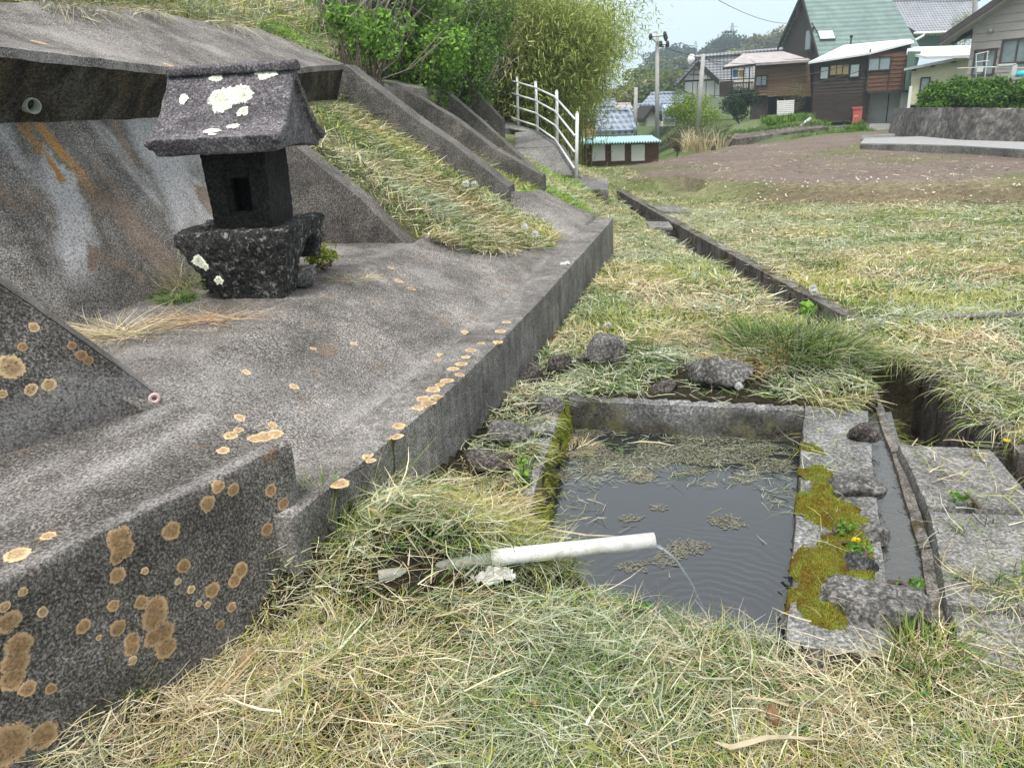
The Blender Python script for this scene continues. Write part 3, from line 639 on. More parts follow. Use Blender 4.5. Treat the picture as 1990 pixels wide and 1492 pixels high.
def finpx(u, w_, px, zdrop, mat='condark', toe=None):
    cr = []
    for (x, y) in px:
        p = Ppl(x, y, W(u, 0, 0), T3); _, v = toUV(p[0], p[1]); cr.append((float(v), float(p[2])))
    cr = sorted(cr)
    # toe runs on along its own slope into the ground
    s0 = (cr[1][1] - cr[0][1]) / (cr[1][0] - cr[0][0]); cr = [(cr[0][0] - .12, cr[0][1] - .12 * s0)] + cr
    return conpart('buttress', fin(u, w_, cr, lambda v: min(.3 + zdrop * max(v - .6, 0), 1.2)), M[mat], wall, .035, .006, stain_fin, .008, axis=3), cr
b2, cr2 = finpx(2.5, .21, [(785, 473), (700, 385), (575, 285), (520, 235), (478, 200)], .3)
b3, cr3 = finpx(4.72, .30, [(965, 345), (880, 280), (800, 225), (670, 125)], .3)
b4, cr4 = finpx(6.85, .26, [(1036, 331), (960, 288), (880, 228), (783, 172)], .3)
b5, cr5 = finpx(8.7, .24, [(1020, 312), (940, 240), (867, 178)], .3)
b6, cr6 = finpx(11.6, .26, [(962, 218), (925, 178), (895, 158)], .3)
print('crests', cr2, cr3, cr4, cr5, cr6)
# far beam piece showing at the head of the fourth and fifth buttress
def vz(u, x, y): p = Ppl(x, y, W(u, 0, 0), T3); _, v = toUV(p[0], p[1]); return float(v), float(p[2])
A = vz(7.12, 808, 172); B = vz(8.7, 853, 168); 
conpart('beam_end', [WH(7.12, 8.72, [(A[0] - .02, A[1] - .22), (A[0] + .4, A[1] - .35), (A[0] + .55, A[1] + .16), (A[0], A[1])], [(B[0] - .02, B[1] - .2), (B[0] + .4, B[1] - .35), (B[0] + .5, B[1] + .15), (B[0], B[1])])], M['con'], wall, .04, .006, stain_top, .01)
A = vz(5.03, 690, 122); B = vz(6.85, 775, 168)
conpart('beam_end', [WH(5.02, 6.86, [(A[0] + .1, A[1] - .32), (A[0] + .5, A[1] - .35), (A[0] + .75, A[1] + .16), (A[0] + .05, A[1] - .03)], [(B[0] + .1, B[1] - .3), (B[0] + .5, B[1] - .35), (B[0] + .7, B[1] + .15), (B[0] + .05, B[1] - .02)])], M['con'], wall, .04, .006, stain_top, .01)
# -- near buttress and its big footing block
FA = W(-.62, .80, .66); FB = W(-1.02, 1.17, .5); fd = FB - FA; fd[2] = 0; fd /= np.linalg.norm(fd); fn = np.array([fd[1], -fd[0], 0.0]); fn = fn if fn @ (CAM - FA) > 0 else -fn
c0 = Ppl(313, 772, FA, fn); c1 = Ppl(150, 655, FA, fn); c2 = Ppl(0, 550, FA, fn); c3 = c2 + (c2 - c1) * 2.6
bk = -fn * .26
def finseg(a, b): 
    lo = lambda p: np.array([p[0], p[1], .3]); return [lo(a), lo(a + bk), lo(b + bk), lo(b), a, a + bk, b + bk, b]
c00 = c0 + (c0 - c1) * .25
exn = lich_at([(20, 714, 20), (60, 757, 10), (5, 766, 7), (96, 748, 11), (66, 636, 8)], FA + fn * .004, fn, M['lichp']) + lich_at([(158, 690, 9), (172, 700, 8), (140, 672, 7), (44, 674, 8)], FA + fn * .004, fn, M['lich'])
def stain_near(V):
    st = np.zeros((len(V), 4)); k = sstep(-.05, .4, fbm(V[:, 0] * 5, V[:, 1] * 5, V[:, 2] * 5) + .9 * sstep(.9, .6, V[:, 2]) - .25); st[:, :3] = (.36, .345, .34); st[:, 3] = k * .55; return st
conpart('near_buttress', [finseg(c0, c1), finseg(c1, c2), finseg(c2, c3)], M['condark'], wall, .02, .005, stain_near, .008, extra=exn, axis=3)
BA = Pz(565, 860, .57); BB = Pz(0, 1130, .57); bd = (BB - BA); bd /= np.linalg.norm(bd); bn = np.array([-bd[1], bd[0], 0]); bn = bn if bn @ (CAM - BA) > 0 else -bn
BB2 = BB + bd * 1.3
BKa = Pz(335, 778, .665); BKb = FB + (FB - FA) * .25; BKb[2] = .48; BKc = BKb + fd * 1.2
def dn(p, z=-.25): return np.array([p[0], p[1], z])
exb = []
for (x, y, r) in [(406, 980, 15), (426, 945, 13), (456, 951, 13), (528, 953, 12), (552, 979, 12), (596, 992, 12), (520, 1029, 12), (335, 1032, 17), (236, 1048, 21), (243, 1068, 20), (232, 1083, 13), (359, 1100, 13), (232, 1119, 14), (470, 1108, 15), (458, 1128, 13), (414, 1147, 14), (275, 1170, 13), (304, 1180, 21), (304, 1198, 24), (222, 1177, 10), (165, 1218, 13), (232, 1221, 14), (318, 1228, 20), (300, 1240, 16), (325, 1258, 20), (258, 1245, 14), (258, 1262, 13), (18, 1209, 18), (40, 1255, 22), (33, 1288, 21), (28, 1322, 19), (56, 1340, 13), (102, 1340, 9), (15, 1450, 34), (88, 1430, 22), (452, 1180, 9), (430, 1215, 8)]:
    c = Ppl(x, y, BA + bn * .006, bn); exb.append((c, bn, r * 1.02 / F * np.linalg.norm(c - CAM), M['lich']))
for (x, y, r) in [(284, 1110, 7), (388, 1173, 6), (405, 1176, 7), (373, 1146, 8), (348, 1130, 6), (260, 1284, 8), (195, 1240, 5), (46, 1150, 8), (85, 1190, 9), (10, 1180, 9)]:
    c = Ppl(x, y, BA + bn * .006, bn); exb.append((c, bn, r / F * np.linalg.norm(c - CAM), M['lichp']))
for (x, y, r) in [(512, 847, 15), (535, 843, 13), (496, 850, 12), (448, 843, 11), (463, 833, 8), (433, 871, 10), (92, 1027, 11), (30, 1065, 17)]:
    P0 = BA; nn = np.cross(BB - BA, BKa - BA); nn = nn / np.linalg.norm(nn); nn = nn if nn[2] > 0 else -nn
    c = Ppl(x, y, BA + nn * .004, nn); exb.append((c, nn, r * 1.15 / F * np.linalg.norm(c - CAM), M['lichp']))
def stain_block(V):
    st = np.zeros((len(V), 4)); u, v = toUV(V[:, 0], V[:, 1]); d = (V[:, :2] - BA[None, :2]) @ (-bn[:2])
    band = np.exp(-((d - .30 + .05 * fbm(V[:, 0] * 3, V[:, 1] * 3)) / .055) ** 2) + .7 * np.exp(-((d - .48) / .05) ** 2) + .8 * np.exp(-((d - .03) / .025) ** 2)
    k = np.clip(band, 0, 1) * (.55 + .5 * fbm(V[:, 0] * 8, V[:, 1] * 8)) * (V[:, 2] > .5); st[:, :3] = (.44, .42, .41); st[:, 3] = np.clip(k, 0, .85)
    kk = sstep(.2, .5, fbm(V[:, 0] * 3 + 4, V[:, 1] * 3, V[:, 2] * 3)) * .55; m = kk > st[:, 3]; st[m, :3] = (.24, .225, .215); st[m, 3] = kk[m]
    o_ = sstep(.36, .5, fbm(V[:, 0] * 9 + 13, V[:, 1] * 9, V[:, 2] * 9 + 9)) * .5 * (V[:, 2] > .45); m = o_ > st[:, 3]; st[m, :3] = (.24, .14, .07); st[m, 3] = o_[m]; return st
conpart('footing_block', [[dn(BA), dn(BKa), dn(BKc), dn(BB2), BA, BKa, BKc, BB2]], M['condark'], wall, .014, .006, stain_block, .016, extra=exb, axis=3)
# -- hump of bare apron near the far end of the kerb
conpart('apron_end', [[W(4.1, -.12, .1), W(4.25, .62, .1), W(5.8, .35, 0), W(5.75, -.2, 0), W(4.75, -.15, .40), W(4.8, .62, .80), W(5.55, .42, .74), W(5.65, -.2, .42)]], M['con'], wall, .03, .012, stain_top, .07, axis=0)
# concrete ring
rc = Ppl(300, 774, FA + fn * .012, fn); mb = MB(); V = []; Fs = []
ra = np.cross(fn, (0, 0, 1.)); ra /= np.linalg.norm(ra); rb = np.cross(ra, fn)
for i in range(24):
    for j in range(8):
        a, b = 2 * math.pi * i / 24, 2 * math.pi * j / 8; rr = .0150 + .0065 * math.cos(b)
        V.append(rc + rr * (math.cos(a) * ra + math.sin(a) * rb) + fn * (.003 * math.sin(b)))
for i in range(24):
    for j in range(8): Fs.append((i * 8 + j, ((i + 1) % 24) * 8 + j, ((i + 1) % 24) * 8 + (j + 1) % 8, i * 8 + (j + 1) % 8))
mb.add(V, Fs); tag(mb.build('ring', M['pink'], None, True), 'small pale pink ring fixed at the toe of the near buttress', 'ring')
# ---------------------------------------------------------------- stone shrine
SH = np.array([-1.43, 4.02, .66])          # centre of the front foot
yaw = R(-4); sx_ = np.array([math.cos(yaw), math.sin(yaw), 0]); sy_ = np.array([-math.sin(yaw), math.cos(yaw), 0]); sz_ = np.array([0, 0, 1.])
def S(x, y, z): return SH + sx_ * x + sy_ * y + sz_ * z
shrine = thing('stone_shrine', SH, 'small dark stone shrine with curved lichen spotted roof standing on the concrete bench', 'shrine')
def roughen(o, amp, fr, vox):
    mo = o.modifiers.new('fuse', 'REMESH'); mo.mode = 'VOXEL'; mo.voxel_size = vox; mo.use_smooth_shade = True
    for i, (f, s) in enumerate(((fr, amp), (fr * 4, amp * .45))):
        tx = bpy.data.textures.new('clouds%d' % i, 'CLOUDS'); tx.noise_scale = 1.0 / f; tx.noise_depth = 3
        d = o.modifiers.new('rough%d' % i, 'DISPLACE'); d.texture = tx; d.strength = s; d.mid_level = .5; d.texture_coords = 'LOCAL'
def profx(mb, prof, x0, x1, taper=None, n=1):
    """extrude an (y,z) outline along x"""
    L = [S(x0 if not taper else taper(y, z)[0], y, z) for (y, z) in prof]; Rr = [S(x1 if not taper else taper(y, z)[1], y, z) for (y, z) in prof]
    k = len(prof); mb.add(L + Rr, [tuple(range(k)), tuple(range(2 * k - 1, k - 1, -1))] + [(i, k + i, k + (i + 1) % k, (i + 1) % k) for i in range(k)])
# pedestal: rough block with an arched rear
mb = MB()
def tp(y, z): return (-.30 + .20 * max(0, 1 - z / .30) ** 1.2 + (.03 if z > .4 else 0), .31 - .09 * max(0, 1 - z / .34))
profx(mb, [(0, .37), (-.012, .31), (.0, .22), (.03, .10), (.055, -.03), (.25, -.03), (.27, .08), (.29, .17), (.34, .24), (.42, .275), (.50, .275), (.545, .25), (.56, .13), (.68, .12), (.70, .24), (.70, .365), (.55, .375), (.2, .38)], -.3, .3, tp)
o = mb.build('pedestal', M['basaltf'], shrine); roughen(o, .035, 8, .011)
# body: hollow box with doorway
mb = MB(); bz0, bz1 = .37, .775; bw0, bw1 = .185, .205; by0, by1 = .08, .43
def bx(x0, x1, y0, y1, z0, z1):
    k = lambda z: 1 - .10 * ((z - bz0) / (bz1 - bz0)) * -1
    P = []
    for z in (z0, z1):
        s_ = 1.0 + .09 * (z - bz0) / (bz1 - bz0)
        for (x, y) in ((x0, y0), (x1, y0), (x1, y1), (x0, y1)): P.append(S(x * s_ * .80 + .055, y, z))
    mb.hexa(P)
bx(-.20, -.085, by0, by0 + .05, bz0, bz1); bx(.075, .19, by0, by0 + .05, bz0, bz1); bx(-.10, .09, by0, by0 + .05, bz0, bz0 + .075); bx(-.10, .09, by0, by0 + .05, bz0 + .31, bz1)
bx(-.20, -.14, by0 + .03, by1, bz0, bz1); bx(.13, .19, by0 + .03, by1, bz0, bz1); bx(-.19, .18, by1 - .05, by1, bz0, bz1); bx(-.19, .18, by0 + .02, by1, bz0, bz0 + .055); bx(-.19, .18, by0 + .02, by1, bz1 - .06, bz1)
o = mb.build('body', M['basalt'], shrine); roughen(o, .009, 16, .007)
# inner reveal, stepped
mb = MB()
bx(-.088, -.062, by0 + .032, by0 + .07, bz0 + .07, bz0 + .315); bx(.060, .078, by0 + .032, by0 + .07, bz0 + .07, bz0 + .315); bx(-.06, .06, by0 + .032, by0 + .07, bz0 + .26, bz0 + .315); bx(-.06, .06, by0 + .028, by0 + .075, bz0 + .068, bz0 + .088)
mb.build('door_reveal', M['basalt'], shrine)
# roof
rz = .73; RH = .36; RX = .055
def rc_(t): return .475 - .50 * t + .0 * t - .0 + 0.0   # unused
hz_ = []; 
for k in range(11):
    t_ = k / 10; hz_.append((t_, RH * (1 - t_) ** 1.35 + .075 + .035 * t_ ** 3))
outer = [(.255 - .40 * t_, rz + z) for t_, z in hz_][::-1] + [(.255 + .40 * t_, rz + z) for t_, z in hz_][1:]
inner = [(y, z) for (y, z) in [(.60, rz + .03), (.255, rz + .055), (-.11, rz + .03)]]
mb = MB(); prof = outer + inner
profx(mb, prof, -.31 + RX, .30 + RX)
# barge boards standing proud at both gables
for (xa, xb) in ((.295 + RX, .33 + RX), (-.34 + RX, -.305 + RX)):
    sh_ = outer + [(y if abs(y - .255) < .3 else y, z - (.055 if abs(y - .255) < .38 else .03)) for (y, z) in outer[::-1]]
    profx(mb, sh_, xa, xb)
o = mb.build('roof', [M['roofst']], shrine); roughen(o, .010, 9, .008)
mb = MB(); profx(mb, [(.255 - .045, rz + RH + .05), (.255 - .05, rz + RH + .085), (.255 - .02, rz + RH + .10), (.255 + .02, rz + RH + .10), (.255 + .05, rz + RH + .085), (.255 + .045, rz + RH + .05)], -.335 + RX, .345 + RX)
o = mb.build('ridge', M['roofst'], shrine); roughen(o, .007, 14, .007)
# lichen crusts lying on the stone
def roofz(y): t_ = abs(y - .255) / .40; return rz + RH * (1 - min(t_, 1)) ** 1.35 + .075 + .035 * t_ ** 3
def crustmesh(fn, r, ry, seed, parent):
    K = 30; V = [fn(0, 0, .010)]; C = [(0, 0, 0)]
    for q_, rim in ((.62, .62), (1.12, 1.0)):
        for k in range(K):
            th = 2 * math.pi * k / K; q = q_ * (1 + .26 * float(vnoise(math.cos(th) * 2 + seed, math.sin(th) * 2, 1)) + .16 * float(vnoise(math.cos(th) * 7 + seed, math.sin(th) * 7, 1)))
            V.append(fn(r * q * math.cos(th), ry * q * math.sin(th), .010 if q_ < 1 else .005)); C.append((rim, 0, 0))
    V.append(V[0]); C.append(C[0]); Fs = [(0, k + 1, (k + 1) % K + 1, (k + 1) % K + 1) for k in range(K)]
    me = bpy.data.meshes.new('crust'); me.from_pydata([tuple(p) for p in V[:-1]], [], [(0, k + 1, (k + 1) % K + 1) for k in range(K)] + [(1 + k, 1 + K + k, 1 + K + (k + 1) % K, 1 + (k + 1) % K) for k in range(K)])
    at = me.color_attributes.new('stain', 'FLOAT_COLOR', 'POINT'); at.data.foreach_set('color', np.concatenate([np.array(C[:-1]), np.zeros((len(V) - 1, 1))], 1).astype(np.float32).ravel())
    put('lichen_crust', me, M['lichw'], parent)
RF = bpy.data.objects['roof']
for i, (cx, cy, r, ry) in enumerate([(.035, .115, .062, .050), (.125, .14, .055, .045), (.155, .05, .028, .026), (.03, -.065, .040, .018), (.13, -.035, .030, .016), (-.17, .13, .022, .022), (.24, .222, .055, .022), (-.02, .215, .035, .014), (.045, -.10, .02, .010)]):
    crustmesh(lambda x, y, h, cx=cx, cy=cy: S(cx + x, cy + y, roofz(cy + y) + h), r, ry, i * 3.1, RF)
PD = bpy.data.objects['pedestal']
for i, (px_, py_, r) in enumerate([(388, 508, .030), (400, 518, .018), (425, 545, .022)]):
    q = Ppl(px_, py_, S(0, -.035, 0), -sy_); crustmesh(lambda x, y, h, q=q: q - sy_ * h * .5 + sx_ * x + sz_ * y, r, r, 40 + i, PD)
# stone under the arch
mb = MB(); q = Pz(592, 545, .70); mb.blob(q + np.array([0, .03, .02]), (.085, .085, .065), 4, .25, planes=5); tag(mb.build('round_stone', M['rock'], None, True), 'rounded grey stone under the arched rear of the shrine pedestal', 'stone')
# ---------------------------------------------------------------- water, basin, ditch, slabs, pipe
WZ = -.19
def watermat(name, base, ripple=None, sc=6, st=.12):
    m, t, p, o = newmat(name); P = pos(t)
    p.inputs['Base Color'].default_value = (*base, 1); p.inputs['Roughness'].default_value = .03; p.inputs['IOR'].default_value = 1.85
    h = noise(t, P, sc, 3, .5)
    if ripple:
        d = t.nodes.new('ShaderNodeVectorMath'); d.operation = 'DISTANCE'; t.links.new(P, d.inputs[0]); d.inputs[1].default_value = ripple
        nz = noise(t, P, 3.2, 4, .6); a = t.nodes.new('ShaderNodeMath'); a.operation = 'MULTIPLY_ADD'; t.links.new(nz, a.inputs[0]); a.inputs[1].default_value = .22; t.links.new(d.outputs['Value'], a.inputs[2])
        b = t.nodes.new('ShaderNodeMath'); b.operation = 'MULTIPLY'; b.inputs[1].default_value = 135; t.links.new(a.outputs[0], b.inputs[0])
        c = t.nodes.new('ShaderNodeMath'); c.operation = 'SINE'; t.links.new(b.outputs[0], c.inputs[0])
        f = ramp(t, d.outputs['Value'], [(.0, 1.0), (.45, .45), (.75, 0.0)])
        g = t.nodes.new('ShaderNodeMath'); g.operation = 'MULTIPLY'; t.links.new(c.outputs[0], g.inputs[0]); t.links.new(f, g.inputs[1])
        hh = t.nodes.new('ShaderNodeMath'); hh.operation = 'MULTIPLY_ADD'; g2_ = t.nodes.new('ShaderNodeMath'); g2_.operation = 'MULTIPLY'; t.links.new(g.outputs[0], g2_.inputs[0]); t.links.new(ramp(t, noise(t, P, 5, 4, .6), [(.35, .15), (.6, 1.0)]), g2_.inputs[1]); t.links.new(g2_.outputs[0], hh.inputs[0]); hh.inputs[1].default_value = .5; t.links.new(h, hh.inputs[2]); h = hh.outputs[0]
    bump(t, p, h, st, .02); return m
JET = Pz(1378, 1205, WZ)
M['water'] = watermat('pond water', (.018, .021, .026), tuple(JET), 4, .22)
M['runnel'] = watermat('runnel water', (.05, .048, .043), None, 30, .35)
mb = MB(); pw = [np.array([p[0], p[1]]) for p in POOL]; cc = sum(pw) / 5
pts = [np.array([*(cc + (p - cc) * 1.10), WZ]) for p in pw]
mb.slab(pts[::-1] if np.cross(pts[1] - pts[0], pts[2] - pts[0])[2] < 0 else pts, .3); tag(mb.build('basin_water', M['water']), 'dark still water filling the square basin with ripples from the spout', 'water', kind='structure')
mb = MB()
for (y0, y1) in ((1.85, 2.0), (2.0, 2.5), (2.5, 3.0), (3.0, 3.4), (3.4, 3.72)):
    z = -.052
    mb.hexa([(ditchL(y0) - .29, y0, z - .05), (ditchL(y0) + .01, y0, z - .05), (ditchL(y1) + .01, y1, z - .05), (ditchL(y1) - .29, y1, z - .05), (ditchL(y0) - .29, y0, z), (ditchL(y0) + .01, y0, z), (ditchL(y1) + .01, y1, z), (ditchL(y1) - .29, y1, z)])
tag(mb.build('runnel_water', M['runnel']), 'shallow water trickling between basin wall and cover slabs', 'water', kind='structure')
def P2(p, z): return np.array([p[0], p[1], z])
basin = thing('stone_basin', (.8, 3.1, -.4), 'square concrete and stone basin holding spring water', 'basin')
FL, FR, NR, NL, LL = [np.array(p) for p in POOL]
def wallseg(a, b, th, z0, z1, z1b=None, side=1):
    d = (b - a) / np.linalg.norm(b - a); n = np.array([-d[1], d[0]]) * side; z1b = z1 if z1b is None else z1b
    return [P2(a, z0), P2(a + n * th, z0), P2(b + n * th, z0), P2(b, z0), P2(a, z1), P2(a + n * th, z1), P2(b + n * th, z1b), P2(b, z1b)]
def stain_far(V):
    st = np.zeros((len(V), 4)); n = fbm(V[:, 0] * 4, V[:, 2] * 5, 2.0); k = sstep(-.10, .02, -(V[:, 2] + .135) + .16 * n + .10 * sstep(.8, .4, V[:, 0])); m_ = vnoise(V[:, 0] * 22, V[:, 1] * 22, V[:, 2] * 22)[:, None]
    st[:, :3] = np.array([.032, .026, .010]) * (1 + .5 * m_) + np.array([.05, .05, 0]) * sstep(.2, .6, m_); st[:, 3] = k; return st
for nm_ in ('poolst',): M[nm_] = concrete('basin concrete stained', (.06, .06, .06), (.19, .19, .188), (.42, .42, .41), stain=True, patch=3.2, grain=70)
conpart('basin_wall', [wallseg(FL + (FR - FL) * .02, FR + (FR - FL) * .0, .13, -.6, .0, -.005)], M['poolst'], basin, .018, .012, stain_far, .02, axis=3)
conpart('basin_wall', [wallseg(NR + (NR - FR) * .06, FR + (FR - NR) * .02, .305, -.6, -.015, .005, -1)], M['poolst'], basin, .02, .010, stain_far, .015, axis=3)
def stain_left(V):
    st = np.zeros((len(V), 4)); m_ = vnoise(V[:, 0] * 60, V[:, 1] * 60, V[:, 2] * 60)[:, None]; k = sstep(-.02, -.05, V[:, 2] + .05 * fbm(V[:, 0] * 9, V[:, 1] * 9, V[:, 2] * 3))
    st[:, :3] = np.array([.19, .17, .012]) * (1 + .6 * m_); st[:, 3] = k; return st
conpart('basin_wall', [wallseg(LL + (LL - FL) * .02, LL + (FL - LL) * .55, .17, -.6, -.01, .015, 1), wallseg(LL + (FL - LL) * .62, FL, .16, -.6, .01, .0, 1)], M['poolst'], basin, .02, .016, stain_left, .02, axis=3)
conpart('basin_wall', [wallseg(NL + (LL - NL) * .0, NR + (NR - NL) * .05, .16, -.6, -.075, -.07, -1)], M['poolst'], basin, .02, .016, stain_left, .02, axis=3)
conpart('basin_wall', [wallseg(NL, LL, .16, -.6, -.06, -.05, 1)], M['poolst'], basin, .02, .016, stain_left, .02, axis=3)
# -- drainage ditch: two lines of precast wall panels and a bed
ditch = thing('drainage_ditch', (2.2, 6, -.5), 'straight concrete lined ditch running along the mown field', 'ditch')
def ditchwall(fn_, off, ys, zt, side):
    hx = []
    for y0, y1 in zip(ys[:-1], ys[1:]):
        a, b = fn_(y0), fn_(y1); zf = lambda y: zt + .0 * y
        tk = .045 if (side < 0 and y0 < 3.7) else .12; x0, x1 = (a, a + side * tk), (b, b + side * tk)
        j = .004
        hx.append([(x0[0], y0 + j, -.7), (x0[1], y0 + j, -.7), (x1[1], y1 - j, -.7), (x1[0], y1 - j, -.7), (x0[0], y0 + j, zf(y0)), (x0[1], y0 + j, zf(y0)), (x1[1], y1 - j, zf(y1)), (x1[0], y1 - j, zf(y1))])
    return hx
Z0D = .0
for y0, y1 in [(3.05, 3.75), (3.75, 4.43), (5.22, 6.3), (6.3, 7.4), (7.4, 8.5), (8.5, 9.6), (9.6, 11.1), (11.1, 12.9), (12.9, 15.0)]:
    conpart('right_wall', ditchwall(ditchR, 0, [y0, y1], .018 if y0 > 4.4 else .005, 1), M['ditch'], ditch, .05, .006, None, .006, axis=3)
for y0, y1 in [(1.88, 2.4), (2.4, 3.2), (3.2, 4.43), (5.22, 5.8), (5.8, 7.5), (7.5, 9.6), (9.6, 15.0)]:
    conpart('left_wall', ditchwall(ditchL, 0, [y0, y1], -.03, -1), M['ditch'], ditch, .05, .006, None, .006, axis=3)
mb = MB(); 
for y0, y1 in zip([1.88, 3.2, 5.8, 9.6], [3.2, 5.8, 9.6, 15.0]): mb.hexa([(ditchL(y0) - .02, y0, -.62), (ditchR(y0) + .02, y0, -.62), (ditchR(y1) + .02, y1, -.62), (ditchL(y1) - .02, y1, -.62), (ditchL(y0) - .02, y0, -.47), (ditchR(y0) + .02, y0, -.47), (ditchR(y1) + .02, y1, -.47), (ditchL(y1) - .02, y1, -.47)])
mb.build('bed', M['rockd'], ditch)
# -- cover slabs
def slabq(name, quad, z, th, lab, mat='slab', amp=.005, seed=0):
    q = [np.array(p) for p in quad]; q = [Pz(p[0], p[1], z) for p in q]; lo = [p - np.array([0, 0, th]) for p in q]
    me_t = thing(name, tuple(sum(lo) / 4), lab, 'slab', 'concrete slabs bridging the ditch')
    V, Fq = hexgrid(lo + q, .02, amp, edge=.012, axis=0); me = fastmesh(name, V, Fq, np.zeros((len(V), 4)), True, 'stain')
    bpy.data.objects.remove(me_t); o = put(name, me, M[mat]); return tag(o, lab, 'slab', 'concrete slabs bridging the ditch')
slabq('cover_slab', [(1800, 992), (1998, 1010), (1905, 868), (1744, 862)][:0] or [(1802, 985), (2030, 992), (1925, 872), (1744, 862)], .02, .09, 'grey concrete cover slab nearest the open ditch mouth')
slabq('cover_slab', [(1842, 1178), (2140, 1190), (2040, 1002), (1806, 992)], .025, .09, 'worn concrete cover slab in the middle with a gap beside it')
slabq('cover_slab', [(1862, 1292), (2240, 1330), (2150, 1200), (1846, 1188)], .015, .09, 'concrete cover slab half buried in hay at lower right')
slabq('cover_slab', [(1290, 412), (1345, 412), (1310, 398), (1258, 398)], .035, .05, 'pale flat slab beside the far part of the ditch')
slabq('cover_slab', [(1262, 442), (1308, 442), (1300, 430), (1255, 430)], .03, .04, 'small brownish slab bridging the far part of the ditch')
# -- spout pipe
spout = thing('spout_pipe', (-.1, 2.2, .05), 'white plastic pipe pouring spring water into the basin', 'pipe')
e1 = Py(1272, 1050, 2.28); s1 = Pz(955, 1084, .115); s0 = Pz(735, 1120, .135)
def hollow(mb, a, b, r, ri, K=28):
    a = np.array(a); b = np.array(b); t_ = (b - a) / np.linalg.norm(b - a); u_ = np.cross(t_, (0, 0, 1)); u_ /= np.linalg.norm(u_); v_ = np.cross(u_, t_); V = []; Fs = []
    for (p, q) in ((a, r), (b, r), (b, ri), (b - t_ * .15, ri)):
        for k in range(K): th = 2 * math.pi * k / K; V.append(p + q * (math.cos(th) * u_ + math.sin(th) * v_))
    for i in range(3):
        for k in range(K): Fs.append((i * K + k, i * K + (k + 1) % K, (i + 1) * K + (k + 1) % K, (i + 1) * K + k))
    Fs.append(tuple(range(3 * K, 4 * K))); mb.add(V, Fs); return mb
hollow(MB(), s1, e1, .0285, .0245).build('outer_pipe', M['pvc'], spout, True)
hollow(MB(), s0, s1 + (e1 - s1) * .04, .021, .018).build('inner_pipe', M['pvcg'], spout, True)
# jet of water
def jetmat():
    m, t, p, o = newmat('falling water'); p.inputs['Base Color'].default_value = (.75, .8, .82, 1); p.inputs['Roughness'].default_value = .05; p.inputs['Transmission Weight'].default_value = .85; p.inputs['IOR'].default_value = 1.33
    bump(t, p, noise(t, pos(t, (60, 60, 12)), 1.0, 3), .8, .01); return m
M['jet'] = jetmat()
q0 = e1 + np.array([.0, 0, -.021]); q1 = JET + np.array([0, 0, -.01]); pts = []; rad = []
for k in range(14):
    f = k / 13; p = q0 + (q1 - q0) * np.array([f, f, 0]); p[2] = q0[2] + (q1[2] - q0[2]) * f ** 1.75; p[:2] += .0015 * np.array([math.sin(k * 1.7), math.cos(k * 2.3)]); pts.append(p); rad.append(.0095 - .0035 * f + .0012 * math.sin(k * 2.9))
mb = MB(); mb.tube(pts, rad, 10, flat=.6); tag(mb.build('water_jet', M['jet'], None, True), 'thin stream of water falling from the white pipe', 'water', kind='structure')
# -- stones around the basin
ROCKS = [  # px, py, z, (rx,ry,rz), mat, rot, label
 (1680, 850, .01, (.075, .065, .055), 'rockd', .3, 'round reddish dark stone on the far end of the basin wall'),
 (1655, 958, -.02, (.13, .10, .055), 'rock', -.2, 'flat grey stone set in the basin wall among moss'),
 (1690, 1048, -.03, (.085, .07, .05), 'rock', .5, 'small grey stone rising from yellow moss on the basin wall'),
 (1668, 1112, -.02, (.085, .075, .065), 'basaltp', .2, 'dark slate coloured stone between yellow moss cushions'),
 (1700, 1200, -.05, (.19, .12, .11), 'rock', -.55, 'large pale fractured rock at the near corner of the basin wall'),
 (1175, 690, .06, (.15, .12, .12), 'rock', .3, 'rounded grey boulder behind the basin under dry grass'),
 (1400, 735, .05, (.24, .14, .10), 'rock', -.3, 'broad grey boulder behind the basin wall under hay'),
 (1290, 760, -.01, (.10, .07, .05), 'rockd', -.2, 'low brown stone between the two boulders behind the basin'),
 (1035, 735, .03, (.10, .08, .08), 'rockd', .7, 'reddish brown stone in dry grass beside the kerb'),
 (1085, 712, .03, (.09, .07, .07), 'rockd', .1, 'small reddish stone behind the brown one by the kerb'),
 (985, 845, .01, (.13, .10, .06), 'rock', -.6, 'pale grey stone on the left basin edge with bird droppings'),
 (955, 905, .0, (.15, .11, .06), 'rockd', -.3, 'dark purple brown slab stone on the left basin edge'),
 (1070, 795, .01, (.09, .08, .05), 'rock', .4, 'light grey stone at the back left corner of the basin'),
 (1585, 1310, -.035, (.09, .07, .03), 'rockd', .3, 'dark flat stone sunk in the grass below the near basin corner'),
]
M['basaltp'] = concrete('slate stone', (.015, .015, .016), (.05, .05, .052), (.16, .16, .165), grain=70, patch=5)
for i, (px_, py_, z, r, mt, ro, lab) in enumerate(ROCKS):
    c = Pz(px_, py_, z) + np.array([0, 0, .02]); mb = MB(); mb.blob(c, r, i + 11, .38, 1.5, 4, R3=ro, planes=14); tag(mb.build('stone', M[mt], None, True), lab, 'stone', 'stones around the basin')
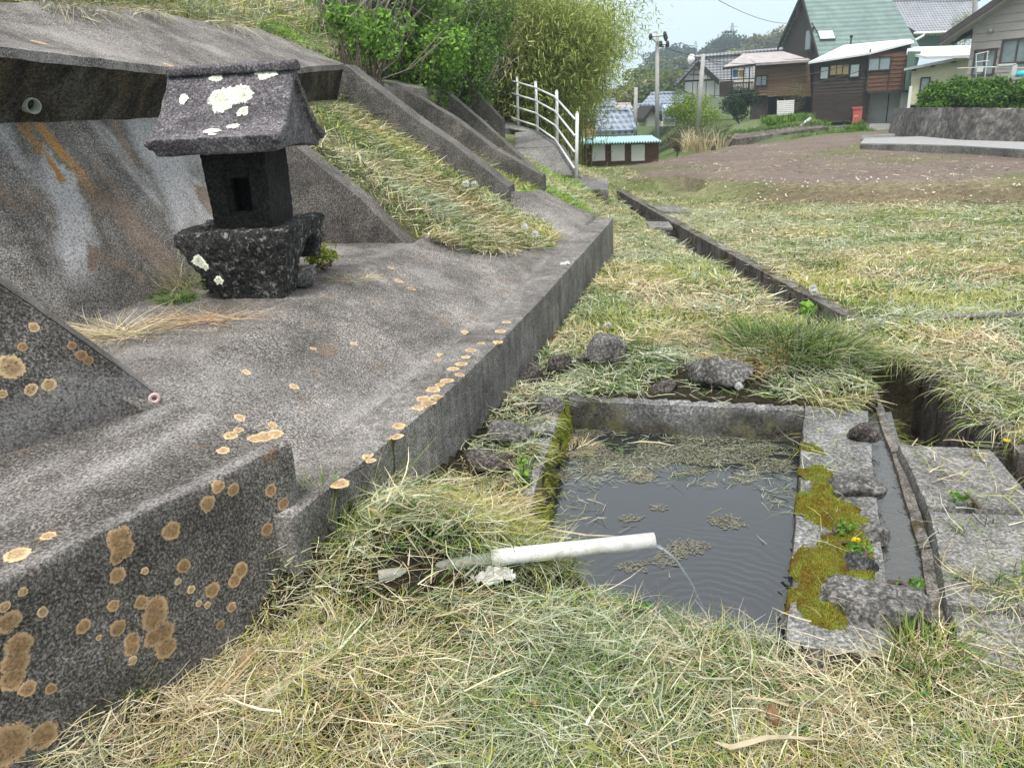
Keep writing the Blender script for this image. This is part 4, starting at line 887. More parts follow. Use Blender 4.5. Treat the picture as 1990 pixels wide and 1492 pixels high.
# -- moss cushions on the basin wall
def mossy(px_, py_, z, rx, ry, h, rot, seed):
    c = Pz(px_, py_, z); n = 30; V = []; Fs = []
    for j in range(n + 1):
        for i in range(n + 1):
            a, b = (i / n * 2 - 1), (j / n * 2 - 1); r = math.hypot(a, b); V.append((a, b))
    V = np.array(V); r = np.hypot(V[:, 0], V[:, 1]) * (1 + .38 * fbm(V[:, 0] * 1.8 + seed * 5, V[:, 1] * 1.8, seed)); hgt = np.clip(1 - r ** 2, -.6, 1) * h
    hgt = hgt + .007 * vnoise(V[:, 0] * rx * 130 + seed, V[:, 1] * ry * 130, 1) + .006 * vnoise(V[:, 0] * rx * 60, V[:, 1] * ry * 60, 2)
    X = V[:, 0] * rx * 1.35; Y_ = V[:, 1] * ry * 1.35; X, Y_ = X * math.cos(rot) - Y_ * math.sin(rot), X * math.sin(rot) + Y_ * math.cos(rot)
    P = np.stack([c[0] + X, c[1] + Y_, c[2] + hgt - .012], 1); id_ = np.arange((n + 1) ** 2).reshape(n + 1, n + 1)
    Fq = np.stack([id_[:-1, :-1].ravel(), id_[:-1, 1:].ravel(), id_[1:, 1:].ravel(), id_[1:, :-1].ravel()], 1)
    q2 = P[:, :2] - np.array([NRx, NRy]); dR = np.array([FRx - NRx, FRy - NRy]); dR = dR / np.hypot(*dR); pe = q2[:, 0] * dR[1] - q2[:, 1] * dR[0]; over = np.maximum(-.006 - pe, 0)
    P[:, 0] += dR[1] * over * .93; P[:, 1] -= dR[0] * over * .93; P[:, 2] -= over * 1.3
    out_ = np.maximum(pe - .262, 0); P[:, 0] -= dR[1] * out_ * .8; P[:, 1] += dR[0] * out_ * .8; P[:, 2] -= out_ * 1.1
    keep = hgt[Fq].max(1) > -.02; return P, Fq[keep]
MOSS = [(1600, 985, -.0, .085, .10, .05, .4), (1645, 1015, .0, .12, .06, .04, -.5), (1600, 1100, -.0, .10, .085, .055, .3), (1700, 1085, -.0, .10, .07, .04, .2), (1715, 1145, -.03, .075, .10, .055, .1), (1590, 1185, -.03, .075, .12, .06, .3), (1590, 920, -.0, .06, .07, .035, .3), (1578, 872, .0, .03, .06, .03, .3), (1700, 945, -.01, .03, .09, .04, .4), (1650, 1045, .0, .08, .05, .04, 0), (1640, 1065, .0, .10, .06, .035, .4), (1610, 950, .0, .07, .06, .03, .2), (1660, 1135, -.0, .09, .07, .04, .2), (1615, 1145, .0, .08, .06, .045, .1), (1720, 1110, -.01, .05, .08, .04, .2)]
Vs = []; Fs = []; n = 0
for i, a in enumerate(MOSS):
    V, Fq = mossy(*a, i + 1); Vs.append(V); Fs.append(Fq + n); n += len(V)
for (px_, py_, z, rx, ry, h, ro) in [(1788, 950, .02, .035, .07, .02, .4), (1818, 1040, .015, .015, .04, .02, .3)]:
    V, Fq = mossy(px_, py_, z, rx, ry, h, ro, px_ * .01); Vs.append(V); Fs.append(Fq + n); n += len(V)
mo = put('moss', fastmesh('moss', np.concatenate(Vs), np.concatenate(Fs), None, True), M['moss']); _vm = np.concatenate(Vs); _k = _vm[:, 2] > -.01; _vm = _vm[_k]; _vm = _vm[rng.integers(0, len(_vm), 9000)] + rng.normal(0, .004, (9000, 3)) * np.array([1, 1, .2]); MOSSP = _vm
tag(mo, 'yellow green and rust moss cushions along the basin wall', 'moss', kind='stuff')
# -- white rag under the pipe and scraps of paper
def rag(name, px_, py_, z, r, h, seed, lab, squ=.6):
    n = 26; a, b = np.meshgrid(np.linspace(-1, 1, n), np.linspace(-1, 1, n)); a = a.ravel(); b = b.ravel(); rr = np.hypot(a, b) * (1 + .3 * fbm(a * 2 + seed, b * 2, seed))
    c = Pz(px_, py_, z); hh = h * (np.abs(fbm(a * 3.5 + seed, b * 3.5, 1.0)) * 2.2 + .55 * np.clip(1 - rr ** 2, 0, 1))
    P = np.stack([c[0] + a * r, c[1] + b * r * squ, c[2] + hh], 1); id_ = np.arange(n * n).reshape(n, n); Fq = np.stack([id_[:-1, :-1].ravel(), id_[:-1, 1:].ravel(), id_[1:, 1:].ravel(), id_[1:, :-1].ravel()], 1)
    Fq = Fq[rr[Fq].max(1) < 1]; o = put(name, fastmesh(name, P, Fq, None, True), M['cloth']); so_ = o.modifiers.new('thick', 'SOLIDIFY'); so_.thickness = .003; tag(o, lab, 'rag')
rag('rag', 950, 1122, .07, .09, .022, 1, 'crumpled white rag stuffed under the white pipe')
rag('rag', 1275, 688, .05, .07, .012, 5, 'flat white scrap lying behind the basin between the boulders', .35)
rag('rag', 925, 985, .0, .03, .012, 9, 'small white lump beside the left basin edge')
rag('rag', 985, 838, .05, .022, .006, 12, 'small white scrap on the pale stone of the left basin edge')
# white lump on the kerb
rag('rag', 1098, 515, .37, .05, .02, 15, 'white scrap draped over the far kerb', .4)
# -- walkway with handrail
mb = MB()
pw_ = thing('walkway', tuple(PATHR[0]), 'sloping concrete walkway climbing to the bamboo', 'walkway')
def pathhex(i):
    a0, a1 = PATHL[i], PATHR[i] + (PATHR[i] - PATHL[i]) / np.linalg.norm((PATHR[i] - PATHL[i])[:2]) * .12; b0, b1 = PATHL[i + 1], PATHR[i + 1] + (PATHR[i + 1] - PATHL[i + 1]) / np.linalg.norm((PATHR[i + 1] - PATHL[i + 1])[:2]) * .12
    dz = np.array([0, 0, 1.0]); sp = np.array([.25, -.05, 0]); return [a0 - dz, a1 - dz + sp, b1 - dz + sp, b0 - dz, a0, a1, b1, b0]
conpart('ramp', [pathhex(i) for i in range(5)], M['pathc'], pw_, .07, .02, None, .02, axis=3)
cA = Pz(1148, 352, .42); cB = Pz(1181, 347, .42); lowA = Pz(1095, 380, .38)
a0 = PATHL[0]; a1 = PATHR[0] + np.array([.14, 0, 0])
conpart('ramp_foot', [[a0 + np.array([0, -.0, -.9]), np.array([cB[0] - .1, cB[1] - .9, -.3]), np.array([cB[0], cB[1], -.3]), a1 + np.array([.25, 0, -.9]), a0 + np.array([-.05, -1.0, -.14]), np.array([cB[0] - .12, cB[1] - .95, .33]), cB, a1]], M['pathc'], pw_, .06, .012, None, .02, axis=0)
rail = thing('handrail', tuple(PATHR[0]), 'white tubular steel handrail with four rails beside the walkway', 'handrail')
tops = [Ppl(1121.7, 220, PATHR[0], (0, 1, 0)), Ppl(1081.6, 177.5, PATHR[1], (0, 1, 0)), Ppl(1040.6, 160, PATHR[2], (0, 1, 0)), Ppl(1005, 150.5, PATHR[3], (0, 1, 0)), Ppl(973.8, 142, PATHR[4], (0, 1, 0)), Ppl(948.4, 142, PATHR[5], (0, 1, 0))]
PT = []
for i, (b, tp_) in enumerate(zip(PATHR, tops)):
    mb = MB(); d = (tp_ - b); hh = float(np.linalg.norm(d)); d = d / hh; mb.tube([b - d * .15, b + d * hh], .029, 12); mb.tube([b + d * hh, b + d * (hh + .02)], [.031, .018], 12); mb.build('post', M['white'], rail, True); PT.append((b, d, hh))
for k in range(4):
    pts = [b + d * (hh - .09 - .285 * k * (hh / 1.1)) + np.array([-.04, -.02, 0]) for (b, d, hh) in PT]
    for i in range(5):
        mb = MB(); mb.tube([pts[i], pts[i + 1]], .0175, 10); mb.build('rail', M['white'], rail, True)
# ---------------------------------------------------------------- vegetation makers
def unit(a): return a / (np.linalg.norm(a, axis=1)[:, None] + 1e-9)
def blades(base, head, pitch, length, width, bend, curl, col, segs=3):
    n = len(base); P = base.copy(); pts = [P.copy()]; hd = head.copy(); pt = pitch.copy()
    for k in range(segs):
        st = (length / segs)[:, None] * np.stack([np.cos(hd) * np.cos(pt), np.sin(hd) * np.cos(pt), np.sin(pt)], 1)
        P = P + st; pts.append(P.copy()); hd = hd + curl / segs; pt = pt + bend / segs
    tilt = rng.normal(0, .6, n)
    side = np.stack([-np.sin(head) * np.cos(tilt), np.cos(head) * np.cos(tilt), np.sin(tilt)], 1)
    V = np.empty((n, (segs + 1) * 2, 3), np.float32)
    for k in range(segs + 1):
        wk = (width * (1 - .85 * (k / segs) ** 2) * .5)[:, None] * side
        V[:, 2 * k] = pts[k] - wk; V[:, 2 * k + 1] = pts[k] + wk
    b = (np.arange(n) * (segs + 1) * 2)[:, None]
    Fq = np.concatenate([b + np.array([[2 * k, 2 * k + 1, 2 * k + 3, 2 * k + 2]]) for k in range(segs)], 1).reshape(-1, 4)
    C = np.repeat(col, (segs + 1) * 2, 0)
    return V.reshape(-1, 3), Fq, C
STRAW = np.array([(.60, .53, .34), (.70, .64, .46), (.50, .42, .25), (.40, .29, .16)])
GREY = np.array([(.36, .40, .25), (.44, .48, .34), (.27, .32, .19), (.50, .52, .38)])
GREEN = np.array([(.09, .17, .03), (.13, .22, .045), (.06, .12, .025), (.20, .28, .05)])
YEL = np.array([(.36, .38, .09), (.42, .40, .12), (.30, .34, .07)])
def pick(pal, n): return pal[rng.integers(0, len(pal), n)] * rng.uniform(.75, 1.2, (n, 1))
def haycol(x, y, n):
    """which kind of blade grows or lies where"""
    a = fbm(x * 1.7, y * 1.7, 2.0); b = fbm(x * 1.1 + 9, y * 1.1, 4.0); c = fbm(x * 2.3, y * 2.3 + 30, 6.0)
    r = rng.random(n); ws = np.stack([.36 + 1.7 * a, .46 - 1.0 * a + .6 * b, .20 + 1.9 * c, .12 - 1.5 * b], 1); ws = np.clip(ws, .03, None); ws = ws / ws.sum(1)[:, None]; cs = np.cumsum(ws, 1)
    k = (r[:, None] > cs).sum(1); out_ = np.empty((n, 3))
    for i, pal in enumerate((STRAW, GREY, GREEN, YEL)):
        m = k == i; out_[m] = pick(pal, m.sum())
    return out_, k
ROCKXY = [(*Pz(a[0], a[1], a[2])[:2], max(a[3][0], a[3][1]) * 1.25) for a in ROCKS]
ROCKXY += [(*Pz(a, b, 0)[:2], c) for a, b, c in [(960, 850, .10), (1000, 800, .08), (1040, 860, .07), (990, 930, .09)]]
def allowed(x, y):
    u, v = toUV(x, y)
    ok = ~in_poly(x, y, POOL, .02)
    ok &= ~((x > ditchL(y) - .01) & (x < ditchR(y) + np.where(y > 5, .075, .0) + .03 * vnoise(y * 4, x * 0)) & (y < 15.0) & (y > 3.15) & ~((y > 4.42) & (y < 5.25)))
    ok &= ~((x > ditchL(y) - .27) & (x < ditchL(y)) & (y < 3.62) & (y > 2.0))
    slabs = (x > ditchL(y) - .0) & (x < ditchR(y) + .30) & (y < 3.2) & (y > 1.82)
    ok &= ~slabs | (rng.random(x.shape) < .02 + .55 * (fbm(x * 5, y * 5, 3.3) > .45 - .6 * sstep(2.45, 2.0, y)))
    by = np.interp(x, BKX, BKY); ok &= ~((y > by + .25) & (x > 2.8)) | (rng.random(x.shape) < .10 * (fbm(x, y, 4.4) > -.05))
    pd = (e1 - s0)[:2]; pl_ = np.linalg.norm(pd); pd = pd / pl_; pa = (x - s0[0]) * pd[0] + (y - s0[1]) * pd[1]; pp = (x - s0[0]) * pd[1] - (y - s0[1]) * pd[0]; ok &= ~((pa > -.03) & (pa < pl_) & (pp > -.04) & (pp < .075)) | (rng.random(x.shape) < .18)
    for rk in ROCKXY: ok &= ~(np.hypot((x - rk[0]) / rk[2], (y - rk[1]) / rk[2]) < 1.0) | (rng.random(x.shape) < .12)
    # right basin wall
    d = (FR - NR) / np.linalg.norm(FR - NR); q = np.stack([x - NR[0], y - NR[1]], -1); al = q @ d; pe = q @ np.array([d[1], -d[0]])
    ok &= ~((al > -.12) & (al < np.linalg.norm(FR - NR) + .1) & (pe > -.02) & (pe < .28)) | (rng.random(x.shape) < .03)
    # far basin wall top
    d = (FR - FL) / np.linalg.norm(FR - FL); q = np.stack([x - FL[0], y - FL[1]], -1); al = q @ d; pe = q @ np.array([-d[1], d[0]])
    ok &= ~((al > .2) & (al < 1.35) & (pe > -.02) & (pe < .09))
    # kerb and apron
    vc = vcurb(u)
    on_con = (v > vc - .01) & (v < 3.0) & (u < 2.55) & (u > -.95)
    ok &= ~on_con
    blk = (u <= -.85) & ((x - BA[0]) * bn[0] + (y - BA[1]) * bn[1] < .005)
    ok &= ~blk
    ok &= ~((u >= 2.5) & (u < 5.7) & (v > vc - .01) & (v < vc + VIN + .02) & (rng.random(x.shape) < .96))
    edge = np.interp(u, [2.5, 2.7, 3.0, 3.9, 4.3, 5.0, 5.7], [.66, .50, .30, .06, .04, .30, .46]) + .06 * fbm(u * 3.0, u * 0 + 3.0)
    ok &= ~((u >= 2.5) & (u < 5.72) & (v > vc) & (v < edge))
    for (fu, fw, cr) in ((2.5, .21, cr2), (4.72, .30, cr3), (6.85, .26, cr4), (8.7, .24, cr5), (11.6, .26, cr6)): ok &= ~((u > fu - .01) & (u < fu + fw + .01) & (v > cr[1][0] - .04) & (v < cr[-1][0] + .1))
    ok &= ~((v > 2.12) & (v < 3.02 + .10 * fbm(u * 3, u * 0)) & (u < 4.75))
    for i in range(len(PATHR) - 1):
        a = (PATHR[i] + PATHL[i]) / 2; b = (PATHR[i + 1] + PATHL[i + 1]) / 2; ab = b[:2] - a[:2]
        t_ = ((x - a[0]) * ab[0] + (y - a[1]) * ab[1]) / (ab @ ab); dd = np.abs((x - a[0]) * ab[1] - (y - a[1]) * ab[0]) / np.linalg.norm(ab); ok &= ~((t_ > -.25) & (t_ < 1) & (dd < .46))
    return ok
def sample(n, dmin, dmax, p, azl=-42, azr=42, ylo=.9):
    """positions with density falling with distance"""
    r = rng.random(n); k = 2 - p
    d = (dmin ** k + r * (dmax ** k - dmin ** k)) ** (1 / k); az = R(azl) + rng.random(n) * (R(azr) - R(azl))
    return d * np.sin(az), d * np.cos(az)
def insee(x, y, z, m=160):
    q = np.stack([x, y, z], 1) - CAM; c = q @ fwd; px_ = 995 + F * (q @ CX) / np.maximum(c, .01); py_ = 746 - F * (q @ CY) / np.maximum(c, .01)
    return (c > .05) & (px_ > -m) & (px_ < 1990 + m) & (py_ > -m) & (py_ < 1492 + m)
def surfz(x, y):
    z = G(x, y); sl = (x > ditchL(y)) & (x < ditchR(y) + .22) & (y < 3.22) & (y > 1.93); z = np.where(sl, .03, z)
    q = np.stack([x - NRx, y - NRy], -1); d = np.array([FRx - NRx, FRy - NRy]); L_ = np.hypot(*d); d = d / L_; al = q @ d; pe = q @ np.array([d[1], -d[0]])
    u, v = toUV(x, y); va = vcurb(u) + .225; ap = .335 + .365 * (v - va) / (.8 - va) + .004; z = np.where((u > 2.5) & (u < 5.7) & (v > va) & (v < .8), np.maximum(z, ap), z)
    return np.where((al > -.02) & (al < L_ + .03) & (pe > -.05) & (pe < .27), .005, z)
def strew(name, N0, dmin, dmax, p, lay, label, wid=(.0016, .0030), ln=(.06, .20), heap=.03, azl=-42, azr=42, filt=None, colf=None):
    x, y = sample(N0, dmin, dmax, p, azl, azr); z = surfz(x, y); k = allowed(x, y) & insee(x, y, z)
    if filt is not None: k &= filt(x, y, z)
    x, y, z = x[k], y[k], z[k]; n = len(x); d = np.hypot(x, y)
    col, kind = (colf or haycol)(x, y, n)
    sw = fbm(x * 1.3, y * 1.3, 11.0) * 5 + rng.normal(0, 1.25, n); sc = np.clip(d / 2.6, .8, 2.6)
    up = rng.random(n) < (1 - lay); up |= (kind >= 2) & (rng.random(n) < .55)
    clump = np.clip(fbm(x * 3.6, y * 3.6, 8.0) * 2.6, 0, 1.3)
    pitch = np.where(up, rng.uniform(.7, 1.45, n), rng.normal(.05, .16, n)); L_ = rng.uniform(*ln, n) * np.where(up, .5, 1.0) * sc ** .35
    bend = np.where(up, rng.uniform(-1.3, -.1, n), rng.normal(-.12, .35, n)); curl = rng.normal(0, .7, n)
    base = np.stack([x, y, z + np.where(up, -.005, rng.random(n) ** 1.3 * (heap * (.35 + 1.5 * clump)))], 1)
    wd = rng.uniform(*wid, n) * sc * np.where(rng.random(n) < .07, 2.2, 1.0)
    V, Fq, C = blades(base, sw, pitch, L_, wd, bend, curl, col)
    o = put(name, fastmesh(name, V, Fq, C, False), M['blade'], origin=(0, 0, 0)); tag(o, label, 'grass', kind='stuff'); print(name, n); return o
strew('cut_grass', 112000, 1.15, 3.4, .55, .82, 'cut hay and short grass in the foreground round the basin', wid=(.0017, .0038), heap=.06)
strew('cut_grass', 150000, 3.2, 8.0, .9, .80, 'cut hay and short grass between the kerb and the field', wid=(.002, .0036), ln=(.05, .15), azl=-35)
strew('cut_grass', 120000, 7.5, 24, 1.1, .7, 'cut hay thinning out across the far field', wid=(.0022, .004), ln=(.04, .11), azl=-10, heap=.025)
def onhill(x, y, z): u, v = toUV(x, y); return (v > vcurb(u) + .25) & (u > 2.4)
def slopecol(x, y, n):
    c, k = haycol(x, y, n); u, v = toUV(x, y); m = rng.random(n) < .25 + .25 * fbm(x * 2, y * 2, 3); c[m] = pick(YEL, m.sum()); k[m] = 3
    g = (rng.random(n) < .9) & (fbm(u * 1.1, v * 1.6, 5) > np.where((u < 7.5) & (v < .75), -.25, .15)) & (u > 5.2); c[g] = pick(np.array([(.14, .30, .02), (.22, .38, .03)]), g.sum()); k[g] = 2; return c, k
strew('slope_grass', 110000, 4.2, 15, .8, .55, 'hay and fresh grass on the slope between the buttresses', wid=(.0022, .004), ln=(.05, .17), azl=-45, azr=12, filt=onhill, colf=slopecol)
def hilltop(x, y, z): u, v = toUV(x, y); return (v > 2.9)
strew('bank_grass', 90000, 4.6, 20, .7, .35, 'long dry and green grass above the top of the wall', wid=(.0028, .005), ln=(.12, .38), azl=-52, azr=10, heap=.07, filt=hilltop, colf=slopecol)
# ---------------------------------------------------------------- grass tufts that stand out
def tuft(name, c, n, r, L, wd, pal, lab, lean=(0, 0), pitch=(.5, 1.4), bend=(-1.8, -.4), flat=1.0, cat='grass tuft', group=None):
    a = rng.random(n) * 2 * math.pi; rr = r * np.sqrt(rng.random(n)); x = c[0] + rr * np.cos(a); y = c[1] + rr * np.sin(a) * flat; z = np.full(n, c[2]) if len(c) > 2 else G(x, y)
    hd = a + rng.normal(0, .6, n)
    if lean[1]: hd = np.where(rng.random(n) < lean[1], lean[0] + rng.normal(0, .45, n), hd)
    V, Fq, C = blades(np.stack([x, y, z - .005], 1), hd, rng.uniform(*pitch, n), rng.uniform(.5, 1, n) * L, rng.uniform(.7, 1.2, n) * wd, rng.uniform(*bend, n), rng.normal(0, .4, n), pick(pal, n), 4)
    o = put(name, fastmesh(name, V, Fq, C), M['blade']); return tag(o, lab, cat, group)
c = Pz(1560, 690, .05); tuft('grass_tuft', (c[0], c[1] + .05), 1500, .38, .34, .005, np.concatenate([GREEN, GREY[:2] * .7, GREEN * .8, STRAW[:1] * .8]), 'large dark green grass clump flopping beside the ditch mouth', (R(-50), .35))
c = Pz(1470, 650, .08); tuft('grass_tuft', (c[0], c[1]), 500, .22, .30, .005, GREEN, 'green grass clump behind the boulder by the ditch', (R(180), .5))
c = Pz(1440, 700, .05); tuft('grass_tuft', (c[0], c[1]), 450, .20, .28, .004, STRAW * np.array([1.0, .8, .6]), 'rusty straw clump lying over the boulder behind the basin', (R(-60), .6), (.2, .9))
c = Pz(1330, 640, .08); tuft('grass_tuft', (c[0], c[1]), 400, .22, .30, .004, STRAW, 'golden straw heap behind the basin', (R(200), .5), (.1, .7))
c = Pz(1640, 790, .03); tuft('grass_tuft', (c[0], c[1]), 700, .20, .26, .004, np.concatenate([STRAW, YEL, GREEN]), 'brownish grass hanging between the basin corner and the ditch', (R(-60), .7), (.1, .9))
for (px_, py_, z, n, r, L, lab) in [(350, 560, .67, 420, .17, .30, 'dry and green grass tuft at the left foot of the shrine'), (300, 540, .67, 260, .13, .36, 'pale dry grass tuft left of the shrine against the panel')]:
    c = Pz(px_, py_, z); tuft('grass_tuft', c, n, r, L, .0035, np.concatenate([STRAW, STRAW, GREY, GREEN]), lab, (R(200), .4), (.3, 1.4))
c = Pz(290, 575, .67); tuft('grass_tuft', c, 350, .09, .08, .004, GREEN * 1.2, 'short bright green tuft on the bench left of the shrine')
c = Pz(345, 585, .67); tuft('grass_tuft', c, 260, .09, .10, .004, GREEN * 1.0, 'dark green tuft tucked under the left side of the pedestal')
c = Pz(215, 650, .67); tuft('grass_tuft', c, 420, .20, .34, .0032, STRAW, 'bleached straw lying on the bench towards the near buttress', (R(200), .5), (.0, .4), (-.4, .2), .5)
c = Pz(400, 620, .67); tuft('grass_tuft', c, 200, .20, .26, .003, STRAW * np.array([.9, .75, .7]), 'thin reddish straw litter in front of the shrine', (R(180), .5), (.0, .25), (-.3, .1), .35)
c = Pz(690, 540, .66); tuft('grass_tuft', c, 160, .16, .14, .003, STRAW * .8, 'straw litter on the bench right of the shrine', (0, 0), (.0, .3), (-.3, .1), .4)
for (px_, py_, n, r, L, lab) in [(640, 1010, 190, .05, .22, 'upright green tuft at the right end of the footing block'), (715, 960, 30, .03, .30, 'few tall green blades standing before the near kerb end'), (765, 950, 14, .02, .36, 'two tall thin blades standing beside the kerb'), (800, 975, 130, .07, .14, 'low green tuft at the foot of the near kerb'),
        (1010, 1100, 34, .03, .22, 'green blades growing over the white pipe'), (1090, 1120, 60, .06, .16, 'green blades on the basin edge below the pipe'), (1360, 1225, 160, .09, .12, 'bright green tuft on the near edge of the basin'), (1680, 1235, 120, .08, .13, 'green tuft at the foot of the pale fractured rock'),
        (130, 1400, 8, .02, .34, 'two broad dark green blades in front of the footing block'), (245, 1370, 120, .05, .30, 'slanting green blades against the footing block'), (1790, 1280, 200, .10, .12, 'yellow green stubble at the lower right'), (1700, 1400, 150, .14, .08, 'pale yellow stubble in the lower right corner')]:
    c = Pz(px_, py_, .02); z_ = float(G(c[0], c[1])); c = Pz(px_, py_, z_); tuft('grass_tuft', (c[0], c[1]), n, r, L, .0045 if n > 20 else .007, np.concatenate([GREEN, GREEN, YEL]) if n != 150 else YEL, lab, (0, 0), (.8, 1.5), (-.9, -.1))
# straw draping on the upper edge of the panel
for i, (px_, py_) in enumerate([(110, 12), (175, 30), (280, 22), (430, 50), (520, 85), (625, 85), (660, 95)]):
    c = Ppl(px_, py_, W(0, 3.0, 2.3), N3); tuft('grass_tuft', c, 160, .22, .42, .004, np.concatenate([STRAW, GREY]), ['dry grass fringe at the far left top of the wall', 'dry grass fringe above the left end of the dark beam', 'bleached grass fringe trailing over the upper panel', 'green grass fringe above the shrine roof', 'thin grass fringe hanging over the upper panel right of the shrine', 'grass hanging at the head of the third buttress', 'dense grass hanging over the beam by the third buttress'][i], (R(-60), .8), (-.4, .5), (-1.0, -.2), .6)
# ---------------------------------------------------------------- leafy plants
def leafquads(P, nrm, L, wd, col, droop=0.0):
    n = len(P); nrm = unit(nrm); r = unit(rng.normal(0, 1, (n, 3))); a = unit(np.cross(nrm, r)); 
    if droop: a = unit(a + np.array([0, 0, -droop])); 
    b = unit(np.cross(nrm, a)); L = L[:, None]; wd = wd[:, None]
    V = np.stack([P - a * L * .5, P + b * wd * .5, P + a * L * .5, P - b * wd * .5], 1).reshape(-1, 3); Fq = np.arange(4 * n).reshape(n, 4); return V, Fq, np.repeat(col, 4, 0)
def crown(c, r, n, leaf, pal, lobes=14, asp=.55, droop=0, seed=0, shell=.55, var=.25):
    rg = np.random.default_rng(seed); c = np.array(c); r = np.array(r, float)
    d = unit(rg.normal(0, 1, (lobes, 3))); lc = d * rg.uniform(.25, .80, (lobes, 1)); lr = rg.uniform(.28, .50, lobes)
    k = rg.integers(0, lobes, n); q = unit(rg.normal(0, 1, (n, 3))); rad = rg.uniform(shell, 1, n) ** .6
    P = lc[k] + q * (lr[k] * rad)[:, None] * (1 + .35 * vnoise(q[:, 0] * 3 + k, q[:, 1] * 3, q[:, 2] * 3))[:, None]
    tone = rg.uniform(1 - var, 1 + var, lobes)[k][:, None]; pc_ = pal[rg.integers(0, len(pal), n)] * tone * rg.uniform(.8, 1.2, (n, 1))
    nr = unit(q + rg.normal(0, .7, (n, 3)) + np.array([0, 0, .4]))
    return leafquads(c + P * r, nr, rg.uniform(.7, 1.3, n) * leaf, rg.uniform(.7, 1.3, n) * leaf * asp, pc_, droop)
def plant_mesh(name, parts, parent): 
    Vs, Fs, Cs, n = [], [], [], 0
    for (V, Fq, C) in parts: Vs.append(V); Fs.append(Fq + n); Cs.append(C); n += len(V)
    return put(name, fastmesh(name, np.concatenate(Vs), np.concatenate(Fs), np.concatenate(Cs)), M['leaf'], parent)
def bush(name, base, r, n, leaf, pal, lab, cat='bush', group=None, seed=0, stems=7, asp=.55, lift=.95, trunk=None, droop=0, lobes=14):
    t = thing(name, base, lab, cat, group); base = np.array(base, float); c = base + np.array([0, 0, r[2] * lift])
    plant_mesh('leaves' if trunk is None else 'crown', [crown(c, r, n, leaf, pal, lobes, asp, droop, seed)], t)
    mb = MB(); rg = np.random.default_rng(seed + 99)
    if trunk: mb.tube([base - np.array([0, 0, .3]), base + np.array([0, 0, r[2] * lift * .5]), c + np.array([0, 0, r[2] * .3])], [trunk, trunk * .75, trunk * .25], 8)
    for i in range(stems):
        e = c + unit(rg.normal(0, 1, (1, 3)))[0] * np.array(r) * .75; s0_ = base + (np.array([0, 0, r[2] * lift * .6]) if trunk else rg.normal(0, .04, 3) * np.array([1, 1, 0])); m_ = (s0_ + e) / 2 + rg.normal(0, .12, 3) * r[0]
        k = trunk * .4 if trunk else .012 + .01 * r[0]; mb.tube([s0_, m_, e], [k, k * .6, k * .2], 5)
    mb.build('trunk' if trunk else 'stems', M['bark'], t); return t
YG = np.array([(.34, .42, .04), (.42, .46, .05), (.28, .38, .05)])
c = Pz(628, 520, .68); bush('yellow_herb', c, (.11, .09, .085), 700, .02, YG, 'small yellow green herb beside the shrine pedestal', 'herb', None, 3, 5, .7)
c = Pz(408, 570, .67); bush('broadleaf_weed', c + np.array([0, 0, 0]), (.035, .035, .07), 26, .05, np.array([(.10, .20, .07), (.16, .27, .12)]), 'small grey green leafy weed in front of the pedestal', 'weed', None, 5, 2, .5)
c = Pz(1020, 955, -.02); bush('broadleaf_weed', c, (.05, .05, .13), 90, .042, np.array([(.16, .30, .05), (.22, .38, .08)]), 'leafy green weed hanging on the mossy left wall of the basin', 'weed', None, 6, 3, .6, .3)
c = Pz(1568, 622, .12); bush('broadleaf_weed', c, (.06, .06, .07), 16, .09, np.array([(.18, .36, .03), (.24, .42, .05)]), 'bright green broad leaved weed rising above the clump by the ditch', 'weed', None, 8, 2, .6)
for i, (px_, py_, z, lab) in enumerate([(1640, 1030, .03, 'low green weed on the moss in the middle of the basin wall'), (1665, 1075, .02, 'green weed rosette between moss and slate stone'), (1770, 1150, -.02, 'single upright leaf weed by the runnel'), (1560, 1440, .0, 'green clover patch at the bottom right of the grass'), (1010, 1330, .0, 'green clover patch below the pipe'), (1240, 1190, .0, 'clover patch near the basin edge'), (560, 1440, .0, 'small clover patch at the bottom left'), (1870, 975, .04, 'flat leafy weed growing in the gap between slabs')]):
    c = Pz(px_, py_, z); bush('broadleaf_weed', c, (.05, .05, .025), 70, .017, np.array([(.10, .24, .03), (.16, .32, .05)]), lab, 'weed', None, 20 + i, 2, .8)
# dandelions: yellow heads and white clocks
def head(name, c, r, col, lab, cat, n=260):
    t = thing(name, c, lab, cat); c = np.array(c, float); q = unit(rng.normal(0, 1, (n, 3)));
    if cat == 'dandelion': q[:, 2] = np.abs(q[:, 2]) * .5
    V, Fq, C = blades(np.repeat((c + np.array([0, 0, .0]))[None], n, 0), np.arctan2(q[:, 1], q[:, 0]), np.arcsin(np.clip(q[:, 2], -1, 1)), np.full(n, r), np.full(n, r * .16), np.zeros(n), np.zeros(n), np.repeat(np.array([col]), n, 0), 1)
    put('seed_head' if cat != 'dandelion' else 'flower', fastmesh('h', V, Fq, C), M['leaf'], t); mb = MB(); mb.tube([c, c - np.array([.01, 0, .07])], .0018, 5); mb.build('stalk', M['leafstem'], t)
M['leafstem'] = simple('green stalk', (.16, .22, .06), .6, .2, 10)
for (px_, py_, z, lab) in [(1664, 1050, .05, 'yellow dandelion flower on the mossy basin wall'), (1957, 857, .05, 'yellow dandelion flower at the right edge beside the slab')]: head('dandelion', Pz(px_, py_, z), .017, (.85, .62, .02), lab, 'dandelion', 120)
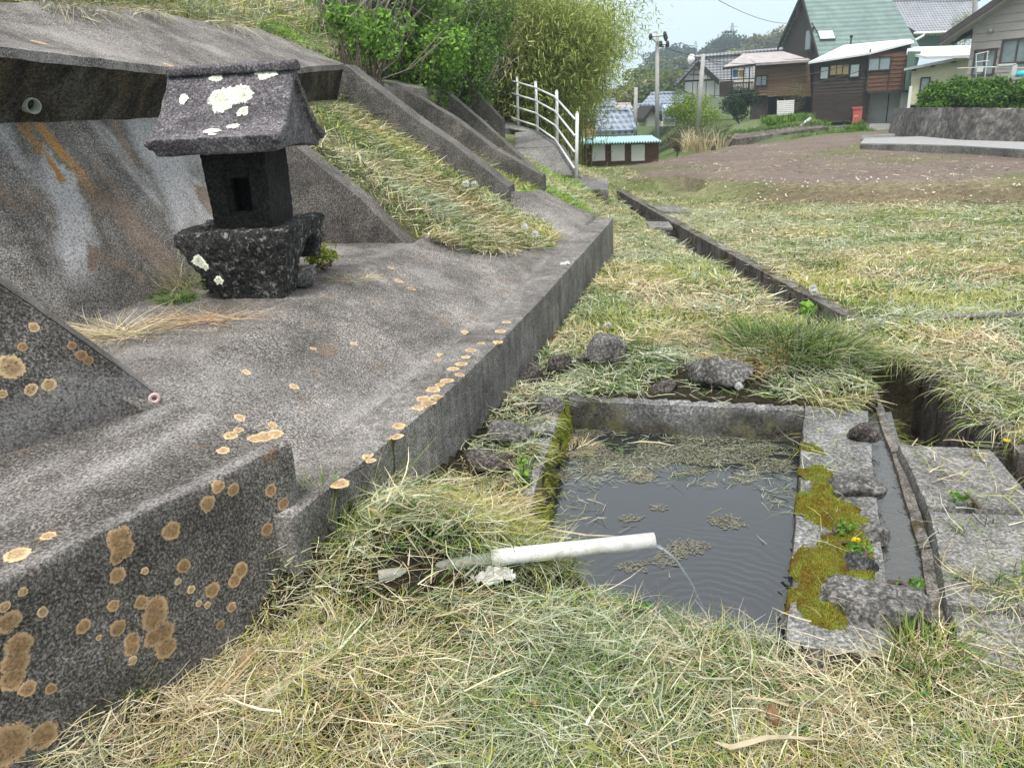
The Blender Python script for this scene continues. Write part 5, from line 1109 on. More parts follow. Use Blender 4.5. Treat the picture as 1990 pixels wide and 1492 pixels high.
for i, (px_, py_, z) in enumerate([(1436, 750, .08), (905, 357, .95), (922, 359, .95), (1182, 632, .04), (1020, 441, .62), (1040, 455, .6), (705, 240, 1.45), (792, 296, 1.2), (1580, 560, .06), (1583, 568, .05), (1710, 626, .05)]):
    p = Pz(px_, py_, z); head('dandelion_clock', p, .024 * max(1, np.linalg.norm(p - CAM) / 4.5), (.75, .75, .72), ['white dandelion clock in front of the hay covered boulder', 'left one of two dandelion clocks on the slope below the buttresses', 'right one of two dandelion clocks on the slope below the buttresses', 'white dandelion clock beside the middle of the kerb', 'dandelion clock on the lower slope near the kerb end', 'second dandelion clock nearest the kerb end', 'dandelion clock high on the slope under the third buttress', 'dandelion clock at mid slope in front of the third buttress', 'upper of two dandelion clocks beside the ditch', 'lower of two dandelion clocks beside the ditch', 'dandelion clock in the mown field right of the ditch'][i], 'seed head')
# dead leaves
mb0 = None
for i, (px_, py_, sz, cc_, lab) in enumerate([(230, 1410, .06, (.22, .17, .17), 'curled grey dead leaf at the foot of the footing block'), (757, 1278, .03, (.40, .20, .12), 'reddish dead leaf in the middle of the foreground hay'), (1035, 1368, .035, (.50, .30, .19), 'orange tan dead leaf at the lower middle'), (640, 1238, .05, (.40, .26, .20), 'pinkish dead leaf left of centre'), (480, 1290, .06, (.45, .33, .20), 'long tan dead leaf on the left hay heap'), (1500, 1395, .05, (.42, .24, .16), 'brown dead leaf in the lower right hay')]):
    c = Pz(px_, py_, .03); n = 7; a, b = np.meshgrid(np.linspace(-1, 1, n), np.linspace(-1, 1, n)); a = a.ravel(); b = b.ravel(); th = rng.random() * 3
    X = a * sz * .6; Y_ = b * sz * .3 * (1 - .8 * a * a); Zz = .4 * sz * (b * b) + .15 * sz * np.sin(a * 3); P = np.stack([c[0] + X * math.cos(th) - Y_ * math.sin(th), c[1] + X * math.sin(th) + Y_ * math.cos(th), c[2] + Zz], 1)
    id_ = np.arange(n * n).reshape(n, n); Fq = np.stack([id_[:-1, :-1].ravel(), id_[:-1, 1:].ravel(), id_[1:, 1:].ravel(), id_[1:, :-1].ravel()], 1)
    tag(put('dead_leaf', fastmesh('dl', P, Fq, np.tile(np.array([cc_]), (n * n, 1)), True), M['leaf']), lab, 'leaf', 'dead leaves in the hay')
# pale strip of bark / dry sheath near the bottom and a grey strip in the field
def ribbon(name, pts, wd, mat, lab, cat):
    V = []; n = len(pts); P = [Pz(*p) for p in pts]
    for i, p in enumerate(P):
        t_ = P[min(i + 1, n - 1)] - P[max(i - 1, 0)]; s_ = np.array([-t_[1], t_[0], 0]); s_ /= np.linalg.norm(s_); wk = wd * (.35 if i in (0, n - 1) else 1); V += [p - s_ * wk, p + s_ * wk + np.array([0, 0, .004 * math.sin(i)])]
    o = put(name, fastmesh(name, V, [(2 * i, 2 * i + 1, 2 * i + 3, 2 * i + 2) for i in range(n - 1)], np.tile(np.array([[.62, .54, .38]]), (2 * n, 1)), True), mat); tag(o, lab, cat)
ribbon('dry_sheath', [(1388, 1440, .04), (1420, 1452, .05), (1455, 1443, .055), (1490, 1432, .06), (1530, 1430, .06), (1575, 1433, .055), (1612, 1436, .05)], .007, M['leaf'], 'pale curved dry plant sheath lying on the grass at lower right', 'dry sheath')
ribbon('floating_reed', [(1215, 862, WZ + .01), (1245, 858, WZ + .012), (1280, 860, WZ + .012), (1310, 866, WZ + .01)], .005, M['leaf'], 'tan reed floating near the far basin wall', 'reed')
ribbon('floating_reed', [(1020, 1012, WZ + .03), (1080, 1030, WZ + .02), (1140, 1040, WZ + .012), (1195, 1041, WZ + .01)], .004, M['leaf'], 'long tan reed floating above the pipe', 'reed')
ribbon('floating_reed', [(1010, 1030, WZ + .03), (1060, 1042, WZ + .02), (1110, 1046, WZ + .012)], .004, M['leaf'], 'shorter tan reed floating just behind the pipe', 'reed')
mb = MB(); a, b = Pz(1818, 617, .03), Pz(1990, 612, .04); mb.tube([a, (a + b) / 2 + np.array([0, 0, .005]), b], .022, 8); tag(mb.build('bamboo_pole', M['slab'], None, True), 'pale grey pole lying in the hay of the field', 'pole')
# floating algae and hay on the basin water
def floatmat(patches, name, lab):
    Vs, Fs, n = [], [], 0
    for (px_, py_, r, sx, seed) in patches:
        c = Pz(px_, py_, WZ + .003); K = 40; V = [c + np.array([0, 0, .003])]
        for k in range(K):
            th = 2 * math.pi * k / K; q = r * (1 + .45 * float(fbm(math.cos(th) * 1.6 + seed, math.sin(th) * 1.6, 1)) + .35 * float(vnoise(math.cos(th) * 6 + seed, math.sin(th) * 6, 2))); V.append(c + np.array([q * math.cos(th) * sx, q * math.sin(th), 0]))
        Vs += V; Fs += [(n, n + 1 + k, n + 1 + (k + 1) % K) for k in range(K)]; n += K + 1
    return put(name, fastmesh(name, np.array(Vs), np.array(Fs)), M['algae'])
def algae():
    m, t, p, o = newmat('floating algae'); P = pos(t); c = ramp(t, noise(t, P, 90, 5, .8), [(.35, (.06, .062, .045)), (.5, (.15, .145, .10)), (.65, (.27, .26, .20))]); t.links.new(c, p.inputs['Base Color']); p.inputs['Roughness'].default_value = .7; bump(t, p, noise(t, P, 160, 4, .8), .6, .004)
    tr = t.nodes.new('ShaderNodeBsdfTransparent'); mx = t.nodes.new('ShaderNodeMixShader'); t.links.new(ramp(t, noise(t, P, 100, 6, .8), [(.47, 0.0), (.52, 1.0)]), mx.inputs[0]); t.links.new(tr.outputs[0], mx.inputs[1]); t.links.new(p.outputs[0], mx.inputs[2]); t.links.new(mx.outputs[0], o.inputs[0]); return m
M['algae'] = algae()
al = floatmat([(1420, 1012, .060, 1.0, 1), (1395, 1012, .04, 1.0, 2), (1225, 1005, .035, 1.6, 3), (1280, 985, .03, 1.5, 4), (1195, 1050, .02, 1.2, 5), (1330, 1065, .07, 1.3, 6), (1290, 1090, .05, 1.2, 7), (1370, 1060, .03, 1, 8), (1230, 1100, .045, 1.3, 21), (1200, 900, .12, 1.7, 9), (1300, 880, .13, 1.9, 10), (1420, 880, .13, 1.8, 11), (1500, 905, .08, 1.5, 12), (1150, 880, .12, 1, 13), (1090, 920, .07, .9, 14), (1240, 925, .06, 1.6, 15), (1350, 915, .05, 1.6, 16), (1535, 960, .015, 1, 17), (1450, 930, .05, 1.5, 18), (1130, 840, .12, 1.2, 19), (1400, 850, .12, 2.4, 20)], 'floating_algae', '')
tag(al, 'patches of brown algae and scum floating on the basin water', 'algae', kind='stuff')
n = 2600; x = rng.uniform(.1, 1.6, n); y = rng.uniform(2.2, 4.1, n); k = in_poly(x, y, POOL, -.02) & ((rng.random(n) < .02) | (y > 3.35 + .32 * (x - .3) * -1 + .3 * fbm(x * 4, y * 4)) | ((x < .42 + .1 * fbm(x * 5, y * 5)) & (y > 3.0))); x, y = x[k], y[k]; n = len(x)
V, Fq, C = blades(np.stack([x, y, WZ + .003 + .006 * rng.random(n)], 1), rng.random(n) * 6.3, rng.normal(0, .05, n), rng.uniform(.03, .12, n), np.full(n, .0028), rng.normal(0, .15, n), rng.normal(0, .8, n), haycol(x, y, n)[0] * .9)
tag(put('floating_hay', fastmesh('fh', V, Fq, C), M['blade'], origin=(0, 0, WZ)), 'cut grass floating along the far side of the basin', 'hay', kind='stuff')
c = Pz(1115, 870, WZ + .005); tuft('hay_wad', c, 260, .10, .12, .0025, STRAW, 'tangle of pale straw floating at the left side of the basin', (0, 0), (-.05, .5), (-.6, .3), .8, 'hay')
c = Pz(1245, 925, WZ + .005); tuft('hay_wad', c, 90, .04, .05, .0025, STRAW * .9, 'small wad of brown straw floating in the basin', (0, 0), (-.05, .5), (-.6, .3), .8, 'hay')
# small white flowers on the field bank
n = 190; x = rng.uniform(3.4, 12, n); by = np.interp(x, BKX, BKY); y = by + .55 + rng.normal(0, .30, n); k = fbm(x * 1.2, y * 1.5, 6) > -.15; x, y = x[k], y[k]; n = len(x); z = G(x, y) + .05
V, Fq, C = leafquads(np.stack([x, y, z], 1), np.tile(np.array([[0, -.6, .8]]), (n, 1)) + rng.normal(0, .2, (n, 3)), rng.uniform(.018, .045, n), rng.uniform(.018, .045, n), np.tile(np.array([[.66, .66, .58]]), (n, 1)))
tag(put('white_flowers', fastmesh('wf', V, Fq, C), M['leaf'], origin=(0, 0, 0)), 'scatter of tiny white flowers along the bank across the field', 'flowers', kind='stuff')
# ================================================================ the village
def X(px_, py_, d): return Py(px_, py_, d)
def poly3(name, pts, th, mat, parent, nrm=None):
    mb = MB(); mb.slab(pts, th, nrm); return mb.build(name, M[mat], parent)
def wallpoly(name, pxs, d, dep, mat, parent):
    """upright wall whose outline on the plane Y=d is given in photo pixels"""
    P = [Py(x, y, d) for x, y in pxs]; mb = MB(); n = len(P); Q = [p + np.array([0, dep, 0]) for p in P]
    mb.add(P + Q, [tuple(range(n)), tuple(range(2 * n - 1, n - 1, -1))] + [(i, n + i, n + (i + 1) % n, (i + 1) % n) for i in range(n)]); return mb.build(name, M[mat], parent)
def window(parent, x0, y0, x1, y1, d, frame='black', pane='glass', mull=1, fw=.06):
    P0 = Py((x0 + x1) / 2, (y0 + y1) / 2, d); a = Py(x0, (y0 + y1) / 2, d)[0]; b = Py(x1, (y0 + y1) / 2, d)[0]; z1 = Py((x0 + x1) / 2, y0, d)[2]; z0 = Py((x0 + x1) / 2, y1, d)[2]
    mb = MB(); mb.abox(a - fw, b + fw, d - .07, d, z1, z1 + fw); mb.abox(a - fw, b + fw, d - .09, d, z0 - fw, z0); mb.abox(a - fw, a, d - .07, d, z0, z1); mb.abox(b, b + fw, d - .07, d, z0, z1)
    for k in range(1, mull + 1):
        c = a + (b - a) * k / (mull + 1); mb.abox(c - fw * .4, c + fw * .4, d - .06, d - .005, z0, z1)
    f = mb.build('window', M[frame], parent); MB().abox(a, b, d - .035, d - .012, z0, z1).build('pane', M[pane], f); return f
def boards(name, x0, y0, x1, y1, d, n, mat, parent, proud=.02):
    """lapped horizontal boards over a wall rectangle"""
    xa = Py(x0, (y0 + y1) / 2, d)[0]; xb = Py(x1, (y0 + y1) / 2, d)[0]; zt = Py((x0 + x1) / 2, y0, d)[2]; zb = Py((x0 + x1) / 2, y1, d)[2]; mb = MB(); h = (zt - zb) / n
    for k in range(n):
        z = zb + k * h; mb.hexa([(xa, d - proud - .015, z), (xb, d - proud - .015, z), (xb, d + .0, z), (xa, d + .0, z), (xa, d - proud * .4, z + h * .97), (xb, d - proud * .4, z + h * .97), (xb, d, z + h * .97), (xa, d, z + h * .97)])
    return mb.build(name, M[mat], parent)
def HT(name, px_, py_, d, label, cat='house', group=None): p = Py(px_, py_, d); return thing(name, p, label, cat, group)
# ---- dark board-clad storehouse
D = 45.0; set_frame(1576, 237, D)
h = HT('board_house', 1675, 240, D, 'dark brown board clad house with white sloping sheet roof and open garage', 'house', None)
wallpoly('wall', [(1576, 237), (1678, 234), (1686, 180), (1762, 178), (1771, 82), (1686, 103), (1583, 118)], D, 5.0, 'wood', h)
boards('cladding', 1581, 178, 1682, 236, D - .02, 13, 'wood', h, .05); boards('cladding', 1584, 122, 1682, 177, D - .02, 8, 'wood', h, .03)
boards('bay', 1688, 104, 1762, 175, D - .35, 9, 'woodr', h, .03)
mb = MB(); mb.pbox(1687, 100, 1763, 177, D - .33, .35); mb.build('bay_box', M['wood'], h)
mb = MB(); mb.pbox(1686, 175, 1764, 181, D - .45, .5); mb.pbox(1686, 96, 1689, 177, D - .42, .1); mb.pbox(1725, 136, 1728, 177, D - .42, .1); mb.pbox(1760, 86, 1763, 177, D - .42, .1); mb.build('bay_trim', M['wood'], h)
a = X(1571, 121, D - .5); b = X(1688, 103, D - .5); c = X(1776, 80, D - .5)
hr = X(1720, 79, D + 5.5)
poly3('roof', [a, b, X(1700, 82, D + 5), X(1640, 88, D + 5)], .10, 'tin', h); poly3('roof', [b, c, X(1768, 76, D + 5), X(1700, 82, D + 5)], .10, 'tin', h)
window(h, 1595, 131, 1609, 153, D - .04, 'black', 'blind', 0); window(h, 1614, 127, 1649, 145, D - .04, 'wood', 'board', 2); window(h, 1653, 126, 1669, 149, D - .04, 'black', 'blind', 0)
window(h, 1689, 113, 1729, 136, D - .39, 'black', 'glass', 1)
mb = MB(); mb.pbox(1680, 181, 1688, 238, D - .02, .3); mb.build('garage_jamb', M['wood'], h)
mb = MB(); mb.pbox(1687, 178, 1768, 241, D + 1.0, .15); mb.build('garage_wall', M['garage'], h)
mb = MB(); mb.pbox(1748, 180, 1768, 244, D + .0, 1.0); mb.build('garage_pier', M['garage'], h)
mb = MB(); mb.pbox(1724, 181, 1726, 241, D + .95, .05); mb.build('garage_seam', M['black'], h)
mb = MB(); 
for px_ in (1603, 1638, 1675): mb.pbox(px_, 236, px_ + 7, 243, D + .3, .4)
mb.build('footing', M['polec'], h)
# red box
p = X(1668, 239, D - .7); t = thing('meter_box', p, 'red painted metal box standing at the corner of the dark board house', 'box'); mb = MB(); mb.pbox(1657.5, 212, 1675, 239, D - .7, .35); o = mb.build('case', M['redbox'], t)
mb = MB(); mb.pbox(1656.5, 208.5, 1676, 212, D - .74, .45); mb.build('lid', M['redbox'], t); mb = MB(); mb.pbox(1660, 225.2, 1668, 226.3, D - .715, .01); mb.build('plate', M['plaster'], t)
# ---- green roofed house behind
set_frame()
h = HT('green_roof_house', 1600, 150, 59, 'steep green sheet roofed timber house with a white skylight')
x0 = 22.0; zf, zr, zb_ = 3.7, 8.25, 5.4; xe = Py(1712, 60, 59)[0]
poly3('roof', [(x0 - .35, 54.9, zf), (xe + 1.2, 54.9, zf), (xe, 59, zr), (x0 - .35, 59, zr)], .12, 'groof', h); poly3('roof', [(x0 - .35, 59, zr), (xe, 59, zr), (xe, 63.2, zb_ - .2), (x0 - .35, 63.2, zb_ - .2)], .12, 'groof', h)
mb = MB(); P = [(x0, 55, zf - .15), (x0, 59, zr - .15), (x0, 63, zb_ - .3), (x0, 63, 0), (x0, 55, 0)]; mb.slab(P, .2, (-1, 0, 0)); mb.build('gable_wall', M['wood'], h)
mb = MB(); mb.abox(x0, xe, 55.3, 62.8, -.2, zf - .1); mb.build('wall', M['wood'], h)
mb = MB(); mb.slab([(x0 - .38, 54.85, zf - .02), (x0 - .38, 59, zr + .04), (x0 - .38, 59, zr - .28), (x0 - .38, 54.85, zf - .34)], .1, (-1, 0, 0)); mb.slab([(x0 - .38, 59, zr + .04), (x0 - .38, 63.2, zb_ - .16), (x0 - .38, 63.2, zb_ - .5), (x0 - .38, 59, zr - .28)], .1, (-1, 0, 0)); mb.build('bargeboard', M['black'], h)
mb = MB(); mb.abox(x0 - .4, xe, 58.9, 59.1, zr, zr + .1); mb.build('ridge_cap', M['groof'], h)
def onroof(px_, py_, up=0.0):
    A = np.array([x0, 55, zf]); n_ = np.cross(np.array([1, 0, 0]), np.array([0, 4.1, zr - zf])); n_ = n_ / np.linalg.norm(n_); return Ppl(px_, py_, A + n_ * up, n_), n_
q = [onroof(a_, b_, .22)[0] for a_, b_ in [(1594, 76), (1625, 75), (1619, 58), (1588, 59)]]; n_ = onroof(0, 0)[1]; mb = MB(); mb.slab(q, .22, n_); o = mb.build('skylight', M['groof'], h)
q = [onroof(a_, b_, .25)[0] for a_, b_ in [(1595, 75.5), (1623, 74.5), (1617.5, 60), (1590, 60.5)]]; poly3('glazing', q, .03, 'plaster', o, n_)
q = [onroof(a_, b_, .24)[0] for a_, b_ in [(1588, 59.5), (1619, 58.5), (1609, 42), (1578, 43)]]; poly3('skylight_hood', q, .2, 'groof', h, n_)
p = X(1551, 22, 59.4); mb = MB(); mb.tube([p - np.array([0, 0, .4]), p + np.array([0, 0, .25])], .14, 10); mb.tube([p + np.array([0, 0, .25]), p + np.array([0, 0, .33])], .22, 10); mb.build('flue', M['black'], h)
p = X(1653, 88, 51); mb = MB(); mb.tube([p, p + np.array([0, 0, .42])], .05, 8); mb.tube([p + np.array([0, 0, .42]), p + np.array([0, 0, .55])], .1, 8); mb.build('flue', M['black'], h)
mb = MB(); zc = X(1530, 85, 57.2)[2]; mb.abox(x0 - .28, x0 - .2, 56.6, 57.9, zc - .6, zc + .9); f = mb.build('window', M['wood'], h); mb = MB(); mb.abox(x0 - .31, x0 - .28, 56.8, 57.7, zc - .45, zc + .75); mb.build('pane', M['glass'], f)
# ---- brown low extension with terrace canopy
D2 = 50.0; set_frame(1465, 186, D2)
h = HT('brown_extension', 1520, 188, D2, 'low brown board clad house with reddish flat roof and open terrace canopy')
wallpoly('wall', [(1462, 186), (1577, 188), (1572, 112), (1470, 122)], D2, 4.5, 'woodb', h)
boards('cladding', 1466, 122, 1492, 186, D2 - .02, 11, 'woodb', h, .05); boards('cladding', 1493, 120, 1560, 186, D2 - .02, 18, 'woodb', h, .02)
window(h, 1470, 149, 1489, 166, D2 - .07, 'black', 'glass', 1)
poly3('roof', [X(1470, 123, D2 - .6), X(1575, 116, D2 - .6), X(1522, 100, D2 + 5), X(1440, 105, D2 + 5)], .14, 'tinred', h)
can = [X(1405, 133, D2 + .2), X(1470, 131, D2 - .5), X(1470, 121, D2 - .5), X(1443, 106, D2 + 4.6)]
A, B, Cc, Dd = X(1406, 132, D2 - .2), X(1480, 124, D2 - .4), X(1480, 108, D2 + 4), X(1444, 107, D2 + 4)
mb = MB()
for k in range(9): f = k / 8; mb.slab([A + (B - A) * f + v_ for v_ in (np.array([-.05, 0, 0]), np.array([.05, 0, 0]))] + [Dd + (Cc - Dd) * f + v_ for v_ in (np.array([.05, 0, 0]), np.array([-.05, 0, 0]))], .12, (0, 0, 1))
for k in range(5): f = k / 4; mb.slab([A + (Dd - A) * f, B + (Cc - B) * f, B + (Cc - B) * f + np.array([0, .1, .04]), A + (Dd - A) * f + np.array([0, .1, .04])], .1, (0, 0, 1))
mb.build('canopy_frame', M['black'], h); poly3('canopy_sheet', [A + np.array([0, 0, .05]), B + np.array([0, 0, .05]), Cc + np.array([0, 0, .05]), Dd + np.array([0, 0, .05])], .03, 'tinred', h)
mb = MB()
for px_, yb in ((1421, 182), (1445, 182), (1456, 180)): mb.pbox(px_ - 1, 130, px_ + 1, yb, D2, .08)
mb.build('canopy_posts', M['black'], h)
mb = MB(); mb.pbox(1419, 160, 1464, 163, D2 - .02, .08); mb.pbox(1419, 176, 1464, 179, D2 - .02, .08)
for k in range(15): mb.pbox(1420 + k * 3, 160, 1421.6 + k * 3, 178, D2, .03)
mb.build('railing', M['wood'], h); mb = MB(); mb.pbox(1415, 179, 1468, 184, D2, 3); mb.build('deck', M['black'], h)
p = X(1438, 145, D2 + .1); t = thing('blue_sheet', p, 'blue sheet hung beside the ochre cloth on the terrace', 'sheet'); mb = MB(); mb.pbox(1424, 136, 1434, 150, D2 + .15, .03); mb.build('panel', M['blue'], t)
t = thing('ochre_cloth', p, 'ochre cloth hung on the terrace', 'cloth'); mb = MB(); mb.pbox(1435.5, 137, 1445, 150, D2 + .15, .03); mb.build('panel', M['yellow'], t)
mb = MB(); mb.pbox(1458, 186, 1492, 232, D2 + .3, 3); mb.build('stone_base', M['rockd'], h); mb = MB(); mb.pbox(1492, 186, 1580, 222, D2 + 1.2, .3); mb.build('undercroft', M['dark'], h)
mb = MB(); mb.pbox(1489, 186, 1492, 225, D2 + .1, .2); mb.build('pillar', M['wood'], h)
t = HT('white_panel_screen', 1525, 225, D2 - 4, 'white slatted panel screen in front of the brown house', 'screen'); mb = MB()
for k in range(8): mb.pbox(1510, 195.5 + k * 3.7, 1543, 198.6 + k * 3.7, D2 - 4, .03)
mb.build('slats', M['plaster'], t); mb = MB()
for px_ in (1510, 1523, 1542): mb.pbox(px_, 194, px_ + 1.2, 226, D2 - 3.97, .06)
mb.build('frame', M['zinc'], t)
# ---- white plastered gable house with tile roof
D3 = 66.0; set_frame(1331, 190, D3)
h = HT('plaster_house', 1360, 185, D3, 'white plastered house with dark timber grid gable and grey tile roof')
gx0, gx1, gap_ = X(1331, 150, D3), X(1397, 150, D3), X(1353, 120, D3)
wallpoly('wall', [(1331, 190), (1398, 190), (1398, 152), (1357, 120), (1331, 153)], D3, 8, 'plaster', h)
pk = X(1353, 114, D3 - 1); le = X(1308, 163, D3 - 1); re_ = X(1398, 155, D3 - 1); dy = np.array([0, 10.0, 0]); 
poly3('roof', [re_, re_ + np.array([8.5, 1.0, .0]), pk + np.array([8.0, 1.5, .25]), pk], .25, 'tile', h)
poly3('roof', [le, pk, pk + np.array([0, 9, .0]), le + np.array([0, 9, 0])], .25, 'tile', h)
mb = MB(); mb.slab([le, pk, pk - np.array([0, 0, .55]), le - np.array([0, 0, .4])], .25, (0, -1, 0)); mb.slab([pk, re_, re_ - np.array([0, 0, .4]), pk - np.array([0, 0, .55])], .25, (0, -1, 0)); mb.build('bargeboard', M['black'], h)
mb = MB(); mb.tube([pk + np.array([-.1, 0, .1]), pk + np.array([8.2, 1.5, .35])], .16, 8); mb.build('ridge', M['tile'], h)
mb = MB(); mb.pbox(1331, 155, 1393, 158, D3 - .06, .1)
for px_, y0, y1 in [(1348, 133, 155), (1357, 124, 155), (1366, 128, 155), (1375, 134, 155), (1383, 143, 155), (1346, 158, 190), (1355, 158, 190), (1372, 158, 190), (1389, 156, 190)]: mb.pbox(px_ - .5, y0, px_ + .5, y1, D3 - .05, .06)
mb.pbox(1340, 144, 1388, 145.2, D3 - .05, .06); mb.pbox(1349, 135, 1376, 136.2, D3 - .05, .06); mb.build('timber_grid', M['black'], h)
wallpoly('side_wall', [(1398, 188), (1475, 184), (1475, 130), (1398, 155)], D3 + 1.4, .3, 'plaster', h); mb = MB(); mb.pbox(1398, 158, 1425, 188, D3 + 1.3, .08); mb.build('side_door', M['wood'], h)
p = X(1344, 116, D3 - .5); t = thing('satellite_dish', p, 'small white satellite dish on the ridge of the plastered house', 'dish'); mb = MB(); V = []
for j in range(5):
    for k in range(14): r_ = .42 * j / 4; th = 2 * math.pi * k / 14; V.append(p + np.array([r_ * math.cos(th) * .75, -.15 + .25 * (r_ / .42) ** 2, r_ * math.sin(th)]))
mb.add(V, [(j * 14 + k, j * 14 + (k + 1) % 14, (j + 1) * 14 + (k + 1) % 14, (j + 1) * 14 + k) for j in range(4) for k in range(14)]); mb.build('dish', M['plaster'], t, True); mb = MB(); mb.tube([p + np.array([0, .1, 0]), p + np.array([.3, .1, -.7])], .04, 6); mb.build('arm', M['zinc'], t)
# ---- large tiled house at the back right
set_frame()
D4 = 72.0
h = HT('tiled_house', 1760, 120, D4, 'large tiled roof farmhouse with timbered gable behind the green roof')
pk = X(1683, 6, D4); le = X(1640, 52, D4); re_ = X(1778, 64, D4 - 3)
wallpoly('wall', [(1650, 110), (1772, 110), (1772, 66), (1690, 16), (1672, 30), (1650, 60)], D4 + .5, 8, 'plaster', h)
poly3('roof', [re_, X(1905, 62, D4 - 3), X(1900, 3, D4 + 1), pk], .3, 'tile', h); poly3('roof', [X(1655, 22, D4), pk, pk + np.array([2, 9, 0]), X(1655, 22, D4) + np.array([2, 9, 0])], .3, 'tile', h)
mb = MB(); mb.slab([pk + np.array([0, -.1, .1]), re_ + np.array([0, -.1, .1]), re_ - np.array([0, .1, .45]), pk - np.array([0, .1, .55])], .3, (0, -1, 0)); mb.build('bargeboard', M['black'], h)
mb = MB(); mb.slab([pk + np.array([-.1, 0, .0]), X(1905, 3, D4 + 1.0), X(1905, 3, D4 + 1.0) + np.array([0, 0, .45]), pk + np.array([-.1, 0, .5])], .3, (0, -1, 0)); mb.build('ridge', M['tile'], h)
mb = MB(); mb.pbox(1694, 63, 1776, 70, D4 + .4, .15)
for px_, y0 in [(1698, 30), (1716, 38), (1735, 47), (1753, 56)]: mb.pbox(px_ - 1, y0, px_ + 1.2, 64, D4 + .44, .08)
for y_ in (31, 38, 46, 54): mb.pbox(1682, y_, 1698 + (y_ - 30) * 2.3, y_ + 1.6, D4 + .44, .08)
mb.pbox(1717, 70, 1718.5, 84, D4 + .44, .08); mb.pbox(1752, 70, 1753.5, 84, D4 + .44, .08); mb.build('timber_grid', M['black'], h)
mb = MB(); mb.pbox(1772, 66, 1860, 100, D4 - 1.5, .2); mb.build('green_siding', M['green'], h)
mb = MB(); mb.tube([X(1797, 64, D4 - 3.2), X(1794, 70, D4 - 3.2), X(1772, 82, D4 - 3.2)], .10, 8); mb.tube([X(1776, 65, D4 - 3.2), X(1905, 61, D4 - 3.2)], .09, 8); mb.build('gutter', M['plaster'], h)
# ---- cream shed with white roof
D5 = 40.0; set_frame(1768, 203, D5)
h = HT('cream_shed', 1815, 205, D5, 'cream metal clad shed with white sheet roof beside the hedge', 'shed')
wallpoly('wall', [(1768, 203), (1880, 206), (1890, 112), (1772, 132)], D5, 5, 'cream', h)
wallpoly('green_wall', [(1758, 176), (1768, 176), (1790, 100), (1764, 100)], D5 + .3, 4, 'green', h)
poly3('roof', [X(1762, 102, D5 + 1), X(1800, 110, D5 - .6), X(1892, 107, D5 - .6), X(1892, 88, D5 + 4), X(1764, 92, D5 + 4)], .12, 'tin', h)
mb = MB(); mb.slab([X(1757, 133, D5 - .4), X(1862, 112, D5 - .4), X(1880, 112, D5 + .4), X(1775, 133, D5 + .4)], .12, (0, 0, 1)); mb.build('eave_sheet', M['zinc'], h)
mb = MB()
for px_, py_ in [(1760, 134), (1772, 134), (1808, 126), (1848, 118)]: mb.pbox(px_, py_, px_ + 9, py_ + 4, D5 - .3, .3)
mb.build('brackets', M['black'], h)
window(h, 1789, 153, 1803, 199, D5 - .02, 'wood', 'glass', 0); mb = MB(); mb.pbox(1788, 177, 1804, 179, D5 - .08, .06); mb.build('transom', M['wood'], h)
mb = MB()
for k in range(23): px_ = 1771 + k * 5; mb.pbox(px_, 134 - k * .9, px_ + .6, 203, D5 - .015, .02)
mb.build('ribs', M['cream'], h)
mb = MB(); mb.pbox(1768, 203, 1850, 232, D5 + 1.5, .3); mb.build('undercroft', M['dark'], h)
mb = MB(); mb.pbox(1764, 168, 1770, 225, D5 - .1, .4); mb.build('block_pier', M['plaster'], h)
# ---- beige sided house at the right edge: its long wall runs away to the left
set_frame(); h_o = X(1889, 158, 33.0); wd_ = np.array([.50, -.866, 0]); wn_ = np.array([-.866, -.50, 0])
h = thing('sided_house', h_o, 'beige grey sided house with brown fascia gable at the right edge', 'house')
def ws(px_, py_): p = Ppl(px_, py_, h_o, wn_); return float((p - h_o) @ wd_), float(p[2])
def wbox(mb, s0, s1, z0, z1, n0, n1): return mb.box(h_o * np.array([1, 1, 0]), wd_, wn_, (0, 0, 1), (s0, s1), (n0, n1), (z0, z1))
sL, zT = ws(1893, 50); s_pk, z_pk = ws(2090, -70); zb0 = .2
sl_, _ = 0, 0; a1, z1_ = ws(1960, 5); slope = (z1_ - zT) / (a1 - sL)
SE = sL + 6.5
mb = MB(); mid = (sL + SE) / 2; Pw = [h_o * np.array([1, 1, 0]) + wd_ * s_ + np.array([0, 0, z_]) for s_, z_ in [(sL, zb0), (SE, zb0), (SE, zT), (mid, zT + slope * (mid - sL)), (sL, zT)]]; mb.slab(Pw, 6, wn_); mb.build('wall', M['siding'], h)
mb = MB(); hh_ = .30; zc = zb0
while zc < zT + slope * (mid - sL) - .3:
    s0_ = sL if zc < zT else sL + (zc - zT) / slope + .15; s1_ = SE if zc < zT else SE - (zc - zT) / slope - .15
    if s1_ > s0_: 
        o0 = h_o * np.array([1, 1, 0]); P = []
        for (z_, n_) in ((zc + .015, .035), (zc + hh_, .012)):
            for (s_, q_) in ((s0_, n_), (s1_, n_), (s1_, 0), (s0_, 0)): P.append(o0 + wd_ * s_ + wn_ * q_ + np.array([0, 0, z_]))
        mb.hexa(P)
    zc += hh_
mb.build('lap_siding', M['siding'], h)
def vec(s_, n_, z_): return h_o * np.array([1, 1, 0]) + wd_ * s_ + wn_ * n_ + np.array([0, 0, z_])
ov = .55; e0 = sL - 1.0; ze = zT - 1.0 * slope; zp = zT + slope * (mid - sL)
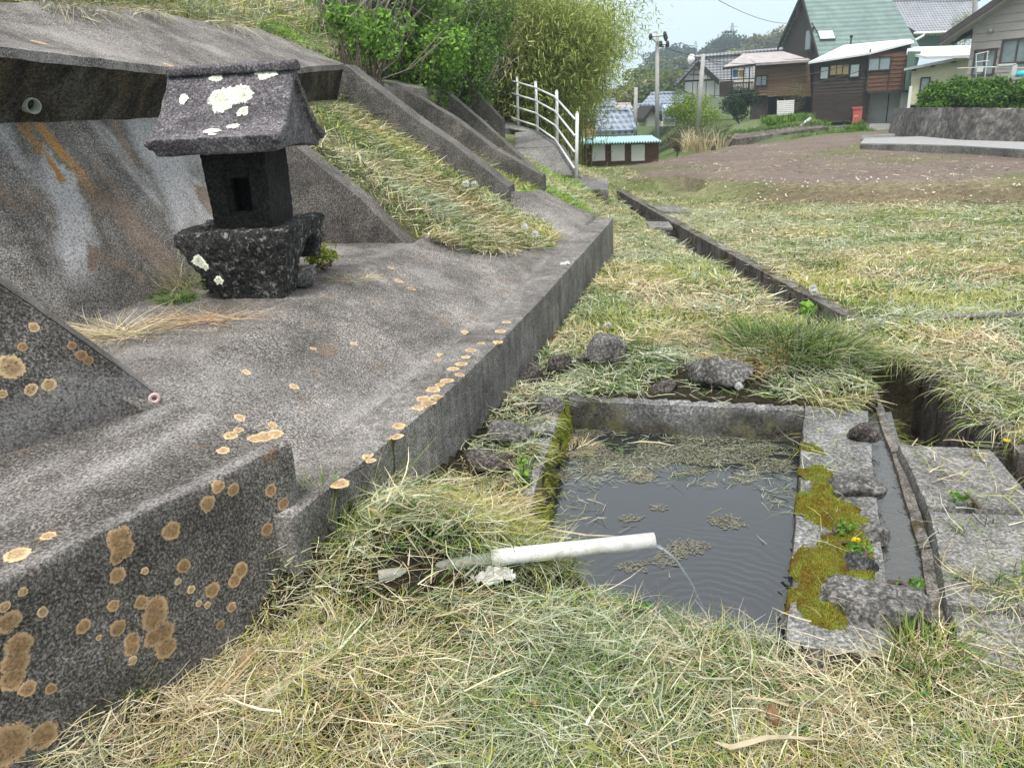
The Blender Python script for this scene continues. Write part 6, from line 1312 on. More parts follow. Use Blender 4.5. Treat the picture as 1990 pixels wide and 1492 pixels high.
for sg, (sa, sb) in ((1, (e0, mid)), (-1, (SE + 1.0, mid))):
    poly3('roof', [vec(sa, ov, ze + .25), vec(sb, ov, zp + .25), vec(sb, -6.5, zp + .25), vec(sa, -6.5, ze + .25)], .10, 'tile', h)
    mb = MB(); mb.slab([vec(sa, ov + .05, ze + .27), vec(sb, ov + .05, zp + .27), vec(sb, ov + .05, zp - .0), vec(sa, ov + .05, ze - .0)], .06, wn_); mb.build('fascia', M['fascia'], h)
    mb = MB(); mb.slab([vec(sa, ov, ze + .0), vec(sb, ov, zp + .0), vec(sb, -.0, zp + .0), vec(sa, -.0, ze + .0)], .06, (0, 0, 1)); mb.build('soffit', M['soffit'], h)
for (x0_, y0_, x1_, y1_, lab) in [(1899, 98, 1937, 145, 'w'), (1953, 78, 2010, 122, 'w')]:
    s0_, z1w = ws(x0_, y0_ + 2); s1_, _ = ws(x1_, y0_); _, z0w = ws(x0_, y1_); mb = MB()
    wbox(mb, s0_ - .06, s1_ + .06, z1w, z1w + .06, .0, .1); wbox(mb, s0_ - .06, s1_ + .06, z0w - .06, z0w, .0, .1); wbox(mb, s0_ - .06, s0_, z0w, z1w, 0, .1); wbox(mb, s1_, s1_ + .06, z0w, z1w, 0, .1); wbox(mb, (s0_ + s1_) / 2 - .03, (s0_ + s1_) / 2 + .03, z0w, z1w, 0, .08)
    f = mb.build('window', M['fascia'], h); mb = MB(); wbox(mb, s0_, s1_, z0w, z1w, .036, .05); mb.build('pane', M['glass'], f)
s_, z_ = ws(1928, 60); mb = MB(); mb.blob(vec(s_, .1, z_), (.09, .09, .09), 3, .05); mb.build('wall_lamp', M['zinc'], h, True)
# lower wing roof at its left
poly3('wing_roof', [X(1848, 83, 34), X(1890, 60, 34), X(1890, 58, 37), X(1848, 80, 37)], .12, 'fascia', h)
# laundry rack before it
t = thing('laundry_rack', X(1900, 150, 30), 'thin steel laundry rack with a white towel in front of the sided house', 'rack'); mb = MB()
for a_, b_ in [((1897, 105), (1897, 150)), ((1920, 100), (1914, 150)), ((1896, 121), (1922, 118)), ((1896, 133), (1925, 130)), ((1896, 106), (1922, 100)), ((1860, 133), (1935, 130)), ((1925, 131), (1990, 132))]: mb.tube([X(*a_, 30), X(*b_, 30)], .014, 6)
mb.build('frame', M['white'], t); mb = MB(); mb.pbox(1941, 124, 1975, 128, 29.95, .12); mb.pbox(1967, 126, 1976, 146, 29.95, .12); mb.pbox(1899, 129, 1911, 140, 29.9, .06); mb.build('towel', M['cloth'], t)
t = thing('bucket', X(1986, 144, 29.5), 'cyan tub at the right edge above the hedge', 'tub'); mb = MB(); mb.tube([X(1986, 148, 29.5), X(1986, 138, 29.5)], [.22, .17], 14); mb.build('tub', M['cyan'], t, True)
# ---- retaining wall, road, hedge at the right
RB = [Pz(1782, 262, .34), Pz(1862, 273, .36), Pz(2060, 279, .38)]; RT = [Ppl(1800, 212, RB[0] + np.array([0, .9, 0]), (0, 1, 0)), Ppl(1862, 210, RB[1] + np.array([0, .8, 0]), (0, 1, 0)), Ppl(2060, 212, RB[2] + np.array([0, .8, 0]), (0, 1, 0))]
rw = thing('garden_retaining_wall', RB[1], 'stained grey concrete retaining wall below the hedge on the right', 'retaining wall')
dz = np.array([0, 0, 1.0]); bk_ = np.array([.3, 2.5, 0])
conpart('face', [[RB[i] - dz * .5, RB[i + 1] - dz * .5, RB[i + 1] + bk_ - dz * .5, RB[i] + bk_ - dz * .5, RT[i], RT[i + 1], RT[i + 1] + bk_, RT[i] + bk_] for i in range(2)], concrete('stained wall concrete', (.05, .047, .043), (.13, .122, .115), (.26, .25, .235), grain=6, streak=False, patch=.8), rw, .2, .03, None, 0)
HP = np.array([(.07, .17, .015), (.10, .22, .02), (.14, .28, .03), (.05, .12, .015)])
t = thing('hedge', RT[1], 'thick clipped bright green hedge on top of the retaining wall', 'hedge'); parts = []
for i in range(13):
    f = i / 12; c = X(1822 + f * 215, 188 + 6 * math.sin(i * 2.1), 25.6 - f * 1.8) ; parts.append(crown(c, (.75, .6, .56), 3600, .085, HP * (1 + .15 * math.sin(i * 3)), 12, .7, 0, 200 + i))
plant_mesh('leaves', parts, t); mb = MB()
for i in range(8): c = X(1825 + i * 27, 205, 25.8 - i * .2); mb.tube([c - dz * .4, c + dz * .5], .04, 6)
mb.build('stems', M['bark'], t)
bush('ivy_bush', X(1800, 222, 27), (.35, .3, .45), 2600, .07, HP, 'dark green ivy hanging at the left end of the retaining wall', 'ivy', None, 31, 3)
# low concrete walls and driveway
cw = thing('low_concrete_wall', X(1760, 262, 33), 'grey low concrete wall beside the garage driveway', 'wall'); conpart('face', [[X(1725, 264, 34), X(1800, 264, 32), X(1810, 262, 36), X(1740, 262, 38), X(1736, 227, 34), X(1803, 223, 32), X(1806, 220, 36), X(1742, 224, 38)]], M['pathc'], cw, .2, .03, None, 0)
def sheet(name, pts, mat, lab, off=.012, th=.12):
    mb = MB(); mb.slab([np.array(p) + np.array([0, 0, off]) for p in pts], th, (0, 0, 1)); tag(mb.build(name, M[mat]), lab, name, kind='structure')
sheet('road', [Pz(1672, 280, .33), Pz(1760, 281, .36), Pz(1860, 284, .38), Pz(2080, 297, .40), Pz(2080, 280, .40), Pz(1862, 273, .38), Pz(1790, 266, .36), Pz(1680, 269, .33)], 'road', 'narrow grey lane below the retaining wall')
mb = MB(); A_ = [Pz(1672, 280.5, .36), Pz(1760, 281.5, .39), Pz(1860, 284.5, .41), Pz(2080, 297.5, .43)]
for a_, b_ in zip(A_[:-1], A_[1:]): mb.slab([a_, b_, b_ + np.array([0, -.15, 0]), a_ + np.array([0, -.15, 0])], .14, (0, 0, 1))
tag(mb.build('kerb_stone', M['pathc']), 'thin concrete kerb edging the lane above the ploughed field', 'kerb')
sheet('driveway', [Pz(1672, 271, .33), Pz(1738, 267, .35), X(1748, 240, 43), X(1686, 240, 43)], 'pathc', 'concrete driveway rising to the garage')
# bank below the dark house with dry stone edging and low wall
bw = thing('bank_wall', Pz(1500, 285, .1), 'brown stained concrete wall below the grassy bank', 'wall')
b0, b1 = X(1425, 289, 30), X(1612, 270, 33); conpart('face', [[b0 - dz, b1 - dz, b1 + np.array([0, 1.5, -1]), b0 + np.array([0, 1.5, -1]), X(1430, 271, 30.2), X(1610, 247, 33.2), X(1610, 247, 33.2) + np.array([0, 1.4, .1]), X(1430, 271, 30.2) + np.array([0, 1.4, .1])]], concrete('brown wall concrete', (.05, .042, .035), (.13, .11, .095), (.24, .21, .19), grain=5, streak=False, patch=.7), bw, .15, .03, None, 0)
def bankpatch(name, pxs, mat_cols, lab, n=5):
    P = [X(*p) for p in pxs]; mb = MB(); mb.slab(P, .6, (0, 0, 1)); o = mb.build(name, M['bankm']); tag(o, lab, name, kind='structure')
M['bankm'] = simple('bank turf', (.11, .14, .05), .95, .5, 2.5, bs=.6)
bankpatch('bank', [(1405, 275, 32), (1612, 249, 34), (1580, 228, 44), (1470, 232, 46), (1420, 245, 44)], None, 'green bank in front of the brown house')
for row, (pa, pb, n, dd) in enumerate([((1440, 262), (1600, 247), 26, 34.5), ((1605, 262), (1690, 250), 20, 38), ((1600, 255), (1690, 244), 18, 40)]):
    for i in range(n):
        f = (i + .5) / n; c = X(pa[0] + (pb[0] - pa[0]) * f, pa[1] + (pb[1] - pa[1]) * f + random.uniform(-2, 2), dd); r = random.uniform(.12, .22); mb = MB(); mb.blob(c, (r, r * .9, r * .8), i + row * 40, .3, 1.5, 2); tag(mb.build('field_stone', M['rock']), 'dark field stone in the dry stone edging of the bank', 'stone', 'dry stone edging below the houses')
GP = np.array([(.10, .20, .02), (.16, .30, .03), (.08, .15, .02)])
def grassrow(name, pa, pb, d0, d1, n, L, pal, lab):
    f = rng.random(n); P = np.array([X(pa[0] + (pb[0] - pa[0]) * t_, pa[1] + (pb[1] - pa[1]) * t_, d0 + (d1 - d0) * t_) for t_ in f]); P = P + rng.normal(0, 1, (n, 3)) * np.array([.15, .35, .04])
    V, Fq, C = blades(P, rng.random(n) * 6.3, rng.uniform(.8, 1.5, n), rng.uniform(.5, 1, n) * L, np.full(n, .03), rng.uniform(-.9, 0, n), rng.normal(0, .3, n), pick(pal, n)); tag(put(name, fastmesh(name, V, Fq, C), M['blade']), lab, 'grass', kind='stuff')
grassrow('bright_grass', (1550, 285), (1690, 268), 27, 29, 3500, .45, GP, 'strip of bright green grass at the field edge')
grassrow('bank_grass', (1420, 268), (1600, 245), 33, 35, 3000, .35, GP * .9, 'rough grass on the bank below the brown house'); grassrow('bank_grass', (1490, 240), (1570, 232), 40, 42, 3500, .4, GP, 'green grass on the upper bank beside the white screen')
p0, p1 = X(1553, 249, 34), X(1574, 232, 36); mb = MB(); mb.tube([p0, p1], .09, 8); tag(mb.build('drain_pipe', M['pvc'], None, True), 'white pipe slanting down the bank below the dark house', 'pipe')
# ---- blue roofed shed, lower left village
D6 = 30.0
h = HT('blue_roof_shed', 1200, 312, D6, 'low shed with turquoise corrugated roof and white and rust red panels', 'shed')
mb = MB(); mb.pbox(1128, 280, 1280, 320, D6, 3); mb.build('wall', M['woodr'], h)
for a_, b_ in [(1150, 1176), (1188, 1214), (1227, 1253)]: mb = MB(); mb.pbox(a_, 281, b_, 313, D6 - .06, .05); mb.build('panel', M['plaster'], h)
A, B, Cc, Dd = X(1125, 279, D6 - .4), X(1285, 274, D6 - .4), X(1268, 264, D6 + 3), X(1118, 268, D6 + 3); n = 90; V = []
for j in range(2):
    for i in range(n + 1): f = i / n; p = (A + (B - A) * f) if j == 0 else (Dd + (Cc - Dd) * f); V.append(p + np.array([0, 0, .045 * math.sin(i * math.pi / 1.5)]))
for j in range(2):
    for i in range(n + 1): V.append(V[j * (n + 1) + i] - np.array([0, 0, .03]))
m1 = n + 1; Fs = [(i, i + 1, m1 + i + 1, m1 + i) for i in range(n)] + [(2 * m1 + i, 3 * m1 + i, 3 * m1 + i + 1, 2 * m1 + i + 1) for i in range(n)] + [(i, 2 * m1 + i, 2 * m1 + i + 1, i + 1) for i in range(n)]
mb = MB(); mb.add(V, Fs); mb.build('roof', M['teal'], h)
# ---- tile roofed ochre house behind it
D7 = 42.0
h = HT('ochre_house', 1170, 265, D7, 'ochre walled house with blue grey tiled roof behind the blue roofed shed')
poly3('roof', [X(1158, 254, D7 - .5), X(1234, 252, D7 - .5), X(1223, 215, D7 + 4), X(1150, 216, D7 + 4)], .25, 'tileb', h)
mb = MB(); mb.tube([X(1150, 216, D7 + 4), X(1223, 214, D7 + 4)], .15, 8); mb.tube([X(1223, 214, D7 + 4), X(1234, 252, D7 - .5)], .12, 8); mb.build('ridge', M['tileb'], h)
mb = MB(); mb.pbox(1140, 252, 1226, 282, D7 + .3, 5); mb.build('wall', M['orange'], h); mb = MB(); mb.pbox(1120, 222, 1160, 282, D7 + 3, 4); mb.build('gable_wall', M['orange'], h); window(h, 1140, 224, 1153, 236, D7 + 2.9, 'black', 'blind', 1)
# ---- further roofs
def farhouse(d, ridge, eave, wpx, lab, roofm='tileb', wallm='plaster', gable=None, wy=None):
    h = HT('village_house', (ridge[0] + ridge[2]) / 2, eave[1], d, lab, 'house', 'far village houses')
    R0, R1, E0, E1 = X(ridge[0], ridge[1], d + 4), X(ridge[2], ridge[3], d + 4), X(eave[0], eave[1], d), X(eave[2], eave[3], d)
    poly3('roof', [E0, E1, R1, R0], .25, roofm, h); poly3('roof', [R0, R1, R1 + (R1 - E1) * np.array([.1, 1, -1]), R0 + (R0 - E0) * np.array([.1, 1, -1])], .25, roofm, h)
    mb = MB(); mb.tube([R0, R1], .16, 8); mb.build('ridge', M[roofm], h)
    mb = MB(); mb.pbox(wpx[0], wpx[1], wpx[2], wpx[3], d + .5, 6); mb.build('wall', M[wallm], h)
    if gable:
        wallpoly('gable_wall', gable, d + .2, .4, wallm, h)
    return h
farhouse(62, (1264, 183, 1330, 181), (1243, 206, 1330, 202), (1262, 203, 1330, 215), 'long blue grey tiled roof left of the plastered house')
farhouse(58, (1236, 206, 1262, 204), (1228, 216, 1262, 214), (1232, 214, 1262, 240), 'pale low house with a curved tiled eave behind the pole', 'tileb', 'cream')
h = farhouse(52, (1285, 203, 1310, 203), (1290, 228, 1312, 228), (1262, 228, 1312, 246), 'white gabled house with a glass roof panel behind the utility pole', 'tileb', 'plaster', [(1256, 246), (1286, 246), (1286, 228), (1272, 211), (1256, 230)])
mb = MB(); a_, b_, c_ = X(1250, 231, 51.6), X(1270, 205, 51.6), X(1288, 228, 51.6); mb.slab([a_, b_, b_ + np.array([0, 5, 0]), a_ + np.array([0, 5, 0])], .25, (0, 0, 1)); mb.slab([b_, c_, c_ + np.array([0, 5, 0]), b_ + np.array([0, 5, 0])], .25, (0, 0, 1)); mb.build('gable_roof', M['black'], h)
q = [X(*p) for p in [(1292, 220, 51.9), (1310, 219, 51.9), (1308, 206, 54.6), (1288, 207, 54.6)]]; poly3('glass_panel', [p + np.array([0, 0, .12]) for p in q], .06, 'solar', h)
farhouse(70, (1165, 196, 1195, 194), (1160, 206, 1200, 205), (1163, 206, 1198, 216), 'small grey green roof behind the ochre house', 'tileb', 'cream'); farhouse(66, (1195, 204, 1226, 203), (1190, 213, 1232, 213), (1195, 213, 1230, 235), 'pale brown roofed house partly behind the thin pole', 'tinred', 'cream')
# ---- utility poles, wires
def upole(px_b, py_b, px_t, py_t, d, r0, r1, lab, cross=None):
    a, b = X(px_b, py_b, d), X(px_t, py_t, d); t = thing('utility_pole', a, lab, 'utility pole'); mb = MB(); mb.tube([a, b], [r0, r1], 12); mb.build('shaft', M['polec'], t, True)
    if cross:
        for (xa, ya, xb, yb) in cross: mb = MB(); p, q = X(xa, ya, d - .2), X(xb, yb, d - .2); mb.tube([p, q], .045, 6); mb.build('crossarm', M['zinc'], t)
        for (xa, ya) in [(1264.5, 72), (1292, 68), (1294, 74), (1284, 86), (1297, 86)]: mb = MB(); p = X(xa, ya, d - .2); mb.tube([p - dz * .12, p, p + dz * .12], [.05, .09, .05], 8); mb.build('insulator', M['wire'], t)
    return t
upole(1277, 288, 1277.5, 65, 34, .10, .075, 'tall concrete utility pole with crossarms beside the bamboo', [(1263, 71, 1293, 69), (1266, 73, 1275, 82), (1280, 87, 1300, 86)])
upole(1355, 262, 1367, 105, 38, .12, .09, 'leaning bare concrete pole in front of the plastered house'); upole(1234, 266, 1236, 170, 44, .12, .10, 'thin grey pole between the village roofs')
mb = MB(); mb.tube([X(1893, 40, 50), X(1895, -20, 50)], .12, 8); t = thing('antenna_pole', X(1893, 40, 50), 'thin grey pole rising before the large tiled roof', 'pole'); mb.build('shaft', M['polec'], t)
def wire(a, b, da, db, sag, lab):
    A_, B_ = X(*a, da), X(*b, db); pts = []
    for k in range(15): f = k / 14; p = A_ + (B_ - A_) * f; p[2] -= sag * 4 * f * (1 - f); pts.append(p)
    mb = MB(); mb.tube(pts, .012 * max(1, da / 30), 4); tag(mb.build('overhead_wire', M['wire']), lab, 'wire')
wire((1395, 0), (1545, 45), 34, 58, .3, 'overhead wire sloping down to the green roofed house'); wire((1277, 87), (1560, 100), 34, 60, .8, 'thin wire from the tall pole towards the green roof'); wire((1297, 150), (1390, 187), 36, 50, .4, 'wire crossing the white plastered gable'); wire((1366, 110), (1420, 118), 38, 60, .3, 'short wire from the leaning pole to the terrace'); wire((1480, 155), (1700, 112), 44, 44.3, .2, 'slanting service wire across the front of the dark house'); wire((1380, 187), (1700, 130), 45, 43.9, .3, 'lower service wire across the front of the dark house')
# ---- power pylons on the ridge
def pylon(px_, yb, yt, d, lab):
    a, b = X(px_, yb, d), X(px_, yt, d); hgt = b[2] - a[2]; t = thing('pylon', a, lab, 'pylon'); mb = MB(); w0 = hgt * .10
    for sx in (-1, 1):
        for sy in (-1, 1): mb.tube([a + np.array([sx * w0, sy * w0, 0]), b + np.array([sx * .2, sy * .2, 0])], .12, 4)
    for k in range(7):
        f0, f1 = k / 7, (k + 1) / 7; s = 1 if k % 2 else -1; mb.tube([a + np.array([s * w0 * (1 - f0), -w0 * (1 - f0), hgt * f0]), a + np.array([-s * w0 * (1 - f1), -w0 * (1 - f1), hgt * f1])], .08, 4)
    mb.build('lattice', M['zinc'], t); mb = MB()
    for f in (.62, .76, .9): mb.tube([a + np.array([-hgt * .13, 0, hgt * f]), a + np.array([hgt * .13, 0, hgt * f])], .1, 4)
    mb.build('crossarms', M['zinc'], t)
pylon(1423, 120, 45, 330, 'lattice power pylon rising over the dark pines'); pylon(1352, 125, 80, 380, 'fainter distant pylon between the two groups of trees')
# ---- trees
PINE = np.array([(.030, .075, .045), (.045, .10, .055), (.025, .06, .035)]); SPR = np.array([(.16, .22, .04), (.22, .28, .05), (.12, .18, .04)]); OLV = np.array([(.15, .15, .07), (.20, .19, .09), (.11, .13, .05)]); MID = np.array([(.07, .12, .04), (.10, .16, .045), (.13, .19, .05)])
def tree(px_, py_top, py_base, d, rx, pal, lab, n=2600, leaf=.5, seed=0, kind='tree', asp=.7, lobes=16):
    top, base = X(px_, py_top, d), X(px_, py_base, d); hh = top[2] - base[2]; rz_ = hh * .42
    return bush(kind, base, (rx, rx, rz_), n, leaf, pal, lab, 'tree', 'trees behind the village', seed, 6, asp, hh / rz_ - 1.0, rx * .09, 0, lobes)
TREES = [(1280, 82, 160, 250, 7, PINE, 'dark bluish pine at the left of the far ridge'), (1310, 78, 160, 255, 7, PINE, 'round topped pine right of the tall pole'), (1332, 90, 160, 260, 5, PINE, 'small pine at the right of the left pine group'), (1365, 95, 150, 240, 2.6, PINE, 'lone slim pine in the gap between the pine groups'),
 (1388, 72, 150, 235, 5, PINE, 'tall pine above the plastered house ridge'), (1405, 64, 150, 235, 6, PINE, 'tallest pine in the middle of the right pine group'), (1425, 70, 150, 238, 5, PINE, 'pine beside the pylon'), (1452, 66, 140, 225, 4, PINE, 'pointed pine at the right end of the pine group'),
 (1455, 78, 150, 200, 5, OLV, 'olive budding tree left of the green roof'), (1478, 60, 150, 190, 6, OLV, 'brownish budding tree touching the green roof'), (1440, 92, 150, 190, 4.5, SPR, 'yellow green tree below the pines'), (1500, 48, 140, 200, 5, OLV * 1.1, 'bare greyish tree behind the green gable'),
 (1290, 108, 190, 170, 7, OLV * np.array([.9, 1.05, 1.2]), 'grey green woodland tree on the middle ridge left'), (1320, 112, 190, 165, 6, OLV * np.array([.8, 1, 1.2]), 'grey green woodland tree on the middle ridge right'),
 (1262, 128, 215, 95, 4.5, MID, 'mid green tree behind the tall pole'), (1298, 122, 215, 92, 4.2, SPR * .8, 'yellow green tree left of the plastered gable'), (1320, 130, 215, 88, 3.2, SPR * .75, 'young green tree touching the plastered gable'), (1240, 150, 230, 85, 4.5, OLV, 'olive tree behind the thin pole'), (1205, 165, 235, 80, 4, OLV * 1.2, 'pale brown budding tree beyond the bamboo'), (1270, 160, 220, 80, 3.5, MID, 'dark green tree above the long tiled roof')]
for i, (a_, b_, c_, d, r, pal, lab) in enumerate(TREES): tree(a_, b_, c_, d, r, pal, lab, 1500 if d > 150 else 3200, (.9 if d > 150 else .38), 300 + i)
bush('shrub_tree', X(1345, 258, 44), (2.0, 1.6, 1.08), 8000, .11, np.array([(.20, .30, .035), (.28, .38, .05), (.14, .22, .03)]), 'rounded yellow green shrub behind the leaning pole', 'shrub', None, 51, 8, .5, 1.05)
bush('ivy_bush', X(1435, 240, 47), (1.3, .8, 1.05), 7000, .10, np.array([(.02, .055, .018), (.035, .085, .025), (.015, .04, .012)]), 'dark ivy mass below the terrace', 'ivy', None, 52, 5, .6, 1.0)
bush('bare_shrub', X(1320, 293, 31), (1.1, .7, .55), 1500, .05, OLV, 'tangled bare shrub at the left edge of the field', 'shrub', None, 53, 46, .4)
bush('bare_shrub', X(1385, 290, 31), (1.2, .7, .62), 1700, .05, OLV * 1.1, 'tangled bare shrub in front of the ivy', 'shrub', None, 54, 46, .4)
bush('bare_shrub', X(1540, 215, 46), (1.2, .6, .85), 420, .07, SPR, 'bare branched shrub in front of the brown cladding', 'shrub', None, 55, 30, .5)
bush('garden_tree', X(1862, 108, 55), (1.3, 1, 1.3), 2500, .09, SPR, 'pale green garden tree behind the white shed roof', 'tree', None, 56, 5, .5, 1.1)
bush('low_green_bush', X(1665, 265, 29), (.5, .4, .3), 2500, .05, GP, 'bright green bush at the foot of the driveway', 'bush', None, 57, 4)
bush('low_green_bush', X(1797, 269, 23), (.18, .15, .12), 700, .04, HP * 1.2, 'small green plant at the foot of the retaining wall', 'bush', None, 58, 3)
# pampas reeds at the field edge
for i, (px_, n) in enumerate([(1348, 70), (1368, 90), (1335, 50), (1400, 50)]):
    c = X(px_, 296, 27.5); tuft('reed_clump', c, n, .22, 1.05, .018, STRAW * 1.05, ['pale pampas reeds left of the leaning pole foot', 'tallest pale pampas clump at the field edge', 'small pampas clump nearest the shed', 'pampas clump right of the leaning pole foot'][i], (0, 0), (1.1, 1.55), (-1.6, -.3), 1, 'reeds', 'pampas reeds at the field edge')
# ---- bamboo beside the walkway
BAM = np.array([(.26, .34, .08), (.37, .44, .12), (.19, .26, .055), (.44, .45, .16)]); BAMD = BAM * .62
def bamboo(base, n, hgt, spread, lean, lab, seed, pal, leaves=9000, leaf=.16):
    rg = np.random.default_rng(seed); t = thing('bamboo_clump', base, lab, 'bamboo', 'bamboo clumps beside the walkway'); base = np.array(base, float); mb = MB(); CP = []
    for i in range(n):
        b = base + np.array([rg.normal(0, spread * .35), rg.normal(0, spread * .35), -.1]); a = rg.random() * 6.28; dirn = np.array([math.cos(a), math.sin(a), 0]) * rg.uniform(.2, 1) * spread + np.array(lean) * rg.uniform(.3, 1.0); h_ = hgt * rg.uniform(.65, 1.05); pts = []
        for k in range(8):
            f = k / 7; pts.append(b + dirn * f ** 2.2 + np.array([0, 0, h_ * (f - .30 * f ** 4)]))
        mb.tube(pts, [.022 * (1 - .8 * k / 7) for k in range(8)], 5); CP.append(pts)
    mb.build('culms', M['bambooc'], t)
    CP = np.array(CP); k = rg.integers(0, n, leaves); f = rg.uniform(.18, 1, leaves) ** .75 * 6.99; j = f.astype(int); fr = (f - j)[:, None]; P = CP[k, j] * (1 - fr) + CP[k, np.minimum(j + 1, 7)] * fr
    tw = rg.integers(0, 1200, leaves); off = rg.normal(0, .30, (1200, 3)); off[:, 2] -= .12; P = P + off[tw] + rg.normal(0, .10, (leaves, 3))
    col = pal[rg.integers(0, len(pal), leaves)] * (.75 + .5 * rg.random((1200, 1)))[tw] * rg.uniform(.8, 1.2, (leaves, 1))
    hd = rg.random(leaves) * 6.28; V, Fq, C = blades(P, hd, rg.uniform(-1.2, .1, leaves), rg.uniform(.6, 1.2, leaves) * leaf, np.full(leaves, leaf * .17), rg.uniform(-.8, 0, leaves), np.zeros(leaves), col, 2)
    put('leaves', fastmesh('leaves', V, Fq, C), M['leaf'], t)
M['bambooc'] = simple('bamboo culm', (.20, .22, .06), .5, .2, 4)
for i, (px_, py_, d, n, hgt, sp, lean, pal, lab, lv) in enumerate([
 (1048, 270, 19.0, 46, 4.2, 1.1, (.55, -.3, 0), BAM, 'tall pale green bamboo clump nearest the handrail', 30000), (1066, 270, 21.5, 44, 5.0, 1.2, (1.75, -.4, 0), BAM * np.array([1.05, 1.1, 1]), 'drooping bamboo clump at the right overhanging the village', 26000), (1030, 240, 20, 44, 4.3, 1.2, (.0, -.5, 0), BAM * .8, 'dense bamboo clump behind the handrail', 26000),
 (1062, 260, 24, 40, 5.6, 1.5, (.3, -.3, 0), BAM, 'high bamboo clump in the middle of the grove', 26000), (965, 215, 21, 36, 4.2, 1.1, (-.1, -.5, 0), BAM * np.array([1.1, .92, .8]), 'brownish bamboo clump at the left of the grove', 20000), (1000, 190, 26, 40, 5.6, 1.8, (0, -.3, 0), BAMD, 'dark bamboo clump at the back left', 22000), (1058, 260, 28, 36, 6.2, 1.8, (.8, 0, 0), BAM, 'bamboo clump at the back right of the grove', 22000)]):
    b = X(px_, py_, d); b[2] = float(G(b[0], b[1])); bamboo(b, n, hgt, sp, lean, lab, 400 + i, pal, int(lv * 1.35))
# ---- shrubs on the hillside
SH1 = np.array([(.11, .24, .03), (.17, .33, .045), (.24, .41, .07), (.08, .16, .03)]); SHD = np.array([(.03, .05, .02), (.05, .07, .03), (.04, .045, .025)])
HS = [(715, 60, 9.6, .5, .4, SH1, 'bright green shrub nearest the top of the fourth buttress'), (668, 32, 8.8, .22, .2, SH1, 'small bright green shrub at the left of the hillside thicket'), (770, 70, 11.5, 1.0, .8, SH1, 'green shrub at the middle of the hillside thicket'), (830, 90, 13, 1.1, .95, SH1 * .9, 'leafy green shrub above the buttress heads'), (880, 125, 15, .8, .8, SH1, 'leafy green shrub reaching over the handrail'), (912, 170, 16.0, .55, .5, SH1, 'low leafy shrub at the left end of the handrail'), (860, 40, 15, 1.3, 1.2, SH1 * .7, 'tall green shrub behind the thicket'), (760, 10, 12, 1.3, 1.1, SH1 * .6, 'dark leafy shrub at the top edge'), (930, 60, 18.5, 1.5, 1.4, OLV, 'brown olive shrub between the thicket and the bamboo'), (730, -10, 11.5, .9, .8, SHD * 2.2, 'dark tangled shrub at the top left of the thicket'), (820, -30, 14.5, 1.6, 1.4, SH1 * .55, 'dark shrub above the thicket at the top edge')]
for i, (px_, py_, d, r, rz_, pal, lab) in enumerate(HS):
    c = X(px_, py_ + rz_ * 40, d); gz_ = float(G(c[0], c[1])); b = c.copy(); b[2] = min(gz_, c[2] - rz_ * .3)
    bush('hillside_shrub', b, (r, r * .9, rz_), int(7000 * r * r / (.0 + .9)), .065, pal, lab, 'shrub', 'shrubs on the hillside', 500 + i, 14, .55, max(.8, (c[2] - b[2]) / rz_))
# ---- air
mb = MB(); mb.abox(-300, 380, -12, 470, -14, 75); hz = mb.build('haze', None)
hm = bpy.data.materials.new('haze air'); hm.use_nodes = True; t = hm.node_tree; t.nodes.clear(); o = t.nodes.new('ShaderNodeOutputMaterial'); pv = t.nodes.new('ShaderNodeVolumePrincipled'); pv.inputs['Color'].default_value = (.78, .9, 1, 1); pv.inputs['Density'].default_value = .0014; pv.inputs['Anisotropy'].default_value = 0.2; t.links.new(pv.outputs[0], o.inputs['Volume']); hz.data.materials.append(hm); tag(hz, 'pale haze over the valley', 'haze', kind='stuff')
n = len(MOSSP); cm = np.where((fbm(MOSSP[:, 0] * 9, MOSSP[:, 1] * 9, 2) > -.05)[:, None], np.array([[.22, .27, .05]]), np.array([[.21, .14, .04]])) * rng.uniform(.6, 1.3, (n, 1))
V, Fq, C = blades(MOSSP - np.array([0, 0, .002]), rng.random(n) * 6.3, rng.uniform(.6, 1.5, n), rng.uniform(.006, .016, n), np.full(n, .0022), rng.uniform(-.6, .2, n), np.zeros(n), cm, 2)
tag(put('moss_fuzz', fastmesh('mf', V, Fq, C), M['blade']), 'short fuzzy moss shoots over the cushions on the basin wall', 'moss', kind='stuff')
# clover and small broad leaves in the turf
x, y = sample(26000, 1.2, 4.5, .7); k = allowed(x, y) & (fbm(x * 2.3, y * 2.3 + 30, 6.0) + .5 * fbm(x * 9, y * 9, 2.0) > .22); x, y = x[k], y[k]; n = len(x); z = G(x, y) + rng.uniform(.008, .035, n)
V, Fq, C = leafquads(np.stack([x, y, z], 1), np.tile(np.array([[0, -.15, 1.]]), (n, 1)) + rng.normal(0, .35, (n, 3)), rng.uniform(.009, .018, n), rng.uniform(.008, .014, n), pick(np.array([(.07, .19, .03), (.11, .25, .04), (.16, .30, .06)]), n))
tag(put('clover', fastmesh('clv', V, Fq, C), M['leaf'], origin=(0, 0, 0)), 'clover and small broad leaves among the foreground hay', 'clover', kind='stuff'); print('clover', n)
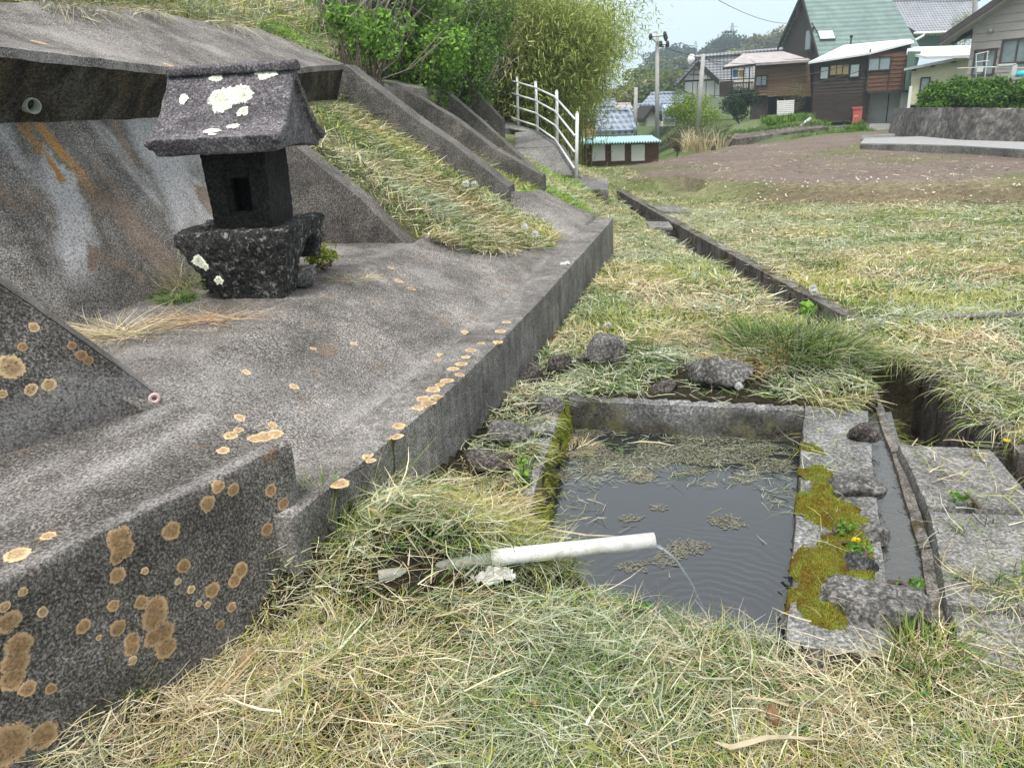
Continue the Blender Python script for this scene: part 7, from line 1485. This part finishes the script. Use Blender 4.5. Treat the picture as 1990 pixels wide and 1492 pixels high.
# bare dead stems tangled in the hillside thicket
mb = MB()
for (px_, py_, d) in [(690, 30, 10), (740, 60, 11), (800, 40, 12.5), (860, 90, 14), (700, 80, 10.5), (915, 110, 16), (780, 110, 12)]:
    t_ = thing('dead_brush', X(px_, py_ + 40, d), 'tangle of grey dead stems in the hillside thicket %s' % {690: 'at its left end', 740: 'above the fourth buttress head', 800: 'in its middle', 860: 'below the tall green shrub', 700: 'low over the bank grass', 915: 'near the handrail', 780: 'just above the fifth buttress'}[px_], 'brush', 'dead brush on the hillside'); mb = MB()
    for i in range(26):
        a = X(px_ + rng.normal(0, 30), py_ + 45, d + rng.normal(0, .3)); a[2] = max(a[2] - .2, float(G(a[0], a[1]))); e = a + np.array([rng.normal(.1, .5), rng.normal(-.1, .3), rng.uniform(.4, 1.1)]); m_ = (a + e) / 2 + rng.normal(0, .12, 3); mb.tube([a, m_, e, e + np.array([rng.normal(0, .2), 0, -.25])], [.009, .007, .005, .003], 4)
    mb.build('stems', M['deadst'], t_) if 'deadst' in M else mb.build('stems', M.setdefault('deadst', simple('grey dead stems', (.24, .21, .17), .9, .3, 10)), t_)


# grass hanging over the brink of the ditch mouth
for (y_, n_, lab) in [(3.35, 240, 'grass hanging over the near part of the ditch mouth'), (3.75, 300, 'grass hanging over the middle of the ditch mouth wall'), (4.15, 300, 'grass hanging over the far part of the ditch mouth'), (4.45, 420, 'thick grass closing the far end of the ditch mouth')]:
    tuft('grass_tuft', (float(ditchR(y_)) + (.06 if y_ < 4.4 else -.12), y_, .03), n_, .17 if y_ < 4.4 else .16, .22, .0035, np.concatenate([STRAW, GREY, YEL, GREEN]), lab, (R(200), .5), (-.1, .7), (-1.8, -.5))

# yellow green moss curtain on the inner side of the left basin wall
n = 9000; f = rng.random(n); a_ = np.array([LL[0], LL[1]]); b_ = np.array([FL[0], FL[1]]); dL = (b_ - a_) / np.linalg.norm(b_ - a_); nL = np.array([dL[1], -dL[0]]); up_ = rng.random(n) ** 1.2
k = fbm(f * 9, up_ * 2, 1.0) > -.12; f, up_ = f[k], up_[k]; n = len(f); off = .004 + .03 * up_ * (1 + fbm(f * 14, up_ * 3, 4.0)) + rng.random(n) * .008
P = np.stack([a_[0] + (b_[0] - a_[0]) * f + nL[0] * off, a_[1] + (b_[1] - a_[1]) * f + nL[1] * off, .0 - .19 * up_], 1)
cm = np.where((fbm(f * 12, up_ * 4, 2) > -.1)[:, None], np.array([[.24, .27, .03]]), np.array([[.12, .13, .02]])) * rng.uniform(.6, 1.3, (n, 1))
V, Fq, C = blades(P, np.full(n, math.atan2(nL[1], nL[0])) + rng.normal(0, .9, n), rng.uniform(-.6, 1.0, n), rng.uniform(.010, .028, n), np.full(n, .004), rng.uniform(-1.5, 0, n), np.zeros(n), cm, 2)
tag(put('moss_curtain', fastmesh('mc', V, Fq, C), M['blade']), 'yellow green moss hanging on the left inner side of the basin', 'moss', kind='stuff')
